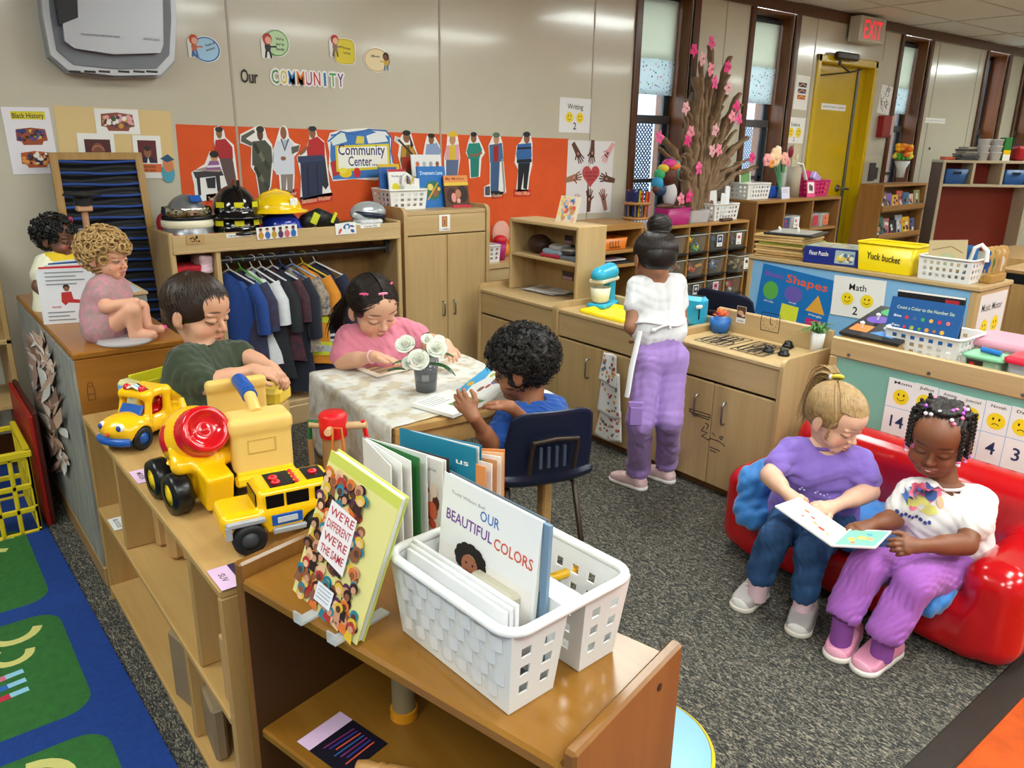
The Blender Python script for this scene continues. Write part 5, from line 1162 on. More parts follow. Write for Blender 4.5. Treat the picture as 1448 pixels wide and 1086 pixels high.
def purple_girl():
 d=2.40;R_=np.random.RandomState(15)
 t=thing('person','blonde girl in a purple T-shirt and jeans reading on the red sofa','person',(2.2,1.15,0))
 fw=dirv(.50,-.72,-.36);up=dirv(.20,-.28,1);HR=frame(fw,up);hc=D(1183,592,d);s=.200
 a,b=D(1117,636,d+.06),D(1214,650,d+.04);P=D(1152,722,d+.16)
 elA,wrA=D(1089,672,d+.02),D(1113,698,d-.05);elB,wrB=D(1229,695,d-.0),D(1180,716,d-.09)
 nb,sk,nu=neck(a,b,hc,HR,s);nk=nb;B=SDF(.0028);B.cap(nb-UP*.02,sk,.035,.035);torso(B,P,a,b,.052)
 limb(B,a,elA,.033,.0275);limb(B,elA,wrA,.0275,.0175,.003);limb(B,b,elB,.033,.029);limb(B,elB,wrB,.028,.0175,.003)
 hand(B,wrA,dirv(.6,-.35,-.25),dirv(-.2,-.45,.8),1,.096,(.45,.5,.55,.6),.5);hand(B,wrB,dirv(-.9,-.25,.05),dirv(.05,-.5,.85),-1,.096,(.35,.4,.45,.5),.4)
 HS=SDF(.0019);head_sdf(HS,hc,HR,s,nose=.97,cheek=1.08);HS.cap(nb,sk,.035,.037,.02)
 hips=[D(1120,732,d+.15),D(1178,742,d+.11)];kn=[D(1098,758,d-.02),D(1146,776,d-.07)];an=[D(1073,822,d+.04),D(1137,846,d-.03)]
 for h_,k_,n_ in zip(hips,kn,an):B.cap(h_,k_,.038,.034,.02);B.cap(k_,n_,.032,.025,.02);B.cap(n_,V((n_.x,n_.y,.04)),.025,.025,.01)
 body_mesh(t,B,HS,'e0b096',lambda q:head_paint(q,hc,HR,s,'e0b096','c07068','a98a60',iris='6a7a84',open_=.14,blush=.38),skinmat('a'))
 S=SDF(.0034);torso(S,P,a,b,.065);limb(S,a,a+(elA-a)*.60,.041,.043,k=.02);limb(S,b,b+(elB-b)*.60,.041,.044,k=.02);hole(S,nb,nu)
 clothmesh('shirt',S,M('8468c0',.82,nz=.05,ns=40,sheen=.2),t,33,.0042)
 collar(t,nb,nu,M('7a5eb6',.8))
 pr=MB(M('c0b4dc',.6))
 for i,(x,y)in enumerate(((1131,692),(1134,690),(1137,693),(1153,697),(1156,695),(1160,699),(1165,701),(1170,699),(1173,703),(1176,700),(1140,655),(1128,668),(1175,640))):pr.ell(D(x,y,d+.012+.0009*abs(x-1150)),(.0035,.0035,.003),n=6,k=4)
 pr.build('shirt_print',t)
 TR=SDF(.0038)
 for h_,k_,n_ in zip(hips,kn,an):TR.cap(h_,k_,.056,.048,.014);TR.cap(k_,n_+UP*.02,.047,.038,.014)
 TR.cap(hips[0],hips[1],.058,.058,.02);TR.cap(P,(hips[0]+hips[1])/2,.064,.058,.02);TR.cut(min(an,key=lambda q:q.z)-UP*.004,(an[0]+an[1]-kn[0]-kn[1]),.003);clothmesh('jeans',TR,M('1c3c62',.85,h2='2c5280',ns=26),t,37,.0048,(40,40,40))
 UPM,TOE,SO=M('a8a09e',.6),M('dcd8d4',.5),M('cfc8bc',.5);ST_=M('b8aaa8',.5)
 for ak,hl,to in((an[0],(1078,838),(1043,862)),(an[1],(1143,862),(1124,899))):shoe(t,onz(*hl,0),onz(*to,0),.03,UPM,SO,TOE,ST_,M('d8ccce',.5),w=.043)
 for n_ in an:MB(M('d8b8c0',.8)).cyl(n_+UP*.005,V((n_.x,n_.y,.03)),.030,.029,n=18).build('sock',t)
 hm=M('a8875a',.45,h2='8a6b42',ns=50);H,T=haircap(hc,HR,s,1.01,face=(0,.40,-.16),fr=(.38,.34,.35));P_,Q_=H.mesh();hair=npmesh('hair',P_,Q_,hm,t,smooth=2)
 ps=[];ev=np.array((0,-.075,.14));bt=np.array((-.14,-.36,.42))-ev
 for i in range(1700):
  a_=R_.uniform(-PI,PI);ca=math.cos(a_);th=(1.05+.1*R_.rand())if ca>.5 else 1.55+.5*max(0,-ca)+.08*R_.normal();v=np.array((math.sin(th)*math.sin(a_),math.sin(th)*ca,math.cos(th)));p0=v*np.array((.385,.445,.385));f1=R_.uniform(.6,1);pts=[]
  for k in range(9):
   f=k/8*f1;q=p0*(1-f)+bt*f;q=q/np.linalg.norm(q/np.array((.392,.452,.392)))*(1+.05*R_.rand());pts.append(V(T(q+ev)))
  ps.append(pts)
 for i in range(260):
  o=R_.normal(size=3)*.05;L_=R_.uniform(.75,1.05);ps.append([V(T(np.array((-.16,-.42,.46))+o*(.5+f)+np.array((-.16*math.sin(f*1.5),-.26*math.sin(f*2.6),-L_*f*f+.08*f))))for f in[k/8 for k in range(9)]])
 for i in range(14):
  sd=R_.choice((-1,1));ps.append([V(T(np.array((sd*(.32+.07*math.sin(f*3)),.16+.02*R_.normal(),.14-.35*f*R_.uniform(.8,1)))))for f in[k/6 for k in range(7)]])
 m=MB(M('b9986a',.4,h2='947448',ns=70));locks(m,ps,.0026,.0009,4);m.build('hair_strands',hair)
 e=V(T((-.16,-.40,.47)));ax_=V(HR[:,2]);u,w=basis(V(T((-.16,-.40,.47)))-V(T(ev)))
 MB(M('c8c23c',.6)).tube([e+u*.016*math.cos(q)+w*.016*math.sin(q)for q in[2*PI*i/18 for i in range(18)]],.006,closed=True,n=6).build('hair_tie',hair);MB(M('e8e4ec',.5)).ell(e+u*.018,(.009,.007,.009)).build('hair_bow',hair)
purple_girl()
def braid_girl():
 d=2.25;R_=np.random.RandomState(19)
 t=thing('person','smiling girl with beaded black braids and a white printed T-shirt on the red sofa','person',(2.2,.85,0))
 fw=dirv(-.55,-.70,-.26);up=dirv(-.12,-.24,1);HR=frame(fw,up);hc=D(1327,621,d);s=.206
 a,b=D(1288,696,d+.05),D(1386,706,d+.02);P=D(1335,790,d+.10)
 elA,wrA=D(1264,734,d+.03),D(1232,743,d-.02);elB,wrB=D(1366,770,d-.06),D(1300,772,d-.12)
 nb,sk,nu=neck(a,b,hc,HR,s);nk=nb;B=SDF(.0028);B.cap(nb-UP*.02,sk,.035,.035);torso(B,P,a,b,.05)
 limb(B,a,elA,.031,.0265);limb(B,elA,wrA,.0265,.0175,.003);limb(B,b,elB,.033,.0285);limb(B,elB,wrB,.028,.018,.003)
 hand(B,wrA,dirv(-.85,-.2,-.05),dirv(0,-.25,1),-1,.094,(.35,.4,.45,.5),.4);hand(B,wrB,dirv(-.95,-.2,.05),dirv(-.1,-.75,.5),1,.098,(.7,.75,.8,.85),.5)
 HS=SDF(.0019);head_sdf(HS,hc,HR,s,cheek=1.08,smile=.9,nose=.98,lip=1.1);HS.cap(nb,sk,.035,.037,.02)
 hips=[D(1300,800,d+.08),D(1352,806,d+.04)];kn=[D(1228,800,d-.04),D(1290,826,d-.11)];an=[D(1193,878,d-.03),D(1250,905,d-.08)]
 for h_,k_,n_ in zip(hips,kn,an):B.cap(h_,k_,.038,.034,.02);B.cap(k_,n_,.032,.024,.02);B.cap(n_,V((n_.x,n_.y,.04)),.024,.024,.01)
 body_mesh(t,B,HS,'7c4a30',lambda q:head_paint(q,hc,HR,s,'7c4a30','8e4a44','140c08',open_=.12,smile=.9,blush=.10,teeth=True),skinmat('a'))
 S=SDF(.0034);torso(S,P,a,b,.065);limb(S,a,a+(elA-a)*.62,.041,.043,k=.02);limb(S,b,b+(elB-b)*.58,.042,.047,k=.02);hole(S,nb,nu)
 shirt=clothmesh('shirt',S,M('e2dedd',.82,sheen=.2),t,43,.004)
 collar(t,nb,nu,M('dcd8d6',.8))
 from mathutils.bvhtree import BVHTree
 off=V(shirt['o']);bv=BVHTree.FromPolygons([tuple(v.co+off)for v in shirt.data.vertices],[tuple(p.vertices)for p in shirt.data.polygons])
 nrm=(P-nk).cross(b-a).normalized();nrm=nrm if nrm.dot(AWY)<0 else-nrm
 def blob(pts,mat,lift):
  q=[]
  for x,y in pts:
   o=D(x,y,d-.06)+nrm*.10;h_=bv.ray_cast(o,-nrm,.5)[0];q.append((h_ if h_ else o-nrm*.1)+nrm*lift)
  c=sum(q,V())/len(q);h_=bv.ray_cast(c+nrm*.1,-nrm,.5)[0];c=(h_ if h_ else c)+nrm*lift
  m=MB(mat);m.add([c]+q,[(0,i+1,(i+1)%len(q)+1)for i in range(len(q))],smooth=True);return m
 def cir(x,y,rx,ry,n=14,w=0):return[(x+rx*math.cos(2*PI*i/n)*(1+w*math.sin(5*2*PI*i/n)),y+ry*math.sin(2*PI*i/n)*(1+w*math.sin(5*2*PI*i/n)))for i in range(n)]
 PKm,BLm,YLm,NVm,PCH=M('ee7a96',.7),M('3f6ab0',.7),M('e0dc7c',.7),M('3a4a8a',.7),M('f0b490',.7)
 pic=MB(PKm)
 for pts,mt,lf in((cir(1299,694,13,13,16,.18),PKm,.0022),(cir(1325,706,15,15,16,.18),PKm,.0022),(cir(1299,698,7,8),BLm,.003),(cir(1325,711,9,10),BLm,.003),(cir(1306,724,17,9,14,.1),YLm,.0024),(cir(1322,734,12,8,14,.1),YLm,.0026),(cir(1300,731,6,5),PKm,.0032),(cir(1312,731,5,5),WHT,.0034),(cir(1287,709,5,7),BLm,.0032),(cir(1299,692,3,3),NVm,.0036),(cir(1323,702,3.5,3),NVm,.0036),(cir(1338,722,5,9),PCH,.0026)):
  m=blob(pts,mt,lf);pic.add(m.v,m.f,mt,True)
 for i in range(9):m=blob(cir(1278+i*5.6,739+i*1.9+2*math.sin(i*2.1),2.6,3.4,8),NVm,.003);pic.add(m.v,m.f,NVm,True)
 pic.build('shirt_print',t)
 TR=SDF(.0038)
 for h_,k_,n_ in zip(hips,kn,an):TR.cap(h_,k_,.057,.050,.014);TR.cap(k_,n_+UP*.035,.050,.050,.012)
 TR.cap(hips[0],hips[1],.058,.058,.02);TR.cap(P,(hips[0]+hips[1])/2,.064,.058,.02);TR.cut(min(an,key=lambda q:q.z)+UP*.004,(an[0]+an[1]-kn[0]-kn[1]),.003);clothmesh('trousers',TR,M('a05cb4',.85,nz=.08,ns=26,sheen=.1),t,47,.005,(30,30,20))
 PKS,SO=M('e094b0',.55),M('dcd4cc',.5)
 for n_,hl,to in((an[0],(1206,893),(1178,934)),(an[1],(1268,918),(1212,952))):shoe(t,onz(*hl,0),onz(*to,0),.03,PKS,SO,M('f0aac2',.5),M('d888a4',.5),M('cdb0bc',.5),w=.044,logo=M('9a9a98',.3))
 for n_ in an:MB(M('8a4a9c',.85)).cyl(n_+UP*.012,V((n_.x,n_.y,.03)),.031,.030,n=18).build('sock',t)
 hm=M('15100e',.5,h2='241c18',ns=70);H,T=haircap(hc,HR,s,.985,face=(0,.40,-.13),fr=(.40,.34,.33),h=.003);ev=np.array((0,-.075,.14))
 nodes=[]
 for i,a_ in enumerate(np.linspace(-2.7,2.7,11)):
  for j,th in enumerate((.4,.75,1.1)):
   if abs(a_)<1.3 and th>.5 or abs(a_)<1.7 and th>1:continue
   v=np.array((math.sin(th)*math.sin(a_),math.sin(th)*math.cos(a_),math.cos(th)));q=v*np.array((.385,.445,.385))+ev;H.ell(T(q),np.array((.075,.075,.05))*s,None,.004)
 P_,Q_=H.mesh(lambda p:.0012*np.sin(((p-np.array(hc))@HR/s)[:,0]*130));hair=npmesh('hair',P_,Q_,hm,t,smooth=1)
 BM=M('18120f',.45);bp=M('e87aac',.25);bw=M('e8d8e4',.25);bc=M('b45ad0',.25)
 def braid(path,r,beads):
  m=MB(BM);pts=[V(p)for p in path];L_=[0]
  for i in range(1,len(pts)):L_.append(L_[-1]+(pts[i]-pts[i-1]).length)
  n=max(6,int(L_[-1]/.0052))
  for i in range(n):
   x=L_[-1]*i/(n-1);k=min(len(pts)-2,max(j for j in range(len(pts))if L_[j]<=x+1e-9));f=(x-L_[k])/max(1e-6,L_[k+1]-L_[k]);p=pts[k].lerp(pts[k+1],f);tt=(pts[k+1]-pts[k]).normalized();uu,ww=basis(tt)
   m.ell(p+uu*r*.45*(1 if i%2 else-1),(r,r,r*1.15),n=7,k=5)
  o=m.build('braid',hair);e=pts[-1];tt=(pts[-1]-pts[-2]).normalized()
  for j,bm_ in enumerate(beads):MB(bm_).lathe(e+tt*.0085*j,[(.002,0),(.0058,.001),(.0062,.004),(.0058,.007),(.002,.008)],n=12,ax=tt).build('bead',o)
 def hang(a_,th,out,L,beads,fwd_=0.,r=.0055):
  v=np.array((math.sin(th)*math.sin(a_),math.sin(th)*math.cos(a_),math.cos(th)));p0=np.array(T(v*np.array((.40,.46,.40))+ev));o=np.array(T(v*np.array((.40,.46,.40))*out+ev))
  braid([p0,p0*.4+o*.6+np.array((0,0,.006)),o-np.array((0,0,L*.3)),o+np.array(RGT*fwd_)*.3-np.array((0,0,L*.65)),o+np.array(RGT*fwd_)-np.array((0,0,L))],r,beads)
 for a_,th,out,L,be,f in((1.05,1.1,1.12,.085,(bp,bw),0),(1.5,1.05,1.14,.10,(bp,bp,bp),.0),(-.95,1.1,1.06,.085,(bp,bw),0),(-1.4,1.0,1.08,.10,(bp,bp),0),(1.95,1.15,1.12,.11,(bp,bc,bw),.0),(2.4,1.2,1.12,.12,(bp,bp,bw),0),(2.9,1.25,1.10,.12,(bc,bp),0),(-2.6,1.2,1.12,.12,(bp,bw),0),(-2.0,1.1,1.12,.11,(bp,bc),0),(1.7,.75,1.2,.13,(bp,bp,bp),.01),(2.2,.7,1.2,.135,(bw,bp),.01),(1.2,.72,1.17,.11,(bp,bp),0)):hang(a_,th,out,L,be,f)
 for k in range(14):
  a_,th=R_.uniform(-2.4,2.4),R_.uniform(.3,.8);v=np.array((math.sin(th)*math.sin(a_),math.sin(th)*math.cos(a_),math.cos(th)));q=V(T(v*np.array((.42,.48,.42))+ev));MB((bw,bp,bc)[k%3]).ell(q,.0058,n=10,k=7).build('hair_bead',hair)
braid_girl()
c=None
t=thing('wall_heater','silver and dark grey wall heater unit high on the wall at upper left','wall unit',(.9,WY,1.62))
def wpix(pts,o=0.):return[ony(x,y,WY-o)for x,y in pts]
SIL=M('b3b5ba',.35,.35);SLD=M('6f737a',.4,.2);HB=M('9a9da3',.4)
def plate(mb,pts,y0,y1,m):
 q=[ony(x,y,WY)for x,y in pts];mb.prism([(p.x,WY-y0,p.z)for p in q],(0,-(y1-y0),0),m)
out=[(38,-40),(44,22),(55,80),(82,103),(150,110),(216,109),(236,88),(239,30),(236,-40)]
k=.93
def shr(pts,f,cx=140,cy=20,dx=0,dy=0):return[(cx+(x-cx)*f+dx,cy+(y-cy)*f+dy)for x,y in pts]
b=MB(HB);plate(b,shr(out,.97,dx=8,dy=4),0,.06,HB);b.build('rear_housing',t)
b=MB(SIL);plate(b,shr(out,.95,dx=6,dy=3),.06,.10,SIL);b.build('bezel',t)
b=MB(SLD);plate(b,shr(out,.86,dx=7,dy=2),.10,.108,SLD);b.build('inner_recess',t)
b=MB(M('a2a4a9',.35,.6));plate(b,[(70,-40),(82,62),(96,72),(150,80),(214,78),(218,66),(216,-40)],.108,.145,b.m);b.build('front_cover',t)
b=MB(M('101114',.35));plate(b,[(62,-40),(75,40),(100,30),(97,-40)],.10,.150,b.m);b.build('dark_window',t)
for x in(99,120,140,167,188,206):b=MB(BLK);plate(b,[(x-8,101),(x+8,102),(x+8,105),(x-8,104)],.10,.1012,BLK);b.build('vent_slot',t)
c=wallcv(WY-.146);p=wp(104,52);c.fit('REGISTERED HEATER UNIT',p[0],p[1]-.005,.15,.008,M('83868c',.5));c.build('lettering',t);c=wallcv(WY-.146);p=wp(190,58);c.fit('ecoCool',p[0],p[1]-.006,.065,.013,M('8a8d93',.5));c.build('lettering',t)
c=sheet('x',[(19,247),(85,245),(84,152),(2,151)],M('e4dfe6',.4));W_,H_=c.w,c.h
c.rect(W_*.17,H_*.82,W_*.72,H_*.12,M('d8c832',.6));c.fit('Black History',W_*.2,H_*.84,W_*.66,H_*.075,INK)
def mural(c,x,y,w,h,cols,n):
 c.poly([(x,y+h*.25),(x+w*.15,y+h*.2),(x+w*.2,y),(x+w*.8,y),(x+w*.85,y+h*.2),(x+w,y+h*.25),(x+w*.97,y+h*.9),(x+w*.5,y+h),(x+w*.03,y+h*.9)],M(cols[0],.6));R=random.Random(n)
 for i in range(34):c.disc(x+w*R.uniform(.1,.9),y+h*R.uniform(.25,.82),w*R.uniform(.03,.09),M(R.choice(cols[1:]),.6),h*R.uniform(.08,.2),R.uniform(0,3),9,.5)
mural(c,W_*.2,H_*.44,W_*.66,H_*.26,('9a4a2c','2858a0','d8b040','3a2418','7a3a5c','1c3c78'),1);mural(c,W_*.22,H_*.1,W_*.64,H_*.25,('b05424','3a2418','d89048','2a2a58','e8e0d8','6a3424'),2)
c.build('history_poster',label='white Black History poster with two mural pictures at the left edge',cat='poster')
c=sheet('x',[(88,249),(249,250),(240,158),(86,149)],M('d8bc84',.3,coat=.4),dy=.002);c.build('craft_paper',label='tan glossy craft paper sheet on the wall behind the wavy board',cat='paper')
c=sheet('x',[(137,189),(199,190),(196,156),(133,153)],dy=.0045);mural(c,c.w*.12,c.h*.12,c.w*.76,c.h*.74,('8a4a3c','3c5a34','e0a0a8','c89838','5a3a4c','f0e8e0'),3);c.build('mural_print',label='white print with a colourful mural at the top of the tan sheet',cat='picture')
c=sheet('x',[(114,235),(166,235),(161,190),(109,188)],dy=.0046);c.rect(c.w*.18,0,c.w*.7,c.h*.82,M('4a1c20',.5));c.disc(c.w*.53,c.h*.42,c.w*.18,M('7a4434',.5),c.h*.3);c.arc(c.w*.53,c.h*.45,c.w*.16,.2,2.9,.006,M('a86a50',.5));c.build('portrait_print',label='white framed print with a dark red oval picture, left of the portrait',cat='picture')
c=sheet('x',[(193,252),(232,252),(229,193),(184,191)],dy=.0047);W_,H_=c.w,c.h;c.rect(W_*.16,H_*.36,W_*.66,H_*.53,M('5a1a1e',.5));c.poly([(W_*.2,H_*.36),(W_*.32,H_*.5),(W_*.66,H_*.5),(W_*.8,H_*.36)],M('1c2438',.6));c.poly([(W_*.44,H_*.36),(W_*.49,H_*.5),(W_*.54,H_*.36)],WHT);c.disc(W_*.49,H_*.62,W_*.13,SK2,H_*.14);c.disc(W_*.49,H_*.7,W_*.12,M('2a201c',.6),H_*.06)
c.rect(W_*.1,H_*.14,W_*.86,H_*.2,M('d86a34',.6));c.fit('FAMOUS LEADERS',W_*.14,H_*.25,W_*.6,H_*.05,INK);c.fit('of our past',W_*.14,H_*.17,W_*.6,H_*.05,INK);c.build('portrait_print',label='white print of a smiling man in a suit above an orange caption',cat='picture')
p=wp(236,232);c=wallcv(WY-.0048);c.disc(p[0],p[1]-.04,.03,M('4a9ab0',.6),.045);c.disc(p[0]+.003,p[1]-.005,.024,M('c87a4c',.6),.032);c.poly([(p[0]-.03,p[1]+.025),(p[0]+.006,p[1]+.045),(p[0]+.034,p[1]+.02),(p[0],p[1]+.008)],M('26506e',.6))
c.build('graduate_cutout',label='small paper graduate in a blue cap at the right end of the tan sheet',cat='cutout')
def bubble(x,y,rx,ry,edge,fill,words,fig,label,rot=0.,sq=False):
 c=wallcv(WY-.003);p=wp(x,y);q=wp(x+rx,y+ry);a,b=abs(q[0]-p[0]),abs(q[1]-p[1]);x0,y0=p
 pts=[(x0+a*math.copysign(abs(math.cos(t))**(.5 if sq else 1),math.cos(t)),y0+b*math.copysign(abs(math.sin(t))**(.5 if sq else 1),math.sin(t)))for t in[2*PI*i/32 for i in range(32)]]
 c.slab([(x0+(u-x0)*1.06,y0+(v-y0)*1.06)for u,v in pts],.003,PAPER);c.poly(pts,M(edge,.5));c.poly([(x0+(u-x0)*.9,y0+(v-y0)*.9)for u,v in pts],M(fill,.4))
 f=wp(*fig[0]);h=fig[1]*.72;sgn=fig[2]
 c.slab([(f[0]-h*.3,f[1]-h*.5),(f[0]+h*.22,f[1]-h*.5),(f[0]+h*.32,f[1]+h*.3),(f[0],f[1]+h*.6),(f[0]-h*.32,f[1]+h*.3)],.003,PAPER)
 c.line([(f[0]-h*.05,f[1]-h*.05),(f[0]-h*.12,f[1]-h*.45)],h*.09,M(fig[4],.6));c.line([(f[0]+h*.05,f[1]-h*.05),(f[0]+h*.14,f[1]-h*.45)],h*.09,M(fig[4],.6));c.line([(f[0],f[1]),(f[0]+sgn*h*.4,f[1]+h*.02)],h*.07,M(fig[3],.6))
 c.disc(f[0],f[1]-h*.02,h*.14,M(fig[3],.6),h*.2);c.disc(f[0],f[1]+h*.32,h*.22,M(fig[5],.6),h*.24);c.disc(f[0]+sgn*h*.04,f[1]+h*.27,h*.15,M(fig[6],.6),h*.16)
 for i,w_ in enumerate(words):c.fit(w_,x0-a*.3+fig[7]*.4,y0+b*(.22-.38*i),a*.7,b*.2,INK,rot)
 c.build('speech_bubble',label=label,cat='cutout',group='community speech bubbles')
bubble(291,70,21,19,'2c62b0','9cc4e0',('hard','workers'),((274,66),.13,1,'c86a50','3a62a0','c8502c','e0a890',.05),'pale blue round paper bubble with a red haired figure, leftmost of four',.35)
bubble(391,61,18,20,'6a9a58','b8d4a4',('We','are','family'),((378,66),.15,1,'2c2c30','202024','b83a34','e0a890',.03),'pale green round paper bubble saying We are family')
bubble(487,73,15,19,'c8b020','d8c424',('love','comes'),((473,66),.14,1,'8a6a5c','5a4a44','c0282c','e0b8a0',.02),'yellow rounded paper bubble beside a red hooded figure',-.1,True)
bubble(532,85,18,18,'c8a878','e4d2a8',('different',),((545,88),.12,-1,'c8a030','3a78a0','241a16','7a4a34',-.03),'cream round paper bubble with a dark haired boy, rightmost of four')
t=thing('word_cutout','black paper lettering reading Our on the wall','lettering',(wp(352,110)[0],WY,wp(352,116)[1]))
c=wallcv(WY-.004);p=wp(340.5,115);q=wp(364,108);c.fit('Our',p[0],p[1]-.005,q[0]-p[0],.062,INK);c.build('letters',t)
t=thing('word_cutout','rainbow paper lettering reading COMMUNITY on the wall','lettering',(wp(435,112)[0],WY,wp(435,122)[1]))
cols_=('4a8a4c','d8c02c','2c74b8','e0782c','a83a8c','c82834','3a78b4','4a9a50','6a2c84')
p,q=wp(383,117.5),wp(487,123);n_=9
for i,ch in enumerate('COMMUNITY'):
 f=(i+.5)/n_;x0,y0=p[0]+(q[0]-p[0])*f,p[1]+(q[1]-p[1])*f;w_=(q[0]-p[0])/n_*(.92 if ch=='M' else.3 if ch=='I' else.8)
 c=CV((0,WY-.0035-.0024*(i%2),0),(1,0,0),(0,0,1));[c.fit(ch,x0-w_*.5+.009*math.cos(a),y0+.009*math.sin(a),w_,.064,PAPER)for a in[k*PI/4 for k in range(8)]];c.l+=2
 c.fit(ch,x0-w_*.5,y0,w_,.064,M(cols_[i],.5))
 c.build('letter',t)
c=sheet('x',[(271,420),(796,372),(793.6,189.6),(257.5,175.8)],M('d9541e',.75,nz=.10,ns=6,bump=.25,bs=9),dy=.002);c.build('orange_paper',label='large sheet of orange paper backing the community helper cutouts',cat='paper')
def cutout(name,label,outline,shapes,cap=None,Y=WY-.006,group='community helper cutouts',cat='cutout'):
 c=CV((0,Y,0),(1,0,0),(0,0,1));P_=lambda q:wp(q[0],q[1])
 o=[P_(q)for q in outline];c.slab(o,.003,PAPER)
 for s_ in shapes:
  k,m=s_[0],(M(s_[1],.6)if isinstance(s_[1],str)else s_[1])
  if k=='p':c.poly([P_(q)for q in s_[2]],m)
  elif k=='e':a,b=P_(s_[2]),P_((s_[2][0]+s_[3],s_[2][1]+s_[4]));c.disc(a[0],a[1],abs(b[0]-a[0]),m,abs(b[1]-a[1]))
  elif k=='l':c.line([P_(q)for q in s_[2]],s_[3],m)
  elif k=='t':a,b=P_(s_[2]),P_((s_[2][0]+s_[3],s_[2][1]));c.fit(s_[4],a[0],a[1],b[0]-a[0],s_[5],m)
 if cap:
  a,b=P_(cap[0]),P_(cap[1]);c.slab([(a[0],a[1]),(b[0],b[1]),(b[0],b[1]+cap[3]),(a[0],a[1]+cap[3])],.003,M('c8321c',.5));c.fit(cap[2],a[0]+.01,a[1]+cap[3]*.25,(b[0]-a[0])-.02,cap[3]*.5,M('f0c8a8',.5),math.atan2(b[1]-a[1],b[0]-a[0]))
 return c.build(name,label=label,cat=cat,group=group)
cutout('helper_cutout','paper cutout of a teacher in red standing over a child at a desk',[(302,181),(309,178),(316,184),(318,194),(330,205),(337,264),(326,268),(318,282),(276,285),(274,262),(270,244),(289,232),(296,214),(305,215),(302,200)],[('p','5a4644',[(309,222),(328,222),(335,263),(322,266),(314,240)]),('p','a82028',[(304,198),(318,196),(328,208),(329,224),(309,224),(303,212)]),('e',SK2,(309,188),5,8),('e','2a1c16',(309,183),6,4),('p','3a3438',[(272,243),(312,240),(316,248),(276,252)]),('p','a88c84',[(272,241),(290,236),(314,239),(310,243)]),('p','2c2c34',[(277,250),(282,250),(284,276),(280,276)]),('p','2c2c34',[(304,248),(310,248),(312,270),(307,271)]),('p','24242c',[(290,252),(304,250),(304,266),(293,266)]),('p','8a5a8c',[(290,240),(296,227),(308,227),(312,240)]),('p','e4dce8',[(293,234),(310,233),(311,236),(292,237)]),('e',SK3,(302,222),6,6),('e','1c1614',(302,218),7,5)],((292,287),(312,284),'Teacher',.04))
cutout('helper_cutout','paper cutout of a saluting soldier in camouflage',[(359,180),(366,177),(374,182),(377,194),(384,204),(387,224),(383,262),(379,276),(366,278),(361,246),(354,236),(355,208),(339,202),(339,190)],[('p','4a4c42',[(356,200),(374,198),(383,208),(385,230),(356,234)]),('p','44463c',[(358,232),(384,228),(381,264),(377,274),(367,276),(363,250)]),('p','54564a',[(341,192),(358,183),(360,187),(347,196),(357,202),(355,207),(340,200)]),('e',SK1,(367,190),5,9),('e','2c2e26',(367,183),6,5)]+[('e',('2a2c24','6a6a58','34382c')[i%3],(360+(i*7)%20,206+(i*11)%62),3,3.5)for i in range(16)])
cutout('helper_cutout','paper cutout of a doctor in a white coat',[(395,181),(401,177),(406,182),(408,194),(416,202),(424,205),(421,215),(415,222),(416,248),(415,274),(396,276),(394,248),(386,240),(385,214),(390,198)],[('p','8a7c78',[(396,244),(414,244),(413,271),(406,271),(405,250),(403,272),(398,273)]),('p','cfd4e0',[(391,200),(408,196),(415,206),(416,246),(390,247),(386,236),(387,212)]),('p','a8b8cc',[(399,198),(406,198),(403,214)]),('l','5a6070',[(397,197),(402,212),(407,197)],.008),('e',SK2,(400,188),5,9),('e',SK2,(400,224),4,3),('p','5a5450',[(411,208),(423,205),(421,214),(412,218)])],((404,280),(422,277),'Doctor',.04))
cutout('helper_cutout','paper cutout of a sanitation worker in red behind a dark blue bin',[(436,180),(441,177),(446,183),(448,192),(458,200),(461,222),(466,266),(470,276),(424,284),(425,250),(419,222),(432,210),(437,196)],[('p','2a2a30',[(450,216),(458,216),(464,262),(460,268),(455,262)]),('p','b42026',[(436,198),(448,193),(458,202),(459,222),(434,224),(433,212)]),('p',SK2,[(434,206),(438,204),(430,216),(424,220),(422,217)]),('p','242e4c',[(420,222),(455,220),(457,228),(455,274),(427,281),(424,232)]),('p','2e3a5c',[(420,221),(456,219),(457,227),(421,230)]),('l','161e38',[(434,234),(436,276)],.01),('l','161e38',[(447,233),(449,274)],.01),('e',SK2,(441,188),5,8),('e','20242e',(441,182),6,4)],((424,291),(470,284),'Sanitation Worker',.045))
cutout('center_sign','Community Center sign with a yellow frame among paper letters and fruit',[(466,188),(480,184),(500,182),(520,181),(545,184),(553,194),(552,215),(556,230),(552,250),(530,255),(500,253),(470,256),(464,240),(465,215),(462,200)],[('p','3a72b8',[(467,190),(520,183),(550,193),(552,230),(548,250),(470,254),(466,220)]),('p','d4e0dc',[(465,194),(486,187),(490,200),(470,206)]),('p','e0e4e8',[(517,192),(540,184),(548,200),(520,203)]),('p','d8c848',[(504,192),(514,193),(514,203),(502,203)]),('p','b02c28',[(466,230),(474,226),(480,246),(470,250)]),('p','d8c428',[(473,206),(549,203),(551,238),(475,243)]),('p','eae8e0',[(476,209),(546,206),(548,235),(478,239)]),('t','1c2c6c',(477.5,219),66,'Community',.055),('t','1c2c6c',(492,234.5),40,'Center...',.05),('e','e0c018',(488,245),9,6),('e','c8281c',(504,244),5,7),('e','e8d848',(484,241),6,4),('l','2a62a8',[(463,200),(480,186),(500,190),(520,183),(545,185),(553,196),(552,214),(555,230)],.008)],None,WY-.007,'community board signs','sign')
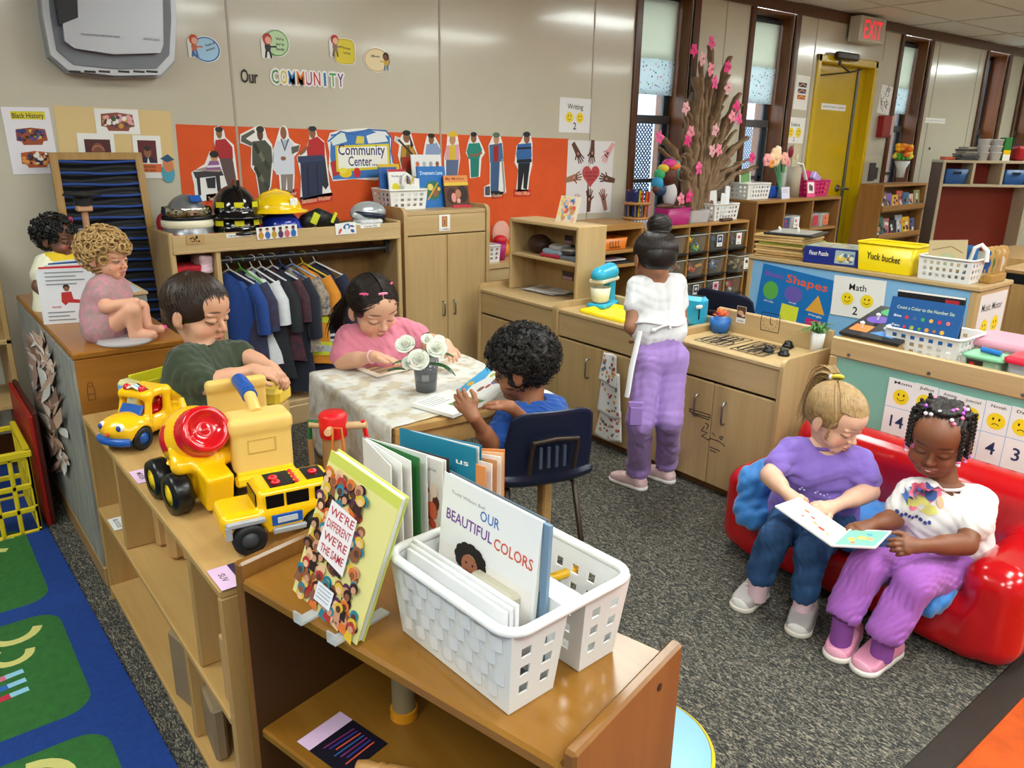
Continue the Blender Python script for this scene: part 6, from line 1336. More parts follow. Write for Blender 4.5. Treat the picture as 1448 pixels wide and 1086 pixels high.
cutout('helper_cutout','paper cutout of a firefighter in tan gear holding an axe',[(558,192),(565,195),(573,184),(580,187),(585,205),(591,222),(586,240),(585,252),(568,252),(566,235),(562,220),(564,205),(557,199)],[('p','6a5424',[(567,206),(582,204),(590,222),(584,242),(583,250),(570,250),(565,226)]),('p','a83420',[(568,222),(584,220),(585,238),(567,240)]),('p','b88a28',[(568,206),(575,206),(573,222),(566,222)]),('p','b88a28',[(578,205),(583,207),(588,222),(580,222)]),('e',SK2,(574,194),5,8),('e','1c1816',(574,188),6,4),('p','241c18',[(578,190),(584,206),(580,210)]),('p','c0c8cc',[(559,193),(565,197),(563,202),(558,199)]),('l','3a2c20',[(563,198),(582,218)],.012)])
cutout('helper_cutout','paper cutout of a man in a pale blue shirt beside the firefighter',[(603,192),(610,189),(616,196),(621,206),(623,226),(600,250),(597,222),(600,204)],[('p','4a4a58',[(603,224),(620,224),(619,248),(602,248)]),('p','8a9cc4',[(602,204),(617,202),(622,212),(621,226),(600,226)]),('e',SK2,(609,197),4,7),('e','241a16',(609,192),5,3.5)])
cutout('helper_cutout','paper cutout of a builder in a yellow hard hat',[(632,190),(639,185),(646,191),(648,204),(650,224),(646,250),(628,250),(627,224),(631,204)],[('p','5a6a8c',[(630,224),(648,224),(646,249),(630,249)]),('p','d8a0a8',[(630,206),(648,204),(649,226),(628,226)]),('p','d8b838',[(635,206),(643,205),(643,226),(635,226)]),('e',SK3,(639,197),4.5,8),('p','d8b428',[(632,193),(634,187),(641,185),(645,188),(647,193)])])
cutout('helper_cutout','paper cutout of a nurse in green scrubs',[(665,190),(670,187),(675,193),(681,206),(685,216),(680,224),(678,250),(664,252),(662,224),(658,216),(661,202)],[('p','1c7a6e',[(664,222),(677,222),(676,250),(665,251)]),('p','1f8476',[(662,203),(677,202),(681,212),(677,224),(662,225),(659,214)]),('e',SK2,(669,195),4,7),('e','241a16',(669,190),4.5,3.5),('l',SK2,[(664,219),(672,220),(680,216)],.014)])
cutout('helper_cutout','paper cutout of a plumber in a red shirt and blue jacket with a hose',[(697,190),(702,187),(707,193),(710,203),(711,226),(715,272),(703,279),(684,278),(684,264),(692,260),(692,232),(690,206)],[('p','3a5a84',[(693,226),(706,226),(704,272),(693,274)]),('p','3c6a94',[(691,205),(709,202),(711,228),(692,230)]),('p','9c1c24',[(697,206),(704,205),(704,228),(697,229)]),('e',SK3,(701,197),4,7),('e','5a6a5c',(701,191),5,4),('l','9a9690',[(709,226),(712,262),(712,272)],.014),('p','4a4a58',[(685,264),(692,263),(692,276),(685,276)]),('p','16161c',[(693,270),(706,270),(707,275),(694,276)])],((694,281),(711,280),'Plumber',.04))
cutout('helper_cutout','paper cutout of a police officer in blue and black',[(740,190),(745,187),(750,193),(752,202),(752,232),(748,250),(746,270),(729,271),(732,240),(727,230),(730,206),(736,200)],[('p','16161e',[(732,228),(749,228),(744,268),(739,266),(740,244),(736,268),(731,268)]),('p','2c62a0',[(731,204),(750,202),(751,220),(749,230),(731,231),(729,218)]),('l','14141c',[(731,210),(750,209)],.012),('l','14141c',[(731,228),(750,227)],.02),('e',SK2,(744,196),4,7),('e','1c2030',(744,190),5,4)],((726,278),(750,278),'Police Officer',.045))
c=sheet('x',[(790,187),(833.5,188.5),(834.5,140),(790.5,137)],M('e2e1e4',.35));c.text('Writing',c.w/2,c.h*.68,c.h*.15,INK,wide=.95);c.smiley(c.w*.32,c.h*.44,c.w*.12,YS,INK);c.smiley(c.w*.66,c.h*.44,c.w*.12,YS,INK);c.text('2',c.w*.5,c.h*.10,c.h*.2,INK);c.build('center_card',label='white Writing centre card with two yellow smileys on the back wall',cat='sign',group='centre cards with smileys')
c=sheet('x',[(799,303),(863,300),(871,198),(802,198)],M('dcd9dc',.5));W_,H_=c.w,c.h
def handprint(x,y,s,rot,m,pm):
 cs,sn=math.cos(rot),math.sin(rot);T=lambda u,v:(x+(u*cs-v*sn)*s,y+(u*sn+v*cs)*s)
 c.poly([T(-.18,-1.0),(T(.18,-1.0)),T(.26,.05),T(.2,.3),T(-.2,.3),T(-.26,.05)],m)
 for i,(u,l,a)in enumerate(((-.2,.42,.28),(-.07,.55,.08),(.07,.55,-.08),(.2,.44,-.26))):c.line([T(u,.22),T(u-math.sin(a)*l,.22+math.cos(a)*l)],.115*s,m,up=0)
 c.line([T(.2,-.05),T(.46,.18)],.13*s,m,up=0);c.poly([T(.09*math.cos(q)*1.1,-.02+.13*math.sin(q))for q in[2*PI*i/9 for i in range(9)]],pm)
PM1,PM2=M('b8847a',.6),M('5a3434',.6)
for x,y,r,m,pm in((.22,.82,-2.5,SK1,PM1),(.52,.83,PI,SK1,PM1),(.86,.83,2.5,M('d89aa0',.6),PM2),(.16,.5,-1.35,M('9a6a54',.6),PM1),(.86,.48,1.4,SK1,PM1),(.2,.14,-.5,M('c08a88',.6),PM1),(.5,.2,0.,SK1,PM1),(.82,.2,.35,M('9a6458',.6),PM2)):handprint(x*W_,y*H_,W_*.2,r,m,pm)
hp=[(W_*.51+W_*.19*(16*math.sin(q)**3)/16,H_*.53+W_*.19*(13*math.cos(q)-5*math.cos(2*q)-2*math.cos(3*q)-math.cos(4*q))/16)for q in[2*PI*i/30 for i in range(30)]]
c.poly(hp,M('b84448',.5))
for i,w_ in enumerate(('Hands Are','Helping','hands')):c.fit(w_,W_*(.39 if i!=2 else.45),H_*(.56-.05*i),W_*(.25 if i!=2 else.13),H_*.028,M('5a1418',.6))
c.build('hands_poster',label='white poster of many coloured hands round a red heart',cat='poster')
t=thing('feelings_chart','row of white name cards with yellow faces and numbers on the teal panel','chart',(RX-.004,.9,.45))
ch=[((1258,1299),(533,541),'Mom','14',1),((1295,1329),(541,549),'Julius','5',0),((1329,1361),(550,557),'Aiming','8',1),((1360,1396),(558,566),'Josecciad','2',0),((1396,1432),(566,574),'Novah','4',-1),((1432,1470),(574,584),'David','3',-1)]
for i,(xa,ya,nm,num,mood)in enumerate(ch):
 p1=onx(xa[0],ya[0],RX-.003);p2=onx(xa[1],ya[1],RX-.003);q=CV((RX-.003-.0006*(i%2),p1 .y,0),(0,-1,0),(0,0,1));w_=p1 .y-p2 .y;zt=p1 .z;h1=.105;h2=.105
 q.board(w_,h1+h2,.0012,PAPER,0,zt-h1-h2);q.line([(0,zt-h1),(w_,zt-h1)],.0018,SKYB);q.line([(w_-.001,zt),(w_-.001,zt-h1-h2)],.0018,SKYB)
 q.fit(nm,w_*.2,zt-.018,w_*.6,.010,INK);q.smiley(w_*.5,zt-.062,.028,YS,INK,mood);q.text(num,w_*.5,zt-h1-.07,.042,M('24345c',.6));q.build('name_card',t)
def xsheet(pts,X,m=PAPER,t=.0015,dy=.003):q=[onx(x,y,X-dy)for x,y in pts];c=quadcv(q[0],q[1],q[3]);c.board(c.w,c.h,t,m);return c
c=xsheet([(1067,442),(1166,472),(1173.5,388),(1073,370.5)],BX,M('1870b8',.45));W_,H_=c.w,c.h
c.fit('Basic',W_*.06,H_*.79,W_*.26,H_*.09,M('8a3aa0',.5));c.fit('Shapes',W_*.36,H_*.76,W_*.56,H_*.15,ORG)
c.disc(W_*.17,H_*.52,W_*.11,M('5aa84c',.5),H_*.18);c.disc(W_*.49,H_*.56,W_*.125,M('6a5ab0',.5),H_*.155);c.poly([(W_*.82,H_*.66),(W_*.95,H_*.33),(W_*.69,H_*.33)],M('e0a43c',.5));c.rect(W_*.36,H_*.04,W_*.24,H_*.3,M('dce03c',.5));c.rect(W_*.72,H_*.06,W_*.22,H_*.14,M('c82870',.5))
c.fit('oval',W_*.45,H_*.385,W_*.1,H_*.03,WHT);c.fit('triangle',W_*.74,H_*.26,W_*.18,H_*.04,WHT);c.fit('circle',W_*.1,H_*.29,W_*.14,H_*.035,WHT);c.build('shapes_poster',label='blue Basic Shapes poster on the low blue bookshelf',cat='poster')
c=xsheet([(1174,444),(1246.5,455.6),(1254.5,400.5),(1181,389)],BX,dy=.0045);W_,H_=c.w,c.h;c.text('Math',W_*.48,H_*.68,H_*.16,INK);c.smiley(W_*.3,H_*.45,W_*.12,YS,INK);c.smiley(W_*.68,H_*.45,W_*.12,YS,INK);c.text('2',W_*.48,H_*.08,H_*.2,INK);c.build('center_card',label='white Math centre card with two yellow smileys on the blue bookshelf',cat='sign',group='centre cards with smileys')
c=CV((BX+.03,BY0-.002,.47),(1,0,0),(0,0,1));c.board(.30,.27,.0015,M('e0dcde',.45));c.fit('Music Motor',.03,.19,.23,.035,INK);c.smiley(.09,.11,.04,YS,INK);c.smiley(.21,.115,.04,YS,INK);c.text('2',.15,.03,.055,INK);c.build('center_card',label='white Music centre card on the end of the blue bookshelf',cat='sign',group='centre cards with smileys')
def perf(mb,a,b,c,d,nu,nv,m,t,hole=(.5,.55),lo=.12,hi=.1,sd=.06):
 """wall panel a-b (bottom) d-c (top) pierced by nu x nv openings"""
 us=[0];vs=[0]
 for i in range(nu):w=(1-2*sd)/nu;u=sd+w*i;us+=[u+w*(1-hole[0])/2,u+w*(1+hole[0])/2]
 for j in range(nv):w=(1-lo-hi)/nv;v=lo+w*j;vs+=[v+w*(1-hole[1])/2,v+w*(1+hole[1])/2]
 us.append(1);vs.append(1);a,b,c,d=V(a),V(b),V(c),V(d);t=V(t)
 g=lambda u,v:(a*(1-u)+b*u)*(1-v)+(d*(1-u)+c*u)*v
 for i in range(len(us)-1):
  for j in range(len(vs)-1):
   p=[g(us[i],vs[j]),g(us[i+1],vs[j]),g(us[i+1],vs[j+1]),g(us[i],vs[j+1])]
   if i%2 and j%2:
    for k in range(4):q,r=p[k],p[(k+1)%4];mb.quad(q,q+t,r+t,r,m)
   else:mb.quad(*p,m);mb.quad(*[x+t for x in p[::-1]],m)
def basket(label,c,L,W,H,rz,mat,nl=7,ns=4,nv=3,fl=1.1,name='basket',group=None,handle=False,z0=0.,open_=True):
 t=thing(name,label,'basket',c,group);T=Matrix.Translation(V(c))@Matrix.Rotation(rz,4,'Z');b=MB(mat,T)
 l0,w0,l1,w1=L/2/fl,W/2/fl,L/2,W/2
 q0=[V((-l0,-w0,z0+.001)),V((l0,-w0,z0+.001)),V((l0,w0,z0+.001)),V((-l0,w0,z0+.001))];q1=[V((-l1,-w1,H)),V((l1,-w1,H)),V((l1,w1,H)),V((-l1,w1,H))]
 for i in range(4):
  j=(i+1)%4;n=(q0[i]+q0[j])*-.5;n.z=0;n=n.normalized()*.002;perf(b,q0[i],q0[j],q1[j],q1[i],nl if i%2==0 else ns,nv,mat,n)
 b.quad(*q0,mat);b.build('basket_body',t)
 r=MB(mat,T);r.tube(rrect(0,0,l1+.003,w1+.003,min(.02,W*.15),H),.0052,n=8,closed=True);r.build('rim',t)
 if handle:MB(mat,T).tube([(0,-w1*.55*k,H-.01)if abs(k)==1 and False else(0,w1*.5*math.cos(a),H-.02+.09*math.sin(a))for a in[PI*i/12 for i in range(13)]for k in(0,)],.009,n=8).build('handle',t)
 return t
def book(label,O,U,Vv,w,h,t,cover,art=None,pages='e6e2d8',cat='book',group=None,back=None,name='book'):
 O,U,W_=V(O),V(U).normalized(),V(Vv);W_=(W_-U*W_.dot(U)).normalized();N=U.cross(W_)
 r=thing(name,label,cat,O+U*w/2,group);cm=M(cover,.35)
 c=CV(O,U,W_);c.board(w,h,.0018,cm)
 if art:art(c,w,h)
 c.build('front_cover',r)
 MB(M(pages,.8)).prism([O-N*.0018+U*.003+W_*.003,O-N*.0018+U*(w-.003)+W_*.003,O-N*.0018+U*(w-.003)+W_*(h-.003),O-N*.0018+U*.003+W_*(h-.003)],-N*(t-.0036)).build('pages',r)
 c=CV(O-N*(t-.0018),U,W_);c.board(w,h,.0018,M(back or cover,.35));c.build('back_cover',r)
 return r
def flatbook(label,O,U,Vv,w,h,t,cover,art=None,cat='book',group=None,name='book'):
 O,U,W_=V(O),V(U).normalized(),V(Vv);c=CV(O,U,W_);c.board(w,h,t,M(cover,.45))
 if art:art(c,w,h)
 return c.build(name,label=label,cat=cat,group=group)
ZT=1.018
bk=basket('white basket of books and a caddy on the tall cabinet',(2.26,3.83,ZT),.235,.2,.105,.0,PLAS,5,4,3)
def lines(c,w,h,y0,n,m=None):
 for i in range(n):c.rect(w*.15,h*(y0-.07*i),w*(.7-.15*(i%2)),h*.022,m or GREY)
flatbook('white workbook with a yellow picture sticking out of the cabinet basket',(2.20,3.82,ZT+.02),(1,.1,0),(-.08,.12,1),.12,.19,.008,'e4e2e0',lambda c,w,h:(c.fit('Workbook',w*.15,h*.78,w*.6,h*.06,INK),c.disc(w*.35,h*.5,w*.2,M('d8c82c',.5),h*.12),c.rect(0,h*.93,w,h*.07,M('b8283c',.5))))
flatbook('blue folder leaning at the left inside the cabinet basket',(2.165,3.86,ZT+.02),(1,.1,0),(-.15,.1,1),.12,.2,.006,'2a5a9c')
flatbook('yellow edged folder at the back of the cabinet basket',(2.175,3.88,ZT+.02),(1,.1,0),(-.1,.1,1),.14,.215,.006,'d8b020')
t=thing('caddy','small white handled caddy of pencils inside the cabinet basket','caddy',(2.31,3.82,ZT+.01));MB(PLAS).bx(2.265,2.36,3.79,3.85,ZT+.01,ZT+.13,bev=.008).build('caddy_body',t);MB(PLAS).tube([(2.275,3.82,ZT+.12),(2.28,3.82,ZT+.17),(2.30,3.82,ZT+.185),(2.325,3.82,ZT+.17),(2.335,3.82,ZT+.12)],.009).build('handle',t)
MB(M('d8b428',.5)).cyl((2.30,3.80,ZT+.10),(2.33,3.79,ZT+.175),.004,n=8).build('pencil',label='yellow pencil standing in the white caddy on the cabinet',cat='pencil')
MB(WHT).bx(2.335,2.372,3.80,3.87,ZT+.012,ZT+.16,bev=.004).build('paper_pad',label='white pad standing at the right end of the cabinet basket',cat='pad')
flatbook('white picture book behind the blue book on the cabinet',(2.40,3.90,ZT),(1,0,0),(0,.12,1),.20,.285,.008,'e4e2e0',lambda c,w,h:[(c.disc(w*(.2+.22*i),h*.82,w*.06,M(('c8603c','b0b0b4','9a9aa0','8a4a3c')[i],.5),h*.05),c.rect(w*(.14+.22*i),h*.66,w*.12,h*.12,M(('c8603c','b0b0b4','9a9aa0','8a4a3c')[i],.5)))for i in range(4)])
flatbook('blue picture book with a round painting on the tall cabinet',(2.375,3.80,ZT),(1,0,0),(-.1,.16,1),.185,.225,.010,'1a6ab4',lambda c,w,h:(c.fit('Dreamers Lane',w*.1,h*.8,w*.8,h*.09,M('c8e0f0',.5)),c.disc(w*.5,h*.42,w*.28,M('2a6a4c',.5)),c.disc(w*.42,h*.5,w*.1,M('d8c86c',.5)),c.disc(w*.58,h*.36,w*.12,M('8a5a3c',.5),h*.1),c.line([(w*.3,h*.2),(w*.7,h*.6)],.008,M('d8a030',.5)),c.disc(w*.72,h*.45,w*.06,M('e0b840',.5))))
flatbook('brown picture book of faces under orange lettering on the tall cabinet',(2.525,3.77,ZT),(1,0,0),(0,.16,1),.165,.175,.010,'5a3424',lambda c,w,h:(c.rect(0,h*.78,w,h*.22,M('d88a4c',.5)),c.fit('My Mother',w*.08,h*.86,w*.8,h*.08,M('8a1c18',.5)),c.rect(0,h*.68,w,h*.1,M('d8b838',.5)),c.disc(w*.28,h*.35,w*.2,M('3a2018',.5),h*.26),c.disc(w*.72,h*.4,w*.24,M('2a1814',.5),h*.28),c.disc(w*.36,h*.3,w*.1,M('d89088',.5),h*.15),c.disc(w*.55,h*.42,w*.12,M('b87858',.5),h*.14),c.disc(w*.55,h*.2,w*.08,M('e0a09a',.5),h*.08)))
MB(M('c8384c',.4)).bx(2.54,2.67,3.72,3.735,ZT,ZT+.014,bev=.003).build('ruler',label='red and white ruler lying before the brown picture book',cat='ruler')
basket('small white basket on the shelf in the gap beside the orange paper',(2.80,3.77,.69),.13,.14,.10,0,PLAS,3,3,3)
MB(WHT).bx(2.755,2.83,3.77,3.79,.70,.865,bev=.01).build('white_board',label='white rounded board standing in the small gap basket',cat='board')
t=MB(M('a81c6c',.3)).lathe((2.915,3.78,.69),[(.001,0),(.035,0),(.045,.10),(.04,.10),(.03,.004)],n=20).build('cup',label='magenta cup beside the small white basket in the gap',cat='cup')
t=thing('toy_food','orange and red round toy in the gap behind the hutch','toy',(3.0,3.86,.69));MB(M('e0882c',.4)).ell((3.0,3.86,.74),.05).build('orange_ball',t);MB(M('c8242c',.4)).ell((2.97,3.84,.80),(.045,.04,.03)).build('red_cap',t);MB(M('d8a090',.5)).ell((3.02,3.9,.83),(.07,.02,.08)).build('pink_disc',t)
Hh=V((2.72,3.16,.813));S=SDF(.004);S.ell((2.74,3.20,.862),(.055,.075,.05));P_,Q_=S.mesh(fold(3,.003));o=npmesh('dark_bag',P_,Q_,M('3a2018',.5),None);tagit(o,'dark brown rounded bag at the left of the hutch shelf','bag')
for i,(h,x,y,z,r,lab)in enumerate((('a8283c',2.715,3.04,.822,(.05,.075,.010),'red folded cloth at the bottom of the hutch pile'),('8a9aa8',2.72,3.03,.840,(.048,.07,.012),'blue grey folded cloth on the red cloth in the hutch'),('6a7078',2.73,2.92,.825,(.05,.06,.012),'grey folded cloth lying right of the hutch pile'),('b8b4b0',2.73,3.03,.862,(.035,.05,.012),'pale cloth topping the pile on the hutch shelf'))):
 S=SDF(.004);S.box((x,y,z),r,.009);P_,Q_=S.mesh(fold(i+5,.004,(40,40,40)));tagit(npmesh('folded_cloth',P_,Q_,M(h,.8),None),lab,'cloth','cloths in the hutch')
t=thing('play_pan','black and silver play pan lying on the grey cloth in the hutch','pan',(2.73,2.93,.838));MB(M('4a4444',.3,.6)).lathe((2.73,2.93,.838),[(.001,0),(.05,0),(.058,.02),(.054,.02),(.046,.004),(.001,.004)],n=26).build('pan_body',t);MB(M('a8a4a0',.3,.6)).lathe((2.73,2.93,.859),[(.056,0),(.06,.004),(.05,.012),(.001,.016)],n=26).build('lid',t);MB(BLK).ell((2.73,2.93,.88),(.012,.012,.008)).build('lid_knob',t)
zc=.6105;p=V((2.70,3.10,zc))
for i,(h,dx,dy,rz,lab)in enumerate((('3a6a54',.03,-.02,.15,'green magazine at the bottom of the pile on the kitchen top'),('b8b4b8',-.01,.03,-.2,'grey magazine in the middle of the kitchen pile'),('dcdad8',-.015,-.01,.05,'white open magazine on top of the kitchen pile'))):
 R_=Matrix.Rotation(rz+.25,3,'Z');O=p+V((dx-.02,dy+.13,.003+.004*i));c=CV(O+V((0,0,.003)),R_@V((0,-1,0)),R_@V((1,0,0)));c.board(.24,.165,.003,M(h,.5))
 if i==2:c.rect(.02,.05,.08,.09,M('b8a890',.6));lines(c,.24,.165,.8,4);c.rect(.14,.04,.07,.06,M('c8d0d8',.6))
 c.build('magazine',label=lab,cat='magazine',group='magazines on the kitchen top')
c=CV((2.735,3.075,HZ),(.12,-1,0),(.33,.05,1));c.board(.135,.135,.002,M('d8c8b0',.5));R=random.Random(4)
for i in range(40):c.disc(R.uniform(.015,.12),R.uniform(.015,.12),R.uniform(.008,.015),M(R.choice(('d8a888','e0c068','8aa0c0','b88a5c','c85a3c','4a6a9a','e0b4a0')),.5),R.uniform(.01,.018),R.uniform(0,3),10,.3)
c.build('patterned_card',label='card with a bubbly multicoloured pattern standing on the hutch',cat='card')
TQ=M('2fa4c8',.28);WC=M('dcd8c0',.3)
t=thing('toy_mixer','turquoise toy stand mixer with a cream bowl on the kitchen counter','toy mixer',(2.72,2.66,.61));T=Matrix.Translation((2.735,2.70,.61))@Matrix.Rotation(math.radians(-72),4,'Z')
S=SDF(.003);S.box((0,-.0,.012),(.05,.085,.012),.011).box((0,.055,.07),(.032,.026,.07),.02).cut((0,0,.0005),(0,0,-1));P_,Q_=S.mesh();P_=(np.array(T)[:3,:3]@P_.T).T+np.array(T)[:3,3];npmesh('mixer_base',P_,Q_,TQ,t)
S=SDF(.003);S.cap((0,.055,.165),(0,-.055,.160),.046,.040,.01);S.cut((0,0,.142),(0,0,-1),.006);P_,Q_=S.mesh();P_=(np.array(T)[:3,:3]@P_.T).T+np.array(T)[:3,3];npmesh('mixer_head',P_,Q_,TQ,t)
MB(WC,T).bx(-.040,.040,-.085,.09,.125,.143,bev=.008).cyl((0,-.035,.105),(0,-.035,.13),.012).build('head_band',t)
MB(WC,T).lathe((0,-.035,.026),[(.03,0),(.042,.01),(.05,.075),(.047,.075),(.038,.012),(.001,.01)],n=26).build('bowl',t)
t=thing('toy_toaster','turquoise toy toaster with a white lever right of the sink','toy toaster',(2.78,2.23,.61));T=Matrix.Translation((2.765,2.175,.61))@Matrix.Rotation(math.radians(20),4,'Z')
MB(TQ,T).box((0,0,.068),(.075,.13,.136),bev=.02).build('toaster_body',t);b=MB(BLK,T);b.bx(-.012,.012,-.05,.05,.134,.1375).bx(-.04,-.036,-.05,-.044,.04,.10);b.bx(-.0385,-.0365,.02,.03,.03,.09);b.build('slots',t);MB(PLAS,T).box((-.045,-.047,.098),(.03,.022,.014),bev=.005).build('lever',t)
t=thing('flower_pot','blue pot of orange and pink flowers between sink and stove','flower pot',(2.77,2.055,.61));MB(M('2a66b0',.4)).lathe((2.768,2.02,.611),[(.001,0),(.036,0),(.046,.06),(.041,.06),(.03,.01)],n=6,sx=1.1).build('pot',t)
f=MB(M('e8743c',.5));R=random.Random(2)
for i in range(34):
 a,e=R.uniform(0,6.3),R.uniform(.15,1.3);d_=V((math.cos(a)*math.cos(e),math.sin(a)*math.cos(e),math.sin(e)));b0=V((2.768,2.02,.675));u,w=basis(d_);m_=M(('e8743c','f09a50','e0605c','f0b43c','d84c7c')[i%5],.5);L_=R.uniform(.03,.046)
 f.prism([b0+d_*.012,b0+d_*L_*.6+u*.011,b0+d_*L_,b0+d_*L_*.6-u*.011],w*.0012,m_)
f.build('blossom',t)
t=thing('plant_pot','small white pot with a green plant at the end of the stove','potted plant',(2.79,1.56,.61));MB(PLAS).lathe((2.785,1.572,.611),[(.001,0),(.022,0),(.028,.085),(.024,.085),(.018,.01)],n=20).build('pot',t);f=MB(M('4a7a3c',.5))
for i in range(34):
 a=R.uniform(0,6.3);b0=V((2.785,1.572,.69));e=R.uniform(.0,1.0);L_=R.uniform(.04,.085);d_=V((math.cos(a),math.sin(a),e)).normalized();m=b0+d_*L_*.6+V((0,0,.02));u,w=basis(d_);f.prism([b0,m+u*.006,b0+d_*L_,m-u*.006],w*.001)
f.build('leaves',t)
FL=MB()
def apron(x0,y0,z0,w,h,lab,seed,skew=0.):
 m=M('dcdad8',.8);R=random.Random(seed);X=KX-.03
 c=MB(m);g=lambda u,v:V((X-.004-.012*v-.006*math.sin(u*7+seed)*(1-v*.3),y0-(u-.5)*w*(.8+.35*v)+skew*v,z0-h*v+.01*math.sin(u*5+seed)*v))
 c.surf(g,18,14,thick=(.002,0,0))
 for i in range(26):
  u,v=R.uniform(.08,.92),R.uniform(.08,.92);q=g(u,v)+V((-.0015,0,0));k=M(R.choice(('c8785c','b85a6c','8a9a6c','d89a5c','9a3c4c','6a7a9a')),.7);r=R.uniform(.004,.010);c.add([q]+[q+V((0,r*math.cos(a),r*math.sin(a)))for a in[2*PI*j/7 for j in range(7)]],[(0,(j+1)%7+1,j+1)for j in range(7)],k)
 c.build('toy_apron',label=lab,cat='apron',group='floral aprons on the sink')
apron(0,2.385,.475,.10,.14,'floral apron hanging topmost on the sink door',1);apron(0,2.375,.395,.13,.21,'floral apron hanging in the middle of the sink door',2,-.01);apron(0,2.365,.22,.15,.15,'floral apron hanging lowest on the sink door',3,.0)
def zt(x,y):return onz(x,y,TZ_+.006)
q=[zt(535,536),zt(612,512),zt(497,519)];U=(q[1]-q[0]).normalized();W_=V((-U.y,U.x,0));c=CV(V((1.335,2.46,TZ_+.0125)),V((.985,.10,0)),V((-.1,.985,0)));c.board(.275,.20,.004,M('d8d0c0',.5))
c.rect(.028,.022,.22,.156,M('8a7450',.6))
for i in range(9):c.line([(.03,.03+.017*i),(.09,.035+.017*i),(.16,.03+.0165*i),(.245,.036+.016*i)],.008,M(('b8903c','7a6a8a','c8a050','6a5a7c','d0b070','8a5a4c','9a90a4','a8843c','5a4a6c')[i],.6))
c.build('picture_board',label='white bordered board with a striped landscape before the girl in pink',cat='board')
vp=V((1.405,2.235,TZ_+.006));t=thing('flower_vase','grey tinted glass of white silk flowers on the lace table','vase',vp)
MB(M('6c6e74',.08,alpha=.62)).lathe(vp,[(.001,.001),(.036,.001),(.046,.115),(.043,.115),(.033,.006),(.001,.005)],n=30).build('glass',t);MB(M('8a8c92',.15,alpha=.7)).lathe(vp,[(.0335,.006),(.0365,.035),(.001,.036)],n=24).build('pebbles',t)
c=MB(M('a8aab0',.4))
for i in range(7):a=-2.45+.09*i;c.tube([vp+V((.0405*math.cos(a),.0405*math.sin(a),.045)),vp+V((.0425*math.cos(a+.02),.0425*math.sin(a+.02),.068))],.0018,n=4)
c.build('etching',t)
PET=M('e8e9dc',.55,sss=.2);LEAF=M('2e5a30',.4,nz=.2,ns=40)
def rose(c,r,up,seed):
 R=random.Random(seed);f=MB(PET);up=V(up).normalized();u0,w0=basis(up);c=V(c)
 for ring,(n,op,rr)in enumerate(((3,.35,.45),(4,.65,.72),(5,1.0,1.0),(5,1.35,1.12))):
  for k in range(n):
   a=2*PI*k/n+ring*.6+R.uniform(-.2,.2);o=u0*math.cos(a)+w0*math.sin(a);s=up.cross(o)
   def g(u,v,o=o,s=s,rr=rr,op=op):th=(u-.5)*1.5;z=v;b=math.sin(min(1,v*1.1)*PI*.5)*rr*r*(.55+.45*op);cur=1+.25*max(0,v-.7)*op*2;d=o*math.cos(th)+s*math.sin(th);return c+d*b*cur+up*(r*(1.35*z-.35*op*z*z-.25*(abs(u-.5)*2)**3*z)-r*.2)
   f.surf(g,7,6,thick=tuple(-o*.001))
 f.build('blossom',t)
for i,(px_,py_,dd,r)in enumerate(((574,489,2.50,.021),(592,510,2.43,.022),(617,494,2.45,.021),(578,514,2.44,.014),(604,481,2.5,.013),(621,482,2.5,.012))):q=at(px_,py_,dd);rose(q,r,(q-vp-V((0,0,.1)))*1.5+V((0,0,.12)),i);MB(M('3a6a34',.5)).tube([vp+V((0,0,.02)),vp+V((0,0,.1))+(q-vp)*.1,q-V((0,0,.02))],.0025,n=6).build('stem',t)
for i,(x,y,dd,L_,a)in enumerate(((615,515,2.46,.075,.2),(566,522,2.45,.06,2.6),(628,518,2.47,.06,-.6),(600,474,2.52,.055,1.2),(570,511,2.46,.05,2.9),(625,500,2.47,.06,.3))):
 q=at(x,y,dd);d_=(RGT*math.cos(a)+UP*math.sin(a)*.5-AWY*.35).normalized();s=d_.cross(UP).normalized();f=MB(LEAF);f.surf(lambda u,v:q+d_*(v-.3)*L_+s*(u-.5)*.42*L_*math.sin(PI*min(1,v*1.02))+V((0,0,-.25*L_*v*v+.1*L_*abs(u-.5))),6,8,thick=(0,0,.0008));f.build('leaf',t)
t=thing('picture_book','open white picture book with a blue sky page before the boy in blue','book',(1.5,2.08,TZ_+.006));A_,B_,C_,D_=V((1.335,2.115,0)),V((1.315,1.935,0)),V((1.50,1.985,0)),V((1.52,2.165,0));zz=V((0,0,TZ_+.02))
U=(C_-B_).normalized();c=CV(B_+zz,U,A_-B_);w_,h_=(C_-B_).length,(A_-B_).length;c.board(w_,h_,.012,WHT);c.rect(w_*.35,h_*.05,w_*.55,h_*.4,M('6a9a5c',.6));c.disc(w_*.55,h_*.3,w_*.12,M('d8c080',.6),h_*.08);c.disc(w_*.75,h_*.22,w_*.1,M('b87a5c',.6),h_*.07)
for i in range(5):c.rect(w_*.08,h_*(.9-.08*i),w_*(.5-.06*(i%2)),h_*.02,GREY)
c.build('left_page',t)
U2=V((.80,.12,.30)).normalized();c=CV(C_+zz,U2,D_-C_);w2=.175;c.board(w2,h_,.005,WHT);c.poly([(0,h_*.72),(w2*.3,h_*.8),(w2*.6,h_*.7),(w2,h_*.8),(w2,h_),(0,h_)],M('4aa8dc',.6));c.disc(w2*.35,h_*.88,w2*.08,M('d8b840',.6))
for x,y,r_,h in((.25,.5,.1,'8a5a4c'),(.38,.42,.08,'b84a3c'),(.62,.38,.17,'8a6a9a'),(.6,.37,.1,'5a9a6c'),(.8,.2,.1,'d8a840'),(.75,.62,.09,'b8c060')):c.disc(w2*x,h_*y,w2*r_,M(h,.6),h_*r_*.5)
c.build('right_page',t)
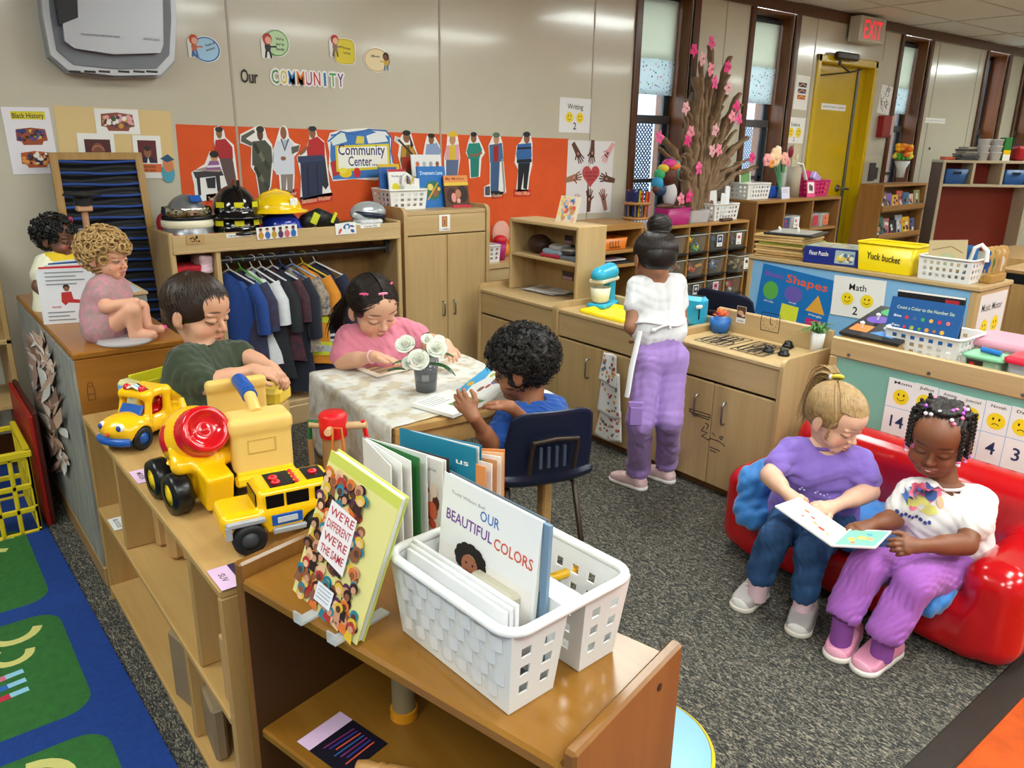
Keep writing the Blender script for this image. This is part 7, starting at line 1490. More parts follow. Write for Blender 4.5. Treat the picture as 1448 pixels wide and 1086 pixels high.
t=thing('picture_book','open picture book with a green page held by the two girls','book',D(1190,755,2.2));c0,c1=D(1176,771,2.145),D(1201,748,2.22)
lp=D(1096,715,2.25);lt=D(1130,703,2.32);rp=D(1238,774,2.11);rt=D(1275,750,2.19)
def page(a,b,d_,art,name,m):
 c=CV(a,V(b)-V(a),V(d_)-V(a));w=(V(b)-V(a)).length;h=(V(d_)-V(a)).dot(c.W);sk=(V(d_)-V(a)).dot(c.U)
 c.slab([(0,0),(w,0),(w+sk,h),(sk,h)],.005,m);art(c,w,h,sk);c.build(name,t)
def art1(c,w,h,sk):
 for x,y,r_,k in((.3,.65,.05,'c8783c'),(.45,.55,.04,'b8402c'),(.55,.4,.05,'d89a5c'),(.68,.35,.06,'c8502c'),(.8,.3,.04,'d8b04c'),(.35,.35,.03,'b85a3c')):c.disc(w*x+sk*y,h*y,w*r_,M(k,.6),h*r_*.9)
 for i in range(4):c.line([(w*.12+sk*(.2+.12*i),h*(.2+.12*i)),(w*.32+sk*(.2+.12*i),h*(.2+.12*i))],.002,GREY)
def art2(c,w,h,sk):
 c.poly([(w*.04+sk*.05,h*.05),(w*.96+sk*.05,h*.05),(w*.96+sk*.95,h*.95),(w*.04+sk*.95,h*.95)],M('7cc0a8',.6))
 for x,y,r_,k in((.3,.4,.1,'d8b060'),(.5,.5,.12,'b8c86a'),(.7,.45,.09,'e0a070'),(.6,.7,.08,'5aa0b8'),(.4,.2,.06,'c87a5c')):c.disc(w*x+sk*y,h*y,w*r_,M(k,.6),h*r_)
page(lp,c0,lt,art1,'left_page',PAPER);page(c0,rp,c1,art2,'right_page',PAPER)
def tmesh(S,T,noise=None):P,Q=S.mesh(noise);A_=np.array(T);return(A_[:3,:3]@P.T).T+A_[:3,3],Q
def loc(x,y,z,rz):return Matrix.Translation((x,y,z))@Matrix.Rotation(rz,4,'Z')
def wheel(par,T,x,y,r,w,hub,tire=None):
 b=MB(tire or M('131316',.5),T);o=(x,y,r);b.lathe((x,y-w/2,r),[(r*.55,0),(r*.9,0),(r,w*.2),(r,w*.8),(r*.9,w),(r*.55,w)],n=28,ax=(0,1,0),cap=False);wo=b.build('wheel',par)
 MB(hub,T).lathe((x,y-w/2-.001,r),[(.001,.004),(r*.25,.0),(r*.3,.004),(r*.56,.003),(r*.58,.012),(r*.58,w-.012),(r*.56,w-.001),(.001,w+.001)],n=24,ax=(0,1,0)).build('hub',wo)
TY=M('f2b90a',.22,coat=.3);TYL=M('f0cc20',.28);TBL=M('1c52a4',.3);TRD=M('cc0e18',.15,coat=.5);BEI=M('e2be6a',.35)
T=loc(.462,2.15,ST,math.radians(212));t=thing('toy_car','yellow beetle shaped toy car with eyes at the far end of the toy shelf','toy car',(.475,2.125,ST))
S=SDF(.003);S.box((0,0,.052),(.105,.052,.026),.024).ell((.068,0,.060),(.055,.050,.034),None,.02).ell((-.07,0,.058),(.05,.05,.038),None,.02)
for s in(-1,1):
 for x in(.062,-.062):S.ell((x,s*.046,.045),(.038,.018,.034),None,.012)
 S.cap((.028,s*.044,.075),(.015,s*.040,.130),.010,.009,.01).cap((-.04,s*.044,.075),(-.045,s*.040,.125),.012,.010,.01)
S.box((-.012,0,.132),(.048,.046,.011),.010,None,.015).cap((-.05,.04,.128),(-.10,.03,.085),.010,.012,.01).cap((-.05,-.04,.128),(-.10,-.03,.085),.010,.012,.01)
S.box((-.006,0,.095),(.045,.034,.028),.01,None,.006,'-')
for s in(-1,1):
 for x in(.062,-.062):S.cap((x,s*.035,.03),(x,s*.09,.03),.034,None,.003,'-')
S.cut((0,0,.02),(0,0,-1));P_,Q_=tmesh(S,T);npmesh('car_body',P_,Q_,TY,t)
for x in(.062,-.062):
 for s in(-1,1):wheel(t,T,x,s*.048,.031,.022,TBL)
MB(TBL,T).tube([(.10,-.05,.032),(.112,-.03,.032),(.116,0,.032),(.112,.03,.032),(.10,.05,.032)],.011,n=10).build('bumper',t)
MB(TBL,T).box((.036,0,.094),(.03,.07,.008),bev=.003,R=Matrix.Rotation(.9,3,'Y')).build('windscreen',t)
for s in(-1,1):
 e=MB(WHT,T).ell((.106,s*.028,.070),(.010,.011,.012)).build('eye',t);MB(M('2a3f8a',.2),T).ell((.113,s*.029,.071),(.006,.007,.008)).build('pupil',e)
 MB(TRD,T).ell((.018,s*.025,.148),.010).build('siren',t)
MB(ORG,T).ell((.122,0,.055),.006).build('nose',t)
MB(TRD,T).ell((-.03,0,.075),(.025,.03,.015)).ell((-.05,.01,.09),(.014,.014,.02)).build('seat',t)
for k in range(4):MB((BLK,WHT,SKYB,WHT)[k],T).tube([(.005+.006*k,-.03,.142+.001),(.005+.006*k,0,.155),(.005+.006*k,.03,.143)],.003,n=6).build('roof_stripe',t)
T=loc(.465,1.70,ST,math.radians(274));t=thing('toy_mixer_truck','yellow toy cement mixer with a round red drum in the middle of the toy shelf','toy truck',(.465,1.705,ST))
S=SDF(.003);S.box((.07,0,.062),(.05,.030,.042),.008,np.array([[.97,0,.24],[0,1,0],[-.24,0,.97]])).box((-.03,0,.055),(.08,.034,.018),.008)
S.cap((.045,-.052,.105),(.045,.052,.105),.020,None,.02).cap((.045,-.058,.105),(.02,-.058,.135),.014,.010,.01).cap((.045,.058,.105),(.02,.058,.135),.014,.010,.01);S.box((-.06,0,.075),(.03,.06,.014),.01)
P_,Q_=tmesh(S,T);npmesh('chassis',P_,Q_,TY,t)
ax_=V((.80,0,.42)).normalized();Rm=np.array([[ax_.x,0,-ax_.z],[0,1,0],[ax_.z,0,ax_.x]]);dc=np.array((-.012,0,.142))
S=SDF(.003);S.ell(dc,(.078,.070,.070),Rm);S.cap(dc,dc+np.array(ax_)*.066,.060,.052,.012);S.cut(dc+np.array(ax_)*.086,np.array(ax_),.01);P_,Q_=S.mesh()
q=(P_-dc)@Rm;an_=np.arctan2(q[:,2],q[:,1]);red=((np.cos(an_*4+.6)>-.15)&(np.abs(q[:,0]+.012)<.034))|(q[:,0]>.052)
col=np.where(red[:,None],np.array(hexc('cc0e18')),np.array(hexc('f2b90a')));A_=np.array(T);P2=(A_[:3,:3]@P_.T).T+A_[:3,3];dm=vcol('drum',.18);npmesh('drum',P2,Q_,dm,t,col)
d0=V(dc)+ax_*.084;MB(TRD,T).lathe(d0,[(.050,-.006),(.052,.006),(.045,.012),(.036,.010),(.034,.003),(.004,.002),(.002,.004),(.0005,.004)],n=40,ax=ax_).build('drum_cap',t)
MB(TY,T).cyl((-.055,0,.20),(-.06,0,.222),.009,.005).build('horn',t)
for x in(.045,-.06):
 for s in(-1,1):wheel(t,T,x,s*.066,.046,.042,TYL,M('0d0d0f',.3))
T=loc(.60,1.735,ST,math.radians(262))@Matrix.Scale(1.08,4);t=thing('toy_dump_truck','large beige and yellow ride-on dump truck with a blue grip handle','toy truck',(.588,1.735,ST))
MB(TYL,T).box((0,0,.050),(.27,.125,.022),bev=.008).box((0,.0,.063),(.25,.115,.008),bev=.003).build('tray',t);MB(TBL,T).box((0,0,.032),(.22,.09,.02),bev=.005).build('underbody',t)
S=SDF(.003);S.box((.082,0,.115),(.036,.062,.060),.014).box((.082,0,.162),(.039,.065,.018),.014);P_,Q_=tmesh(S,T);f_=npmesh('front_block',P_,Q_,BEI,t)
c=CV(T@V((.1195,-.03,.105)),T.to_3x3()@V((0,1,0)),(0,0,1));c.line([(0,0),(.06,0),(.06,.03),(0,.03),(0,0)],.002,M('c9a452',.4));c.build('panel_line',f_)
S=SDF(.003);S.box((-.115,0,.125),(.010,.065,.070),.009).box((-.113,0,.188),(.013,.066,.012),.008);P_,Q_=tmesh(S,T);npmesh('seat_back',P_,Q_,BEI,t)
MB(BEI,T).tube([(-.112,.0,.196),(-.07,0,.205),(.03,0,.198),(.075,0,.176)],.013,n=14).build('handle_bar',t)
g=MB(TBL,T).tube([(-.075,0,.2055),(-.02,0,.2045),(.028,0,.199)],.0165,n=16)
for k in range(9):g.tube([(-.068+.0105*k,-.013,.2045+.009),(-.068+.0105*k,0,.2045+.0175-.0005*k),(-.068+.0105*k,.013,.2045+.009)],.0022,n=5)
g.build('grip',t)
for x in(.08,-.09):
 for s in(-1,1):wheel(t,T,x,s*.05,.024,.02,TBL)
T=loc(.535,1.425,ST,math.radians(172));t=thing('toy_suv','yellow toy off-road car with black windows beside the bookcase','toy car',(.505,1.42,ST))
S=SDF(.003);S.box((0,0,.058),(.115,.052,.026),.012).box((-.03,0,.098),(.078,.046,.026),.014,None,.012).box((.085,0,.068),(.035,.045,.018),.012)
for x in(.07,-.07):
 for s in(-1,1):S.cap((x,s*.03,.03),(x,s*.09,.03),.037,None,.003,'-')
P_,Q_=tmesh(S,T);npmesh('car_body',P_,Q_,TY,t)
BW_=M('0c0d10',.12)
for nm,o,s_ in(('roof_panel',(-.005,0,.1245),(.05,.07,.002)),('roof_panel',(-.075,0,.1245),(.04,.06,.002)),('side_window',(.015,.0465,.099),(.035,.003,.028)),('side_window',(-.03,.0465,.099),(.045,.003,.028)),('side_window',(-.08,.0465,.099),(.03,.003,.028)),('rear_window',(-.109,0,.1),(.003,.07,.03)),('windscreen',(.049,0,.1),(.003,.07,.03))):MB(BW_,T).box(o,s_,bev=.001).build(nm,t)
for x,y in((.005,.018),(.005,-.005),(-.075,0)):MB(TRD,T).ell((x,y,.127),(.010,.009,.006)).build('button',t)
for k in range(4):MB(TRD,T).ell((-.035,.027-.018*k,.1255),(.005,.006,.004)).build('button',t)
MB(SIL,T).box((.075,.055,.07),(.075,.012,.012),bev=.004).box((.108,.055,.055),(.012,.012,.03),bev=.004).box((-.01,.056,.04),(.07,.01,.012),bev=.003).build('fender',t)
MB(TBL,T).box((-.005,.0545,.062),(.06,.004,.022),bev=.002).box((-.005,.057,.062),(.04,.002,.012),LGREY,bev=.0008).build('door_badge',t)
for x in(.07,-.07):
 for s in(-1,1):wheel(t,T,x,s*.05,.033,.026,DGREY)
T=loc(.545,2.36,ST,math.radians(200));t=thing('toy_tipper','pale yellow toy tipper truck behind the beetle car','toy truck',(.545,2.36,ST));b=MB(M('d8d030',.3),T);b.box((-.02,0,.055),(.13,.095,.008)).box((-.02,.046,.085),(.13,.006,.06)).box((-.02,-.046,.085),(.13,.006,.06)).box((-.083,0,.09),(.006,.095,.075)).box((.043,0,.08),(.006,.095,.05));b.build('tipper_bed',t);MB(M('d8cf9a',.35),T).box((.068,0,.07),(.04,.085,.085),bev=.012).build('cab',t);MB(SKYB,T).box((.09,0,.085),(.003,.06,.03),bev=.001).build('cab_window',t)
for x in(.05,-.05):
 for s in(-1,1):wheel(t,T,x,s*.042,.024,.02,TYL)
LIL=M('d9b6d6',.5);DKP=M('3a2a4c',.5)
def shelfcard(y,z,label,word,m=LIL,x=SX0+.004):
 c=CV((x,y,z+.0012),(0,-1,0),(1,0,0));c.board(.085,.075,.001,DKP);c.rect(.0,.0,.085,.038,m);c.text(word,.042,.012,.012,INK);c.build('shelf_card',label=label,cat='label')
shelfcard(2.27,ST,'lilac label card under the nose of the beetle car','car');shelfcard(1.94,ST,'lilac label card left of the cement mixer wheels','MIXER');shelfcard(1.37,ST,'lilac label card beside the brown bookcase on the shelf top','SUV');shelfcard(2.33,.32,'white label card on the middle board of the toy shelf','BLOCKS',PAPER)
BKM=wood('c39a66','b08652',2,.5)
for i,(px_,s,rz,lab)in enumerate((((240,790,.3205),(.05,.05,.16),.1,'tall wooden block standing behind the far divider on the middle board'),((222,772,.3205),(.05,.04,.19),-.1,'upright pale wooden block left of the tall block on the middle board'),((258,790,.3205),(.04,.05,.2),.05,'thin tall wooden block right of the tall block on the middle board'),((322,925,.3205),(.05,.09,.15),.05,'rounded wooden block in the near middle compartment'),((222,850,.0535),(.04,.5,.05),.0,'long wooden plank block lying on the bottom board'),((262,1000,.0535),(.03,.13,.19),.2,'grey brown arched block leaning in the bottom compartment'),((298,1055,.0535),(.03,.13,.14),-.1,'worn square board leaning in front of the arched block'))):
 q=onz(*px_);MB(BKM if i<5 else M('8a7358',.6,nz=.1)).box((max(q.x+s[0]*.5,.40),q.y,px_[2]+s[2]/2),s,bev=.012,R=Matrix.Rotation(rz,3,'Z')).build('wooden_block',label=lab,cat='block',group='wooden blocks in the toy shelf')
t=thing('block_box','small open wooden box in the near end of the middle board','box',(.45,1.335,.32));PB('frame_side',t,BKM,(.375,.387,1.31,1.37,.321,.47),(.5,.512,1.31,1.37,.321,.47),(.387,.5,1.31,1.37,.458,.47),(.387,.5,1.31,1.37,.321,.333))
p=onz(381,545,.652);t=thing('wooden_post','square wooden post with a yellow lid under the hands of the boy in green','post',(p.x,p.y,0));T=loc(p.x,p.y,0,.75)
MB(wood('c9a76c','b8945a',2),T).box((0,0,.30),(.088,.088,.60),bev=.008).build('post',t);MB(M('e6c23c',.3),T).box((0,0,.625),(.102,.102,.055),bev=.018).build('lid',t)
p=p+V((-.07,.12,0));MB(wood('bd9a66','ac8854',2)).box((p.x+.03,p.y+.05,.27),(.10,.08,.54),bev=.006,R=Matrix.Rotation(.7,3,'Z')).build('wooden_bin',label='plain wooden bin behind the post with the yellow lid',cat='bin')
p=at(471,600,1.98);t=thing('tool_stand','wooden stand with a red cap for toy garden tools','tool stand',(p.x,p.y,0));WD=M('b08a5e',.5);zt_=p.z
MB(WD).cyl((p.x,p.y,.02),(p.x,p.y,zt_),.03,n=18).build('post',t);MB(WD).cyl((p.x,p.y,0),(p.x,p.y,.02),.11,n=24).build('base',t);MB(M('d0141a',.35)).lathe((p.x,p.y,zt_-.03),[(.034,0),(.036,.055),(.03,.062),(.001,.062)],n=24).build('cap',t)
for dx,dy in((RGT*.085+V((0,0,.01))).xy,(RGT*-.06).xy,(AWY*-.06).xy,(AWY*.06).xy):MB(M('cfae82',.5)).cyl((p.x,p.y,zt_-.005),(p.x+dx,p.y+dy,zt_+.0),.0095,n=12).build('peg',t)
q=p+RGT*.075;t=thing('toy_spade','red toy spade hanging from the right peg of the tool stand','toy tool',q);MB(M('d0141a',.3)).tube([q+UP*.012,q+RGT*.012-UP*.05,q+RGT*.032-UP*.07,q+RGT*.036-UP*.14,q+RGT*.034-UP*.19],[.006,.006,.010,.011,.009]).build('handle',t);MB(M('d0141a',.3)).box(q+RGT*.036-UP*.235,(.045,.008,.10),bev=.004,R=Matrix.Rotation(-.6,3,'Z')).build('blade',t)
q=p-RGT*.06;t=thing('toy_rake','green topped wooden toy rake hanging left of the red cap','toy tool',q);MB(M('1c6a3c',.4)).tube([q+RGT*.03+UP*.005,q+UP*.008,q-UP*.045],.006).build('hook',t);MB(WD).cyl(q-UP*.04,q-UP*.24,.007).build('handle',t)
q=p-AWY*.055+RGT*.02;t=thing('toy_hoe','wooden handled toy hoe with a cord hanging in front of the stand','toy tool',q);MB(M('c8742c',.5)).tube([q+RGT*-.012-UP*.06,q+RGT*-.008+UP*.012,q+RGT*.012+UP*.01,q+RGT*.018-UP*.06],.0035).build('cord',t);MB(WD).cyl(q-UP*.05,q-UP*.22,.008).build('handle',t)
ZB=.6725
t=thing('caddy','large white plastic caddy basket on top of the brown bookcase','caddy',(.63,.79,ZB));rz=math.radians(-86.5);T=loc(.632,.792,ZB,rz);Lh,H_=.133,.132;PW=M('dfdedd',.28)
def tub(w0,w1,W0,W1,weave):
 b=MB(PW,T);l0,l1=Lh*.92,Lh*1.03
 q0=[(-l0,w0,.001),(l0,w0,.001),(l0,w1,.001),(-l0,w1,.001)];q1=[(-l1,W0,H_),(l1,W0,H_),(l1,W1,H_),(-l1,W1,H_)]
 for i,(nu,nv)in enumerate(((0 if weave else 7,3),(2,3),(7,3),(2,3))):
  j=(i+1)%4;n=(V(q0[i])+V(q0[j]))*.5-V((0,(w0+w1)/2,0));n.z=0;n=-n.normalized()*.0025
  if nu:perf(b,q0[i],q0[j],q1[j],q1[i],nu,nv,PW,n,(.42,.5),.14,.16)
  else:b.quad(q0[i],q0[j],q1[j],q1[i]);b.quad(*[V(q)+n for q in(q1[i],q1[j],q0[j],q0[i])])
 b.quad(*q0);o=b.build('tub',t)
 if weave:
  wv=MB(PW,T)
  for r in range(4):
   for k in range(7):
    u0=-l0+2*l0*(k+(.5 if r%2 else.02))/7.5;u1=u0+2*l0/7.5*.86;f0=.13+.2*r;f1=f0+.17
    if u1>l0:continue
    yy=lambda f:w0+(W0-w0)*f
    wv.surf(lambda u,v:V((u0+(u1-u0)*u,yy(f0+(f1-f0)*v)-.0005-.0035*math.sin(PI*u),H_*(f0+(f1-f0)*v))),6,1)
  wv.build('weave',o)
tub(-.104,-.022,-.114,-.012,True);tub(.030,.104,.022,.116,False)
MB(PW,T).bx(-Lh,Lh,-.014,.024,H_-.004,H_,bev=.001).build('bridge',t)
MB(PW,T).tube(rrect(0,0,Lh*1.05,.118,.03,H_+.002),.0075,n=10,closed=True).build('rim',t)
MB(PW,T).tube([(-.035,.005,H_-.002),(-.03,.005,H_+.022),(0,.005,H_+.034),(.03,.005,H_+.022),(.035,.005,H_-.002)],.019,n=12,flat=.6).build('handle',t)
def tp_(x,y,z):return T@V((x,y,z))
dx_,dy_=T.to_3x3()@V((1,0,0)),T.to_3x3()@V((0,1,0))
for i in range(3):flatbook(('white sheaf of paper nearest the woven side of the caddy','white sheaf of paper second in the caddy','white sheaf of paper behind the front sheaves in the caddy')[i],tp_(-.121-.003*i,-.096+.007*i,.012),dx_,V(dy_)*.02+UP,.222+.006*i,.128+.004*i,.005,'e6e4e6',name='paper_stack',cat='paper',group='paper sheaves in the caddy')
def ourart(c,w,h):
 c.fit('Todd Wilson Bell',w*.1,h*.88,w*.36,h*.022,GREY);c.fit('OUR',w*.42,h*.80,w*.2,h*.07,M('3a6ab0',.5));x=w*.10
 c.fit('BEAUTIFUL',w*.06,h*.69,w*.50,h*.075,M('6a3a8c',.5),-.02);c.fit('COLORS',w*.58,h*.665,w*.38,h*.075,M('c8503c',.5),-.02)
 c.rect(w*.02,h*.02,w*.96,h*.50,M('e4ddd8',.5))
 for x0,y0,sk,hr in((.36,.45,'a8684a',True),(.72,.34,'8a5438',False)):
  c.poly([(w*(x0-.16),h*(y0-.22)),(w*(x0-.1),h*(y0-.09)),(w*(x0+.1),h*(y0-.09)),(w*(x0+.16),h*(y0-.22))],M('3a4a6c' if hr else 'a8b0bc',.6))
  if hr:
   for k in range(9):a=k*.55-.7;c.disc(w*x0+w*.115*math.cos(a),h*(y0+.04)+h*.075*math.sin(a),w*.06,M('1c1412',.6),h*.042,n=10)
  else:c.disc(w*x0,h*(y0+.045),w*.10,M('1c1412',.6),h*.06)
  c.disc(w*x0,h*y0,w*.088,M(sk,.6),h*.075)
  for s in(-1,1):c.disc(w*(x0+s*.035),h*(y0+.012),w*.012,INK,h*.009,n=8)
  c.arc(w*x0,h*(y0-.02),w*.035,PI*1.1,PI*1.9,.0012,M('7a2c28',.6),h*.022,8)
  if not hr:
   for s in(-1,1):c.arc(w*(x0+s*.038),h*(y0+.012),w*.03,0,2*PI,.001,WHT,h*.02,10)
book('white picture book titled Our Beautiful Colors standing in the caddy',tp_(-.118,-.046,.025),dx_,V(dy_)*.10+UP,.212,.222,.012,'e3e2e4',ourart,back='4a5a6a')
flatbook('gold patterned book showing a narrow edge left of the colours book',tp_(-.127,-.033,.025),dx_,V(dy_)*.10+UP,.20,.212,.006,'9a8a3c');flatbook('blue grey book behind the colours book in the caddy',tp_(-.10,-.029,.02),dx_,V(dy_)*.04+UP,.205,.222,.006,'6f8aa4')
t=thing('desk_display','beige digital desk display with a dark screen inside the caddy','display',tp_(.03,-.045,.01));O=tp_(-.022,-.066,.02);c=CV(O,dx_,V(dy_)*.1+UP);w,h=.092,.112;MB(M('b3ac98',.45)).box(O+c.U*w/2+c.W*h/2-c.N*.011,(w,.021,h),bev=.008,R=Matrix((c.U,-c.N,c.W)).transposed()).build('case',t);c.l=3;c.rect(w*.18,h*.48,w*.64,h*.30,M('1c1d1e',.2));c.line([(w*.1,h*.12),(w*.9,h*.12),(w*.9,h*.88),(w*.1,h*.88),(w*.1,h*.12)],.001,M('8f8876',.5));c.build('screen',t)
t=thing('pencil','thick yellow pencil with a red eraser resting across the caddy tub','pencil',tp_(-.02,.06,.12));a,b=D(762,823,1.205),D(823,803,1.225);d_=(b-a).normalized();MB(M('dba818',.35)).cyl(a,b-d_*.012,.0075,n=6).build('shaft',t);MB(M('b8862c',.3,.7)).cyl(b-d_*.013,b-d_*.004,.0078,n=14).build('ferrule',t);MB(M('8c2a3a',.6)).cyl(b-d_*.004,b+d_*.008,.0076,n=14).build('eraser',t);MB(M('e0c8a0',.6)).cyl(a,a-d_*.016,.0075,.002,n=6).build('tip',t)
A0,A1=V((.4118,1.0622,.709)),V((.446,.9166,.6745));U=(A1-A0).normalized();Wd=V((.0602,-.0444,.2386));w=(A1-A0).length
def introart(c,w,h):
 R=random.Random(9);hc_=[M(q,.6)for q in('2a1a14','8a5438','c89070','3a2018','b0302c','d8702c','2a7a8c','e0b48c','5a2c4c','d8b030')]
 c.rect(0,0,w,h*.93,M('dfd58c',.4))
 for i in range(190):
  x,y=R.uniform(.04,.95),R.uniform(.03,.9)
  if x>.98-.42*y:continue
  if i%4==1:c.poly([(w*(x-.06),h*(y-.09)),(w*(x+.06),h*(y-.1)),(w*(x+.03),h*(y)),(w*(x-.03),h*(y))],R.choice(hc_),.12)
  c.disc(w*x,h*y,w*.055,R.choice(hc_),h*.038,R.uniform(0,3),10,.12);c.disc(w*x,h*(y-.012),w*.036,M(R.choice(('8a5438','c89070','e0b48c','5a3424')),.6),h*.024,n=9,up=.12)
 c.l+=2;c.poly([(w*.2,h*.38),(w*.62,h*.34),(w*.60,h*.72),(w*.22,h*.74)],M('ece2e2',.5))
 for i,s_ in enumerate(("WE'RE",'DIFFERENT',"WE'RE",'THE SAME')):c.fit(s_,w*.24,h*(.65-.085*i),w*.34,h*.055,M('b8303c',.5))
 c.rect(w*.34,h*.08,w*.24,h*.13,M('e4e4ea',.5))
 for i in range(4):c.rect(w*.37,h*(.185-.025*i),w*.18,h*.006,GREY)
bk=book('yellow green picture book covered in drawn faces on a clear stand',A0,U,Wd,w,.25,.016,'c8cc5c',introart,pages='d8d8d4')
t=thing('book_stand','clear plastic stand holding the yellow green picture book','book stand',V((.43,.99,ZB)));AC=M('dfe6ea',.05,alpha=.35);n_=Wd.cross(U).normalized()
for f in(.18,.72):q=A0 .lerp(A1,f);q.z=ZB;h_=V((-U.y,U.x,0))*1.;h_=h_ if h_.x>0 else-h_;MB(AC).prism([q-h_*.022+UP*.001,q-h_*.022+UP*.02,q-h_*.019+UP*.02,q-h_*.018+UP*.005,q+h_*.09+UP*.005,q+h_*.09+UP*.001],V((U.x,U.y,0))*.02).build('stand_leg',t)
def fan(label,c0,w,h,cols,spread,rz,cover_art=None):
 t=thing('open_book',label,'book',c0);n=len(cols);c0=V(c0)
 for i,h_ in enumerate(cols):
  a=rz+spread*(i/(n-1)-.5)if n>1 else rz;U=V((math.cos(a),math.sin(a),0));c=CV(c0,U,UP);c.board(w,h,.002,M(h_,.5));c.l=1
  if cover_art and i==0:cover_art(c,w,h)
  c.build('cover' if i in(0,n-1)else 'page',t)
def colorart(c,w,h):
 c.fit('shades of people',w*.1,h*.86,w*.8,h*.04,GREY);R=random.Random(3)
 for i in range(26):c.disc(w*R.uniform(.1,.9),h*R.uniform(.08,.72),w*R.uniform(.05,.1),M(R.choice(('b8462c','c8603c','5a2c20','e0c8b8','8a3a28')),.6),h*R.uniform(.04,.09),n=10)
p1=onz(525,762,ZB)
fan('white board book standing fanned open behind the yellow green book',onz(518,742,ZB),.155,.185,('e2e0dc','e6e4e0','e0deda','2a6a34','dedcd8'),.5,-1.5,None)
fan('board book of red figures standing open against the teal book',onz(536,742,ZB)+RGT*.016,.15,.175,('dcd6d2','e4e2e0','3a2a24'),.12,-1.28,colorart)
fan('teal picture book standing behind the board book of red figures',onz(560,735,ZB)+RGT*.012,.18,.195,('1c7a98','d8d6d2','1a7494'),.10,-1.2,lambda c,w,h:(c.fit('us',w*.75,h*.8,w*.16,h*.06,WHT),c.disc(w*.3,h*.5,w*.2,M('3a2018',.5))))
fan('orange picture book with loose pages standing at the right of the row',onz(630,742,ZB)-RGT*.035,.15,.165,('d88a50','e0dcd8','c88a5c','e4e0dc','e0b088','d88a50'),.62,-1.05,lambda c,w,h:(c.disc(w*.12,h*.55,w*.12,M('2a1814',.5),h*.25),c.disc(w*.45,h*.7,w*.06,M('f0c8a0',.5)),c.disc(w*.3,h*.3,w*.05,M('f0c8a0',.5))))
def bl(x,y,z):return TB_@V((x,y,z))
c=CV(bl(.03,.23,.3565),E1*-1,E2*-1)if False else CV(bl(.03,.10,.3565),E1,E2);c.N=UP;c.board(.13,.10,.001,M('16121e',.4));c.rect(0,0,.035,.10,LIL);R=random.Random(6)
for i in range(7):c.line([(.05+.01*i,.02+.006*(i%3)),(.055+.009*i,.085)],.003,M(('7a2c6a','3a3a9a','c8503c','2a5a9a')[i%4],.5))
c.build('shelf_card',label='dark card with a lilac end on the shelf inside the bookcase',cat='label')
t=thing('toy_rolling_pin','turned wooden toy rolling pin lying on the shelf inside the bookcase','tool',bl(.06,.27,.356));a,b=bl(.045,.24,.373),bl(.13,.42,.373);d_=(b-a).normalized();MB(M('b8854c',.4)).lathe(a,[(.001,0),(.012,.004),(.015,.02),(.013,.04),(.0155,.045),(.0155,.05),(.013,.055),(.0155,.06),(.016,.16),(.001,.165)],n=20,ax=d_).build('handle',t)
t=thing('glue_bottle','small bottle with an orange base deep inside the bookcase','bottle',bl(.20,.20,.356));q=bl(.2,.2,.3555);MB(M('d8901c',.35)).cyl(q,q+UP*.02,.026).build('base',t);MB(M('8a7a5c',.4)).cyl(q+UP*.02,q+UP*.09,.022).build('bottle_body',t)
RB=M('123a86',.95,nz=.15,ns=60,bump=.5,bs=350);RG=M('2f6b2e',.95,nz=.2,ns=50,bump=.5,bs=350);RY=M('cfc878',.95,bump=.4,bs=300)
t=thing('alphabet_rug','blue alphabet rug with green squares along the left edge','rug',(-.6,1.9,0));e0,e1=V((.268,3.85,0)),V((.325,1.2,0));U=(e1-e0).normalized();L_=4.2;rg=CV(V((-1.9,3.9,.012)),(1,0,0),(0,1,0));pts=[(e0 .x+1.9,e0 .y-3.9),(e0 .x+U.x*L_+1.9,e0 .y+U.y*L_-3.9),(0,-4.25),(0,0)]
rg.slab(pts,.0115,RB);rg.build('rug_base',t)
for k,(y1,y0,let)in enumerate(((3.11,2.54,'Bb'),(2.46,1.93,'Cc'),(1.84,1.30,'Dd'))):
 c=CV((0,0,.0125),(1,0,0),(0,1,0));x1=.215;x0=x1-.8;r=.07;pts=[]
 for cx_,cy_,a0 in((x1-r,y1-r,0),(x0+r,y1-r,1),(x0+r,y0+r,2),(x1-r,y0+r,3)):pts+=[(cx_+r*math.cos((a0+i/5)*PI/2),cy_+r*math.sin((a0+i/5)*PI/2))for i in range(6)]
 c.slab(pts,.002,RG);c.l=2
 def arcl(x,y,r_,a0,a1,w):c.arc(x,y,r_,a0,a1,w,RY)
 if let=='Cc':arcl(x1-.12,y1-.05,.06,2.6,6.0,.026);arcl(x1-.14,y1-.17,.045,2.4,6.2,.024)
 elif let=='Bb':arcl(x1-.06,y1-.1,.05,1.2,4.4,.026)
 elif let=='Dd':c.line([(x1-.18,y1-.05),(x1-.19,y1-.19)],.028,RY);arcl(x1-.17,y1-.115,.075,-1.5,1.5,.028)
 if let=='Cc':
  for i,h in enumerate(('c86a7c','2a62b0','b82a3c')):c.line([(x1-.40,y1-.30-.045*i),(x1-.16,y1-.27-.045*i)],.022,M(h,.9));c.line([(x1-.16,y1-.27-.045*i),(x1-.13,y1-.267-.045*i)],.02,M('8ac0d8',.9))
 c.build('green_square',t)
ZD=.9565
def shell(label,px_,prof,m,sx=1.,sy=1.,z=None,cat='helmet',name='toy_helmet',Y=3.68,extra=None,rz=0.,k=1.22):
 p=ony(px_[0],px_[1],Y);z=ZD if z is None else z;t=thing(name,label,cat,(p.x,Y,z));T=loc(p.x,Y,z,rz)@Matrix.Scale(k,4);MB(m,T).lathe((0,0,0),prof,n=36,sx=sx,sy=sy).build('shell',t)
 if extra:extra(t,T)
 return t
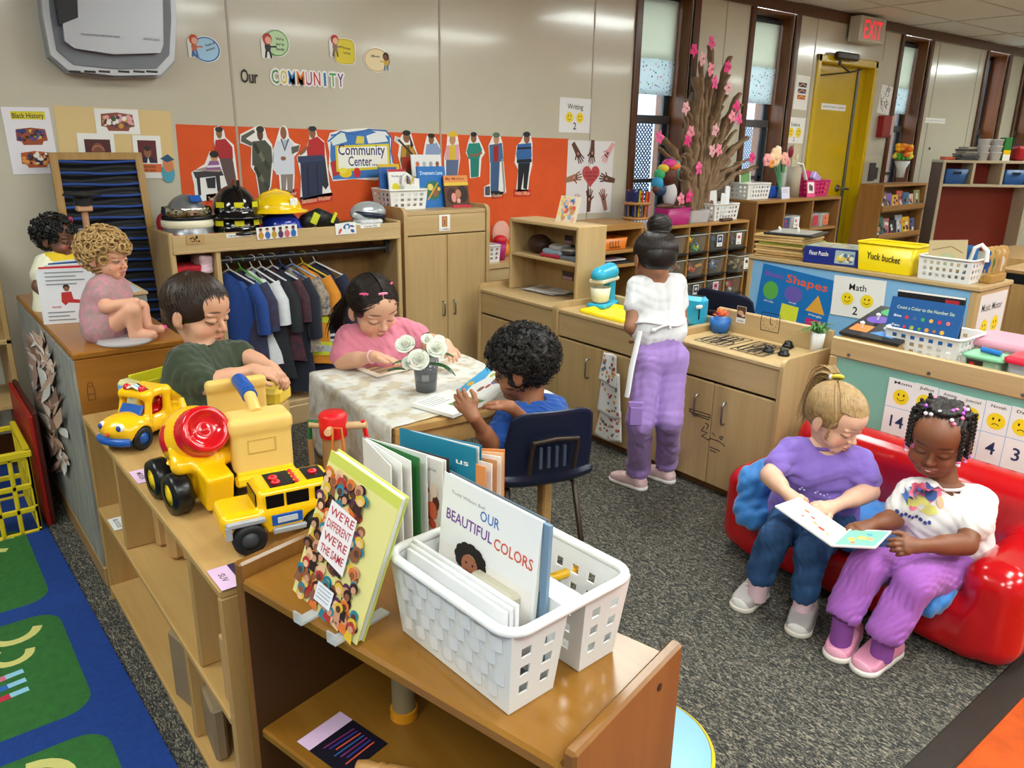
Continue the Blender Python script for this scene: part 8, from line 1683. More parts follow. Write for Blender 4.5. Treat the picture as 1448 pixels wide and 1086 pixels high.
GLB=M('0c0c0e',.12,coat=.6);FLY=M('d8d018',.5)
dome=lambda r,h,b=.0,bh=.012:[(.001,.002),(r*.96,.002),(r+b,.004),(r+b,bh),(r,bh+.006)]+[(r*math.cos(a),bh+.006+(h-bh)*math.sin(a))for a in[PI/2*i/9 for i in range(1,9)]]+[(.001,h+.006)]
def bands(h,r):return lambda t,T:[MB(FLY,T).box((math.cos(a)*r,math.sin(a)*r,h),(.034,.004,.02),bev=.001,R=Matrix.Rotation(a+PI/2,3,'Z')).build('reflective_patch',t)for a in(-2.55,-1.75,-.95,-.2)]
shell('black toy fire helmet at the bottom of the black helmet stack',(333,318),dome(.088,.10,.022),GLB,extra=bands(.045,.093))
def crest(t,T):bands(.055,.087)(t,T);MB(GLB,T).tube([(0,-.086,.05),(0,-.06,.10),(0,0,.125),(0,.06,.10),(0,.086,.05)],.007).box((0,-.03,.128),(.012,.05,.03),bev=.005).build('crest',t)
shell('black toy fire helmet with yellow patches on top of the black stack',(333,300),dome(.084,.118,.028),GLB,z=ZD+.068,extra=crest)
def sil(t,T):
 MB(M('c8c4b4',.12,1.),T).lathe((0,0,.075),[(.083,0),(.088,.012),(.084,.03)],n=36,cap=False).build('visor_band',t);MB(BLK,T).lathe((0,0,.064),[(.086,0),(.089,.006),(.086,.010)],n=36,cap=False).build('gasket',t);MB(BLUE,T).box((.02,-.052,.137),(.04,.03,.006),bev=.002,R=Matrix.Rotation(.75,3,'X')).build('emblem',t)
 MB(CREAM,T).lathe((0,0,.035),[(.087,0),(.091,.004),(.091,.022),(.087,.026)],n=36,cap=False).build('label_band',t);MB(RED,T).lathe((0,0,.002),[(.09,0),(.097,.004),(.09,.012)],n=36,cap=False).build('base_rim',t)
shell('silver toy astronaut helmet with a gold visor band at the left of the shelf',(266,320),dome(.087,.145,.004),M('8c8e92',.28,.6),extra=sil)
shell('blue toy police helmet under the yellow hard hat',(397,318),dome(.078,.072,.006),M('1430a0',.2,coat=.4),extra=lambda t,T:CV(T@V((-.03,-.0805,.018)),(1,0,0),(0,0,1)).fit('POLICE',0,0,.06,.018,WHT).build('lettering',t))
shell('yellow toy hard hat on top of the blue helmet',(392,300),dome(.084,.075,.022,.008),M('f0c40c',.2,coat=.4),sx=1.15,z=ZD+.085,extra=lambda t,T:(MB(WHT,T).box((.04,-.071,.045),(.04,.004,.026),bev=.001,R=Matrix.Rotation(.45,3,'Z')).build('badge',t),MB(M('e0b40a',.2),T).tube([(-.09,0,.03),(-.05,0,.07),(0,0,.085),(.05,0,.07),(.09,0,.03)],.008).build('ridge',t)))
p=ony(371,306,3.73);MB(M('6a4430',.5)).ell((p.x,3.74,p.z),(.055,.02,.035)).build('brown_brim',label='brown oval hat brim between the fire helmets and the blue helmet',cat='hat')
p=ony(452,302,3.68);S=SDF(.0035);S.cap((p.x-.07,3.68,ZD+.035),(p.x-.01,3.68,ZD+.07),.04,.03).cap((p.x,3.68,ZD+.05),(p.x+.07,3.68,ZD+.03),.045,.03);S.cut((0,0,ZD+.001),(0,0,-1));P_,Q_=S.mesh(fold(3,.003));t=npmesh('toy_glove',P_,Q_,M('121214',.5),None);tagit(t,'black and yellow padded toy firefighter glove right of the yellow hat','glove')
for dx,w in((-.045,.035),(.055,.016)):MB(M('c8d028',.5)).box((p.x+dx,3.68-.043,ZD+.052),(w,.006,.055),bev=.002,R=Matrix.Rotation(.5,3,'Y')).build('yellow_band',t)
p=ony(520,295,3.7);t=thing('toy_visor','silver and black toy visor helmet at the right end of the shelf','helmet',(p.x,3.7,ZD));S=SDF(.0035);S.ell((p.x,3.70,ZD+.06),(.10,.06,.06)).cap((p.x-.05,3.66,ZD+.03),(p.x-.11,3.64,ZD+.06),.02,.015);P_,Q_=S.mesh();npmesh('visor_shell',P_,Q_,M('b4b8bc',.2,.4),t);MB(M('1a2238',.2)).tube([(p.x+.085*math.cos(a),3.70+.062*math.sin(a),ZD+.052-.012*math.cos(a))for a in[2*PI*i/30 for i in range(30)]],.014,closed=True).build('dark_rim',t);MB(M('15161a',.4)).ell((p.x+.01,3.70,ZD+.022),(.08,.055,.024)).build('padding',t)
for i,(x,w,h)in enumerate(((1.86,.17,'d8d8da'),(1.95,.12,'c8c9cc'))):S=SDF(.004);S.box((x,3.63,ZD+.012+.012*i),(w/2,.045,.008),.007);P_,Q_=S.mesh(fold(i+8,.005));tagit(npmesh('white_cloth',P_,Q_,M(h,.7),None),('white cloth spread in front of the silver visor','small grey white cloth on the spread white cloth')[i],'cloth')
p=ony(226,310,3.74);MB(M('9c1420',.6)).ell((1.0,3.76,ZD+.05),(.035,.03,.05)).build('soft_hat',label='dark red soft cap behind the silver helmet',cat='hat')
for i,(h,z,r,lab)in enumerate((('c8283c',.755,(.075,.08,.016),'red and white patterned cloth lowest in the upper cubby'),('d8b4bc',.785,(.07,.075,.014),'pale pink folded cloth in the middle of the upper cubby'),('b01c2c',.815,(.065,.075,.017),'red cloth on top of the pile in the upper cubby'),('e0c0cc',.835,(.03,.08,.04),'pink rolled blanket at the right of the upper cubby'))):S=SDF(.004);S.box((1.05 if i<3 else 1.12,3.68,z),r,.012);P_,Q_=S.mesh(fold(i+20,.005,(40,40,60)));tagit(npmesh('folded_cloth',P_,Q_,M(h,.85,h2='e8e0e0' if i==0 else None,ns=45),None),lab,'cloth','cloths in the dress-up cubby')
def garment(i,x,L,h,lab,sw=.13,ang=.75,h2=None,trim=None,hang='d8d8dc',ns=40):
 zr,R=.838,random.Random(i);t=thing('costume',lab,'costume',(x,3.66,zr-.04-L),'costumes on the rod');d_=V((math.sin(ang)*.62,-math.cos(ang)*.9,0)).normalized();n=V((-d_.y,d_.x,0));c=V((x,3.66,zr-.06));HM=M(hang,.3)
 MB(HM).tube([V((x,3.66,zr))+UP*.0165*math.sin(a)+d_*.0165*math.cos(a)for a in[-.6+PI*1.3*k/9 for k in range(10)]]+[c+UP*.02],.003,n=6).tube([c-d_*sw-UP*.05,c+UP*.018,c+d_*sw-UP*.05],.0045,n=6).build('hanger',t)
 g=MB(M(h,.8,h2=h2,ns=ns)if h2 else M(h,.8,nz=.1,ns=30,sheen=.2));ph=R.uniform(0,6)
 def f(u,v):a=2*PI*u;w=sw*(1-.0*v)*(.55+.45*min(1,v*7))*(1-.12*math.sin(PI*v)+.16*v);th=.022+.030*min(1,v*3)+.006*math.sin(6*a+ph);return c+d_*(w*math.cos(a))+n*(th*math.sin(a)+.014*math.sin(v*5+ph))-UP*(.045*abs(math.cos(a))*(1-min(1,v*2))+L*v+.008*math.sin(3*a+ph)*v)+UP*.008
 g.surf(f,36,18)
 for s in(-1,1):g.tube([c+d_*s*sw*.85-UP*.055,c+d_*s*(sw+.025)-UP*.14,c+d_*s*(sw+.03)-UP*L*.55],[.034,.036,.034],n=10)
 g.build('cloth',t)
 for z0,z1,k in trim or():
  b=MB(M(k,.6));b.surf(lambda u,v:f(u,z0+(z1-z0)*v)+(f(u,z0)-c-UP*(f(u,z0)-c).z)*.05,36,2);b.build('band',t)
for i,a in enumerate(((1.235,.52,'183f88','blue costume robe at the left end of the rod',.12,1.0,None,None,'d8d8dc'),(1.29,.50,'3a2434','dark plaid costume with green clips beside the blue robe',.11,.9,'243a5c',None,'5aa83c'),(1.345,.46,'d0d2d6','pale grey shirt on a white hanger',.11,.95,None,None,'e8e8ea'),(1.39,.54,'15281f','dark green shimmering costume dress',.12,1.0,'2a1c30',None,'dadade'),(1.445,.46,'20242e','charcoal costume coat speckled with red in the middle of the rod',.12,1.05,'5a2a34',None,'dadade'),(1.49,.62,'0f1526','long black costume gown in the middle of the rod',.12,1.0,None,None,'24448c'),(1.545,.42,'1a2444','navy costume with small multicoloured dots',.115,1.05,'b8a890',None,'8ea4cc'),(1.60,.50,'d0841c','orange costume firefighter coat with lime and silver bands',.12,1.05,None,((.50,.56,'c8cc2c'),(.76,.80,'c8cc2c'),(.80,.87,'a8b0b4'),(.87,.91,'c8cc2c')),'d8b82c'),(1.665,.56,'121a34','dark navy police jacket at the right end of the costumes',.135,1.1,None,((.62,.645,'c8ccd4'),(.67,.695,'c8ccd4')),'d0d0d4'))):garment(i,a[0],a[1],a[2],a[3],a[4],a[5],a[6],a[7],a[8])
def doll(label,hc,s,fw,up,skin,sh,P,arms,legs,shirt,hairh,curls,vest=None):
 t=thing('doll',label,'doll',(P.x,P.y,OT));HR=frame(fw,up);B=SDF(.0025);a,b=sh;nb,sk,nu=neck(a,b,hc,HR,s);B.cap(nb-UP*.015,sk,s*.14,s*.15);torso(B,P,a,b,s*.24)
 for pts,rs in arms+legs:
  for i in range(len(pts)-1):B.cap(pts[i],pts[i+1],rs[i],rs[i+1],.008)
 HS=SDF(.0021);head_sdf(HS,hc,HR,s,cheek=1.15);body_mesh(t,B,HS,skin,lambda q:head_paint(q,hc,HR,s,skin,'b8605c',hairh,open_=.5,blush=.3),skinmat('d'))
 S=SDF(.003);torso(S,P,a,b,s*.29)
 for pts,rs in arms:S.cap(pts[0],V(pts[0]).lerp(V(pts[1]),.5),rs[0]*1.5,rs[0]*1.6,.01)
 hole(S,nb,nu,s*.17);clothmesh('dress',S,M(*shirt[0],h2=shirt[1],ns=60)if shirt[1]else M(*shirt[0]),t,3,.002)
 if vest:S=SDF(.003);torso(S,P,a,b,s*.31,ws=((.25,.5,1.),(.6,.55,1.),(.92,.6,.75)));hole(S,nb,nu,s*.25);clothmesh('vest',S,M(vest,.7),t,5,.002)
 H,T=haircap(hc,HR,s,1.03,face=(0,.42,-.16),fr=(.40,.34,.33),h=.003);R_=np.random.RandomState(4);ps=[]
 for i in range(curls[0]):
  v=R_.normal(size=3);v/=np.linalg.norm(v);q=v*np.array((.40,.46,.41))*1.05+np.array((0,-.075,.14))
  if(q[1]>.2 and q[2]<.16)or q[2]<-.34 or(abs(q[0])>.28 and q[1]>-.1 and q[2]<.02):continue
  u,w=basis(V(v));r=R_.uniform(*curls[1]);ph=R_.uniform(0,6);ps.append([V(T(q+np.array(u)*r*math.cos(ph+k*.8)+np.array(w)*r*math.sin(ph+k*.8)+v*curls[2]*k))for k in range(11)])
 hm=M(hairh,.4,nz=.25,ns=70);P_,Q_=H.mesh();hr=npmesh('hair',P_,Q_,hm,t);m=MB(hm);locks(m,ps,curls[3],curls[3]*.6,5);m.build('hair_curls',hr);return t
d=2.47;sa,sb=D(139,408,d-.03),D(166,402,d+.06)
doll('curly blonde doll sitting with hands round its knees on the brown cabinet',D(150,363,d),.150,dirv(.95,-.12,-.12),dirv(.1,0,1),'dba184',(sa,sb),D(150,462,d),[([sa,D(150,434,d-.07),D(192,427,d-.04)],[.020,.019,.014]),([sb,D(176,425,d+.06),D(197,432,d)],[.019,.018,.013])],[([D(152,462,d-.03),D(186,440,d-.04),D(193,474,d-.02),D(215,474,d-.02)],[.034,.027,.021,.016]),([D(160,464,d+.05),D(198,436,d+.03),D(207,468,d+.03),D(226,466,d+.03)],[.034,.026,.021,.015])],(('8c8478',.8),'c87c92'),'b8935c',(210,(.05,.09),.010,.0042))
MB(clear('e4e0e4',.45)).lathe((V(onz(178,483,OT+.001))),[(.001,0),(.075,0),(.085,.006),(.075,.012),(.001,.012)],n=30).build('clear_plate',label='clear plastic disc under the curly blonde doll',cat='plate')
d=2.9;sa,sb=D(62,372,d-.03),D(104,366,d+.06)
doll('black haired doll in a yellow vest behind the white board book',D(80,337,d),.148,dirv(.9,-.05,-.10),dirv(.05,0,1),'6a4230',(sa,sb),D(84,440,d),[([sa,D(54,405,d-.06),D(70,425,d-.07)],[.022,.020,.015]),([sb,D(112,400,d+.05),D(116,420,d)],[.02,.019,.014])],[],(('dcd6bc',.8),None),'0f0c0b',(200,(.03,.06),.008,.0034),'d8b41c')
O=V((.372,2.985,OT+.001));flatbook('white board book standing open on the brown cabinet, back cover showing',O,V((.955,-.29,0)),(-.03,.03,1),.165,.185,.006,'e2e0e4',lambda c,w,h:(c.disc(w*.5,h*.66,w*.06,M('1c1614',.6),h*.06),c.disc(w*.5,h*.63,w*.05,SK2,h*.045),c.poly([(w*.4,h*.57),(w*.58,h*.58),(w*.60,h*.44),(w*.74,h*.42),(w*.72,h*.36),(w*.50,h*.38),(w*.44,h*.33),(w*.38,h*.40)],M('b82c28',.6)),c.fit('Paloma Bell',w*.2,h*.29,w*.16,h*.04,RED),lines(c,w,h,.92,4),c.rect(w*.78,h*.08,w*.16,h*.09,INK),lines(c,w*.7,h,.2,3)),name='board_book')
for i,h in enumerate(('c82c34','e4e2e0','2a5a8c','dcdad8')):flatbook('%s page edge of the standing white board book'%('red','white','blue','inner white')[i],O+V((.012+.018*i,.012+.016*i,0)),V((.93,-.2+.14*i,0)),(0,0,1),.15,.190+.003*i,.005,h,name='board_page',cat='book page',group='pages of the board book')
t=thing('display_box','clear plastic display box with a pale wooden rim behind the curly doll','box',(.63,3.05,OT));MB(clear('dfe8dc',.3)).bx(.575,.685,2.9,3.2,OT+.001,OT+.085,bev=.002).build('clear_case',t);MB(wood('c8aa80','b89a70',1)).bx(.57,.69,2.895,3.205,OT+.085,OT+.095).build('lid',t);MB(M('c8d4e0',.2)).bx(.585,.675,2.92,3.18,OT+.0952,OT+.0965,bev=.0004).build('glass_top',t);MB(M('5a8a4c',.6)).ell((.63,3.0,OT+.03),(.03,.06,.025)).build('greenery',t)
MB(M('d8577c',.6)).box(V(onz(224,464,OT+.008)),(.05,.03,.014),bev=.005,R=Matrix.Rotation(.4,3,'Z')).build('doll_shoe',label='pink doll shoe lying by the feet of the curly doll',cat='shoe')
p=D(124,330,3.15);t=thing('hat_stand','wooden rod stand with a black graduation cap behind the dolls','hat stand',(p.x,p.y,OT));z1=D(122,297,3.15).z;MB(M('b88a68',.5)).cyl((p.x,p.y,OT),(p.x,p.y,z1),.012,n=12).cyl((p.x,p.y,OT),(p.x,p.y,OT+.012),.05).build('rod',t);MB(M('c09472',.5)).box((p.x,p.y,z1+.01),(.055,.05,.024),bev=.004).build('block',t);MB(M('111113',.6)).box((p.x,p.y,z1+.062),(.10,.10,.008),bev=.002,R=Matrix.Rotation(.6,3,'Z')).cyl((p.x,p.y,z1+.022),(p.x,p.y,z1+.06),.034).build('cap',t)
t=thing('plush_shell','grey plush cushion with a pink rim between the two dolls','cushion',D(115,370,3.0));p=D(118,345,3.02);S=SDF(.004);S.ell((p.x,p.y,p.z-.02),(.055,.05,.075));P_,Q_=S.mesh(fold(9,.005));npmesh('cushion_body',P_,Q_,M('8a7a76',.9,sheen=.3),t);p=D(103,350,2.98);MB(M('b82c58',.6)).tube([D(98,308,2.98),D(103,330,2.97),D(107,360,2.97),D(107,385,2.98)],.010).build('pink_rim',t)
zt2=.677;X=RX+.06
t=thing('shape_puzzle','black puzzle tray of coloured pegged shapes on the divider shelf','puzzle',(2.87,1.35,.70));c=CV((2.735,1.462,.728),(0,-1,.0),(1,0,.22));MB(wood('b8945e','a8844e',1)).prism([(2.74,1.24,zt2),(3.02,1.24,zt2),(3.02,1.24,.775),(2.74,1.24,.715)],(0,.215,0)).build('wooden_tray',t);c.board(.225,.30,.010,M('1c1c20',.4))
for x,y,k,h in((.05,.07,'sq','e8803c'),(.06,.165,'c','6a4ab0'),(.07,.25,'c','3a9a5c'),(.145,.06,'t','4a8acc'),(.16,.155,'sq','e8d02c'),(.17,.24,'c','e0604c')):
 if k=='c':c.disc(x,y,.04,M(h,.4),.034)
 elif k=='sq':c.rect(x-.035,y-.03,.07,.06,M(h,.4))
 else:c.poly([(x-.05,y-.02),(x+.045,y-.03),(x+.0,y+.035)],M(h,.4))
c.build('tray',t)
for x,y in((.05,.07),(.06,.165),(.07,.25),(.145,.06),(.16,.155),(.17,.24)):q=c.P(x,y);MB(WHT).lathe(q,[(.004,0),(.004,.012),(.0085,.016),(.0085,.022),(.001,.026)],n=12).build('peg',t)
a,b=onx(1247,500,2.775),onx(1352,517,2.775);wb=basket('white pierced basket holding the blue counting book on the divider shelf',((2.775+.10),(a.y+b.y)/2,zt2),a.y-b.y,.20,onx(1300,472,2.765).z-zt2,math.radians(-90),PLAS,7,6,3,1.06)
q0,q1,q2=onx(1249,470,2.80),onx(1350,488,2.80),onx(1256,408,2.835);U=q1-q0
flatbook('navy blue counting book with coloured dots standing in the pierced basket',q0-UP*.02,U,q2-q0,U.length,.155,.008,'12508c',lambda c,w,h:(c.fit('Count a Color to the Number Six',w*.1,h*.74,w*.8,h*.075,M('b8c8a8',.5)),c.fit('Six',w*.08,h*.55,w*.12,h*.05,WHT),c.fit('Two',w*.08,h*.33,w*.12,h*.05,WHT),[c.disc(w*(.27+.115*i),h*.56,w*.027,M(k,.5))for i,k in enumerate(('c8283c','4a5a8c','3a9a5c','e0a83c','c8283c','e06a6c'))],[c.disc(w*(.27+.105*i),h*.34,w*(.022+.008*(i%2)),M(k,.5))for i,k in enumerate(('c8283c','a8a83c','5aa03c','e0903c','b86a2c','e0a83c'))]))
flatbook('dark picture book leaning behind the blue counting book',q0+V((.045,-.01,-.01)),U,(.02,0,1),U.length*.93,.165,.008,'1c1618',lambda c,w,h:(c.rect(w*.72,h*.3,w*.2,h*.62,M('a82430',.5)),c.rect(0,h*.96,w,h*.04,WHT)))
def tubbox(label,c,L,W,H,m,lid=None,lh=.02,card=None,rz=0.,name='storage_box'):
 t=thing(name,label,'box',c);T=Matrix.Translation(V(c))@Matrix.Rotation(rz,4,'Z');MB(m,T).ring([rrect(0,0,L/2*.9,W/2*.9,.015,.001,4),rrect(0,0,L/2,W/2,.018,H,4),rrect(0,0,L/2-.004,W/2-.004,.016,H,4),rrect(0,0,L/2*.88,W/2*.88,.014,.006,4)]).build('box_body',t)
 if lid:MB(lid,T).ring([rrect(0,0,L/2+.008,W/2+.008,.02,H-.006,4),rrect(0,0,L/2+.010,W/2+.010,.02,H+lh*.5,4),rrect(0,0,L/2-.002,W/2-.002,.02,H+lh,4)]).build('lid',t)
 if card:c_=CV(T@V(card[0]),T.to_3x3()@V((1,0,0)),UP);c_.board(card[1],card[2],.001,M(card[3],.5));c_.disc(card[1]*.35,card[2]*.65,card[1]*.15,RED);c_.fit('toys',card[1]*.2,card[2]*.15,card[1]*.6,card[2]*.25,RED);c_.build('card',t)
 return t
p=onz(1404,505,zt2);tubbox('clear storage box with a dusty pink lid at the right of the divider shelf',(3.0,.93,zt2),.30,.20,.07,CLR,M('c88a9c',.4),.016,rz=math.radians(-90))
tubbox('green tinted box with a dark red picture card on the divider shelf',(2.79,.965,zt2),.115,.10,.062,M('a8c8a4',.2,alpha=.75),M('7ab88c',.4,alpha=.9),.004,((-.045,-.052,.008),.05,.042,'2a1c1a'),math.radians(-90));MB(M('1c6ab8',.3)).cyl((2.79,.99,zt2+.078),(2.79,.93,zt2+.074),.009).build('marker',label='blue marker lying on the green tinted box',cat='marker')
tubbox('clear box with a red lid at the right edge of the divider shelf',(2.80,.82,zt2),.15,.12,.07,M('d8dce8',.1,alpha=.35),M('d01c38',.35),.014,rz=math.radians(-90));MB(YEL).box((2.80,.80,zt2+.094),(.07,.05,.016),bev=.006).build('scoop',label='yellow toy scoop lying on the red lidded box',cat='toy');MB(M('1c3f9c',.4)).bx(2.745,2.85,.60,.755,zt2,zt2+.03,bev=.006).build('blue_tray',label='blue tray at the right edge of the divider shelf',cat='tray')
zb=BT+.0005;R=random.Random(12)
for i in range(9):
 h=('c8a468','b8905a','d0ae78','c09a62','c8a468','9aa83c','c09a62','d0ae78','c8a468')[i];MB(M(h,.5,nz=.15,ns=25)).box((4.03+R.uniform(-.01,.01),2.52+R.uniform(-.012,.012),zb+.007+.0135*i),(.30,.28,.012),bev=.002,R=Matrix.Rotation(.2+R.uniform(-.06,.06),3,'Z')).build('puzzle_board',label='green wooden puzzle board in the stack on the blue bookshelf' if i==5 else 'bare wooden puzzle board in the stack on the blue bookshelf',cat='puzzle',group='green board in the puzzle stack' if i==5 else 'plain wooden puzzle boards stacked')
t=thing('peg_puzzle','dark puzzle with white pegs on top of the wooden puzzle stack','puzzle',(4.03,2.5,zb+.123));MB(M('2a2a2c',.35)).box((4.03,2.49,zb+.129),(.29,.27,.011),bev=.003,R=Matrix.Rotation(.25,3,'Z')).box((4.03,2.49,zb+.1355),(.24,.22,.002),M('a8a8a4',.3),bev=.0008,R=Matrix.Rotation(.25,3,'Z')).build('board',t)
for dx,dy in((-.08,.05),(-.03,.09),(-.04,-.04),(.05,.02)):MB(WHT).lathe((4.03+dx,2.49+dy,zb+.1366),[(.004,0),(.004,.010),(.008,.014),(.001,.022)],n=10).build('peg',t)
t=thing('puzzle_box','dark blue floor puzzle box with a colourful picture lid','box',(4.0,2.17,zb));T=loc(4.0,2.2,zb,math.radians(-78));MB(M('18287c',.4),T).box((0,0,.045),(.30,.23,.09),bev=.003).build('box_body',t);c=CV(T@V((-.145,-.11,.0905)),T.to_3x3()@V((1,0,0)),T.to_3x3()@V((0,1,0)));c.board(.29,.22,.0005,M('a8b4a0',.4))
for i in range(60):c.disc(R.uniform(.02,.27),R.uniform(.02,.2),R.uniform(.008,.02),M(R.choice(('d8c048','c86a3c','6a94b8','e0dcc8','7aa05c','b8b0a0')),.5),R.uniform(.006,.016),R.uniform(0,3),8,.3)
c.build('lid_picture',t);c=CV(T@V((-.15,-.1153,0)),T.to_3x3()@V((1,0,0)),UP);c.l=1;c.fit('Floor Puzzle',.03,.045,.10,.022,WHT);c.rect(.165,.012,.10,.068,M('9ab0b8',.5));[c.disc(.17+R.uniform(.01,.085),.02+R.uniform(.005,.05),.012,M(R.choice(('d8c048','8a6a4c','4a6a9a','e0dcc8')),.5),n=8,up=.3)for i in range(20)];c.build('front_print',t)
c=CV(T@V((.1503,-.115,0)),T.to_3x3()@V((0,1,0)),UP);c.l=1;c.fit('Floor Puzzle',.02,.045,.10,.022,WHT);c.rect(.15,.02,.05,.05,M('b8a060',.5));c.build('end_print',t)
a,b=V((3.93,2.045,zb)),V((3.93,1.765,zb));t=tubbox('bright yellow bucket marked Yuck bucket on the blue bookshelf',(3.965,1.90,zb),.295,.17,.14,M('ecd010',.3),None,rz=math.radians(-88),name='yuck_bucket');T=Matrix.Translation((3.965,1.90,zb))@Matrix.Rotation(math.radians(-88),4,'Z');MB(M('ecd010',.3),T).tube(rrect(0,0,.1475,.085,.02,.138),.006,closed=True).build('rim',t);MB(M('a8a8a4',.6),T).bx(-.1,.1,-.05,.05,.09,.1,bev=.004).build('papers',t)
c=CV(T@V((-.09,-.0825,.062)),T.to_3x3()@V((1,0,0)),UP+T.to_3x3()@V((0,-.06,0)));c.l=10;c.fit('Yuck bucket',.0,.0,.17,.034,INK,-.06);c.build('lettering',t)
bk=basket('white pierced basket of wooden boards on the blue bookshelf',(3.94,1.60,zb),.24,.16,.11,math.radians(-88),PLAS,7,4,3,1.06)
for i,(h,dx,lab)in enumerate((('c8b48c',-.03,'tan map board tilted in the pierced basket on the blue bookshelf'),('2a6aa8',.02,'blue board behind the tan map board in the pierced basket'),('d8d0c0',.045,'pale board at the back of the pierced basket on the blue bookshelf'))):flatbook(lab,(3.93+dx,1.69-.02*i,zb+.03),(0,-1,.12-.1*i),(.1,.0,1),.17,.15-.012*i,.005,h,(lambda c,w,h_:(c.line([(w*.1,h_*.7),(w*.6,h_*.8),(w*.9,h_*.6)],.004,M('8a6a3c',.6)),c.disc(w*.5,h_*.4,w*.25,M('b0b890',.6),h_*.2)))if i==0 else None,name='map_board',cat='board')
MB(PLAS).tube([(3.96,1.53,zb+.1),(3.965,1.52,zb+.16),(3.97,1.495,zb+.175),(3.975,1.47,zb+.15),(3.975,1.465,zb+.1)],.011).build('white_scoop',label='white curved handle standing in the pierced basket on the blue bookshelf',cat='toy')
st=thing('puppet_rack','wooden stand carrying flat wooden puppets at the end of the blue bookshelf','stand',(4.06,1.475,zb));PB('step',st,wood('b8904e','a67e3e',1),(3.99,4.16,1.435,1.47,zb,zb+.04),(3.99,4.16,1.47,1.51,zb,zb+.028))
for i,(h,x,lab)in enumerate((('2a5aa8',4.0,'flat wooden puppet painted blue, front of the puppet stand'),('5a8a4c',4.04,'flat wooden puppet painted green, second on the puppet stand'),('b88a70',4.08,'flat wooden puppet painted pinkish brown, third on the stand'),('e4e0dc',4.13,'flat wooden puppet painted black and white, last on the stand'))):
 c=CV((x,1.500-.004*i,zb+.0405),(.25,-1,0),(0,0,1));W2=M('c8a060',.5);c.slab([(0,0),(.05,0),(.052,.10),(.04,.125),(.012,.125),(-.002,.1)],.006,W2);c.disc(.025,.05,.019,M(h,.5),.03);c.disc(.025,.096,.015,M(h if i<2 else 'e0c0a8',.5));c.rect(.012,.005,.01,.03,M(h,.5));c.rect(.028,.005,.01,.03,M(h,.5));c.build('puppet',label=lab,cat='puppet',group='wooden puppets')
zc=CT+.0005;tr=thing('paper_tree','tree of twisted brown paper with pink paper blossoms between the windows','paper tree',(4.75,3.85,zc));BP=M('8a6f54',.85,nz=.3,ns=22,bump=.3,bs=30)
base=V((4.78,3.84,zc));R=random.Random(21)
def tw(x,y,dy=0.):p=ony(x,y,3.84+dy);return p
tips=[(1006,64),(994,84),(1005,100),(1032,82),(1028,120),(968,142),(976,150),(936,195),(1046,133),(1044,150),(1056,196),(1064,223),(1048,230),(985,110),(1000,120),(990,128),(1012,115),(1022,140),(962,222),(970,205),(1030,165),(1040,185),(958,250),(966,240),(1005,150),(995,160),(985,165),(1015,170),(960,285),(975,282),(1025,200),(1036,210)]
for i,(x,y)in enumerate(tips*2):
 e=tw(x+R.uniform(-3,3)*(i>31),y+R.uniform(0,26)*(i>31),R.uniform(-.06,.04));b0=base+V((R.uniform(-.1,.1)+(x-990)*.0008,R.uniform(-.05,.03),0));m1=b0 .lerp(e,.4)+V(((985-x)*.0020+R.uniform(-.02,.02),0,.10));m2=b0 .lerp(e,.75)+V(((988-x)*.0010+R.uniform(-.02,.02),0,.06));w=R.uniform(.024,.044)
 n_=16;pts=[]
 for k in range(n_):
  f=k/(n_-1);q=b0*(1-f)**3+m1*3*f*(1-f)**2+m2*3*f*f*(1-f)+e*f**3;pts.append(q+V((.014*math.sin(k*1.1+i),.01*math.sin(k*.9+2*i),.006*math.cos(k*1.3))))
 MB(BP).tube(pts,[w*(1.15-.5*k/n_)*(1+.18*math.sin(k*2.3+i))for k in range(n_)],n=7,flat=.5).build('paper_branch',tr)
for i,(x,y)in enumerate(((981.6,71),(1006.7,60),(993.6,83),(1005.4,98),(1029,95),(1011,116.5),(970,153),(977,186.7),(972.8,198),(933,194),(1011.7,184),(1035.5,165),(1041.8,150),(1045,168),(1007.4,213),(1016.7,211.8),(1063.8,223),(988.4,238),(1029.7,124),(963,281.5),(975,278))):
 q=tw(x,y,-.10);h=('e0307c','e88a9c','e0a8ac','e85a94')[(i*7)%4];f=MB(M(h,.6));ph=R.uniform(0,6)
 f.add([q+V((0,-.008,0))]+[q+V((.036*(1+.25*math.cos(5*a))*math.cos(a+ph),.004*math.cos(3*a),.042*(1+.25*math.cos(5*a))*math.sin(a+ph)))for a in[2*PI*k/20 for k in range(20)]],[(0,k+1,(k+1)%20+1)for k in range(20)],smooth=False);f.ell(q+V((0,-.008,0)),.007,M('c8607c',.6),8,5);f.build('paper_flower',tr)
def blobs(label,name,cat,c,items,kind=None):
 t=thing(name,label,cat,c)
 for nm,h,o,r in items:MB(M(h,.55)).ell(V(c)+V(o),r,n=14,k=9).build(nm,t)
 return t
pd=V((4.43,3.78,.97))
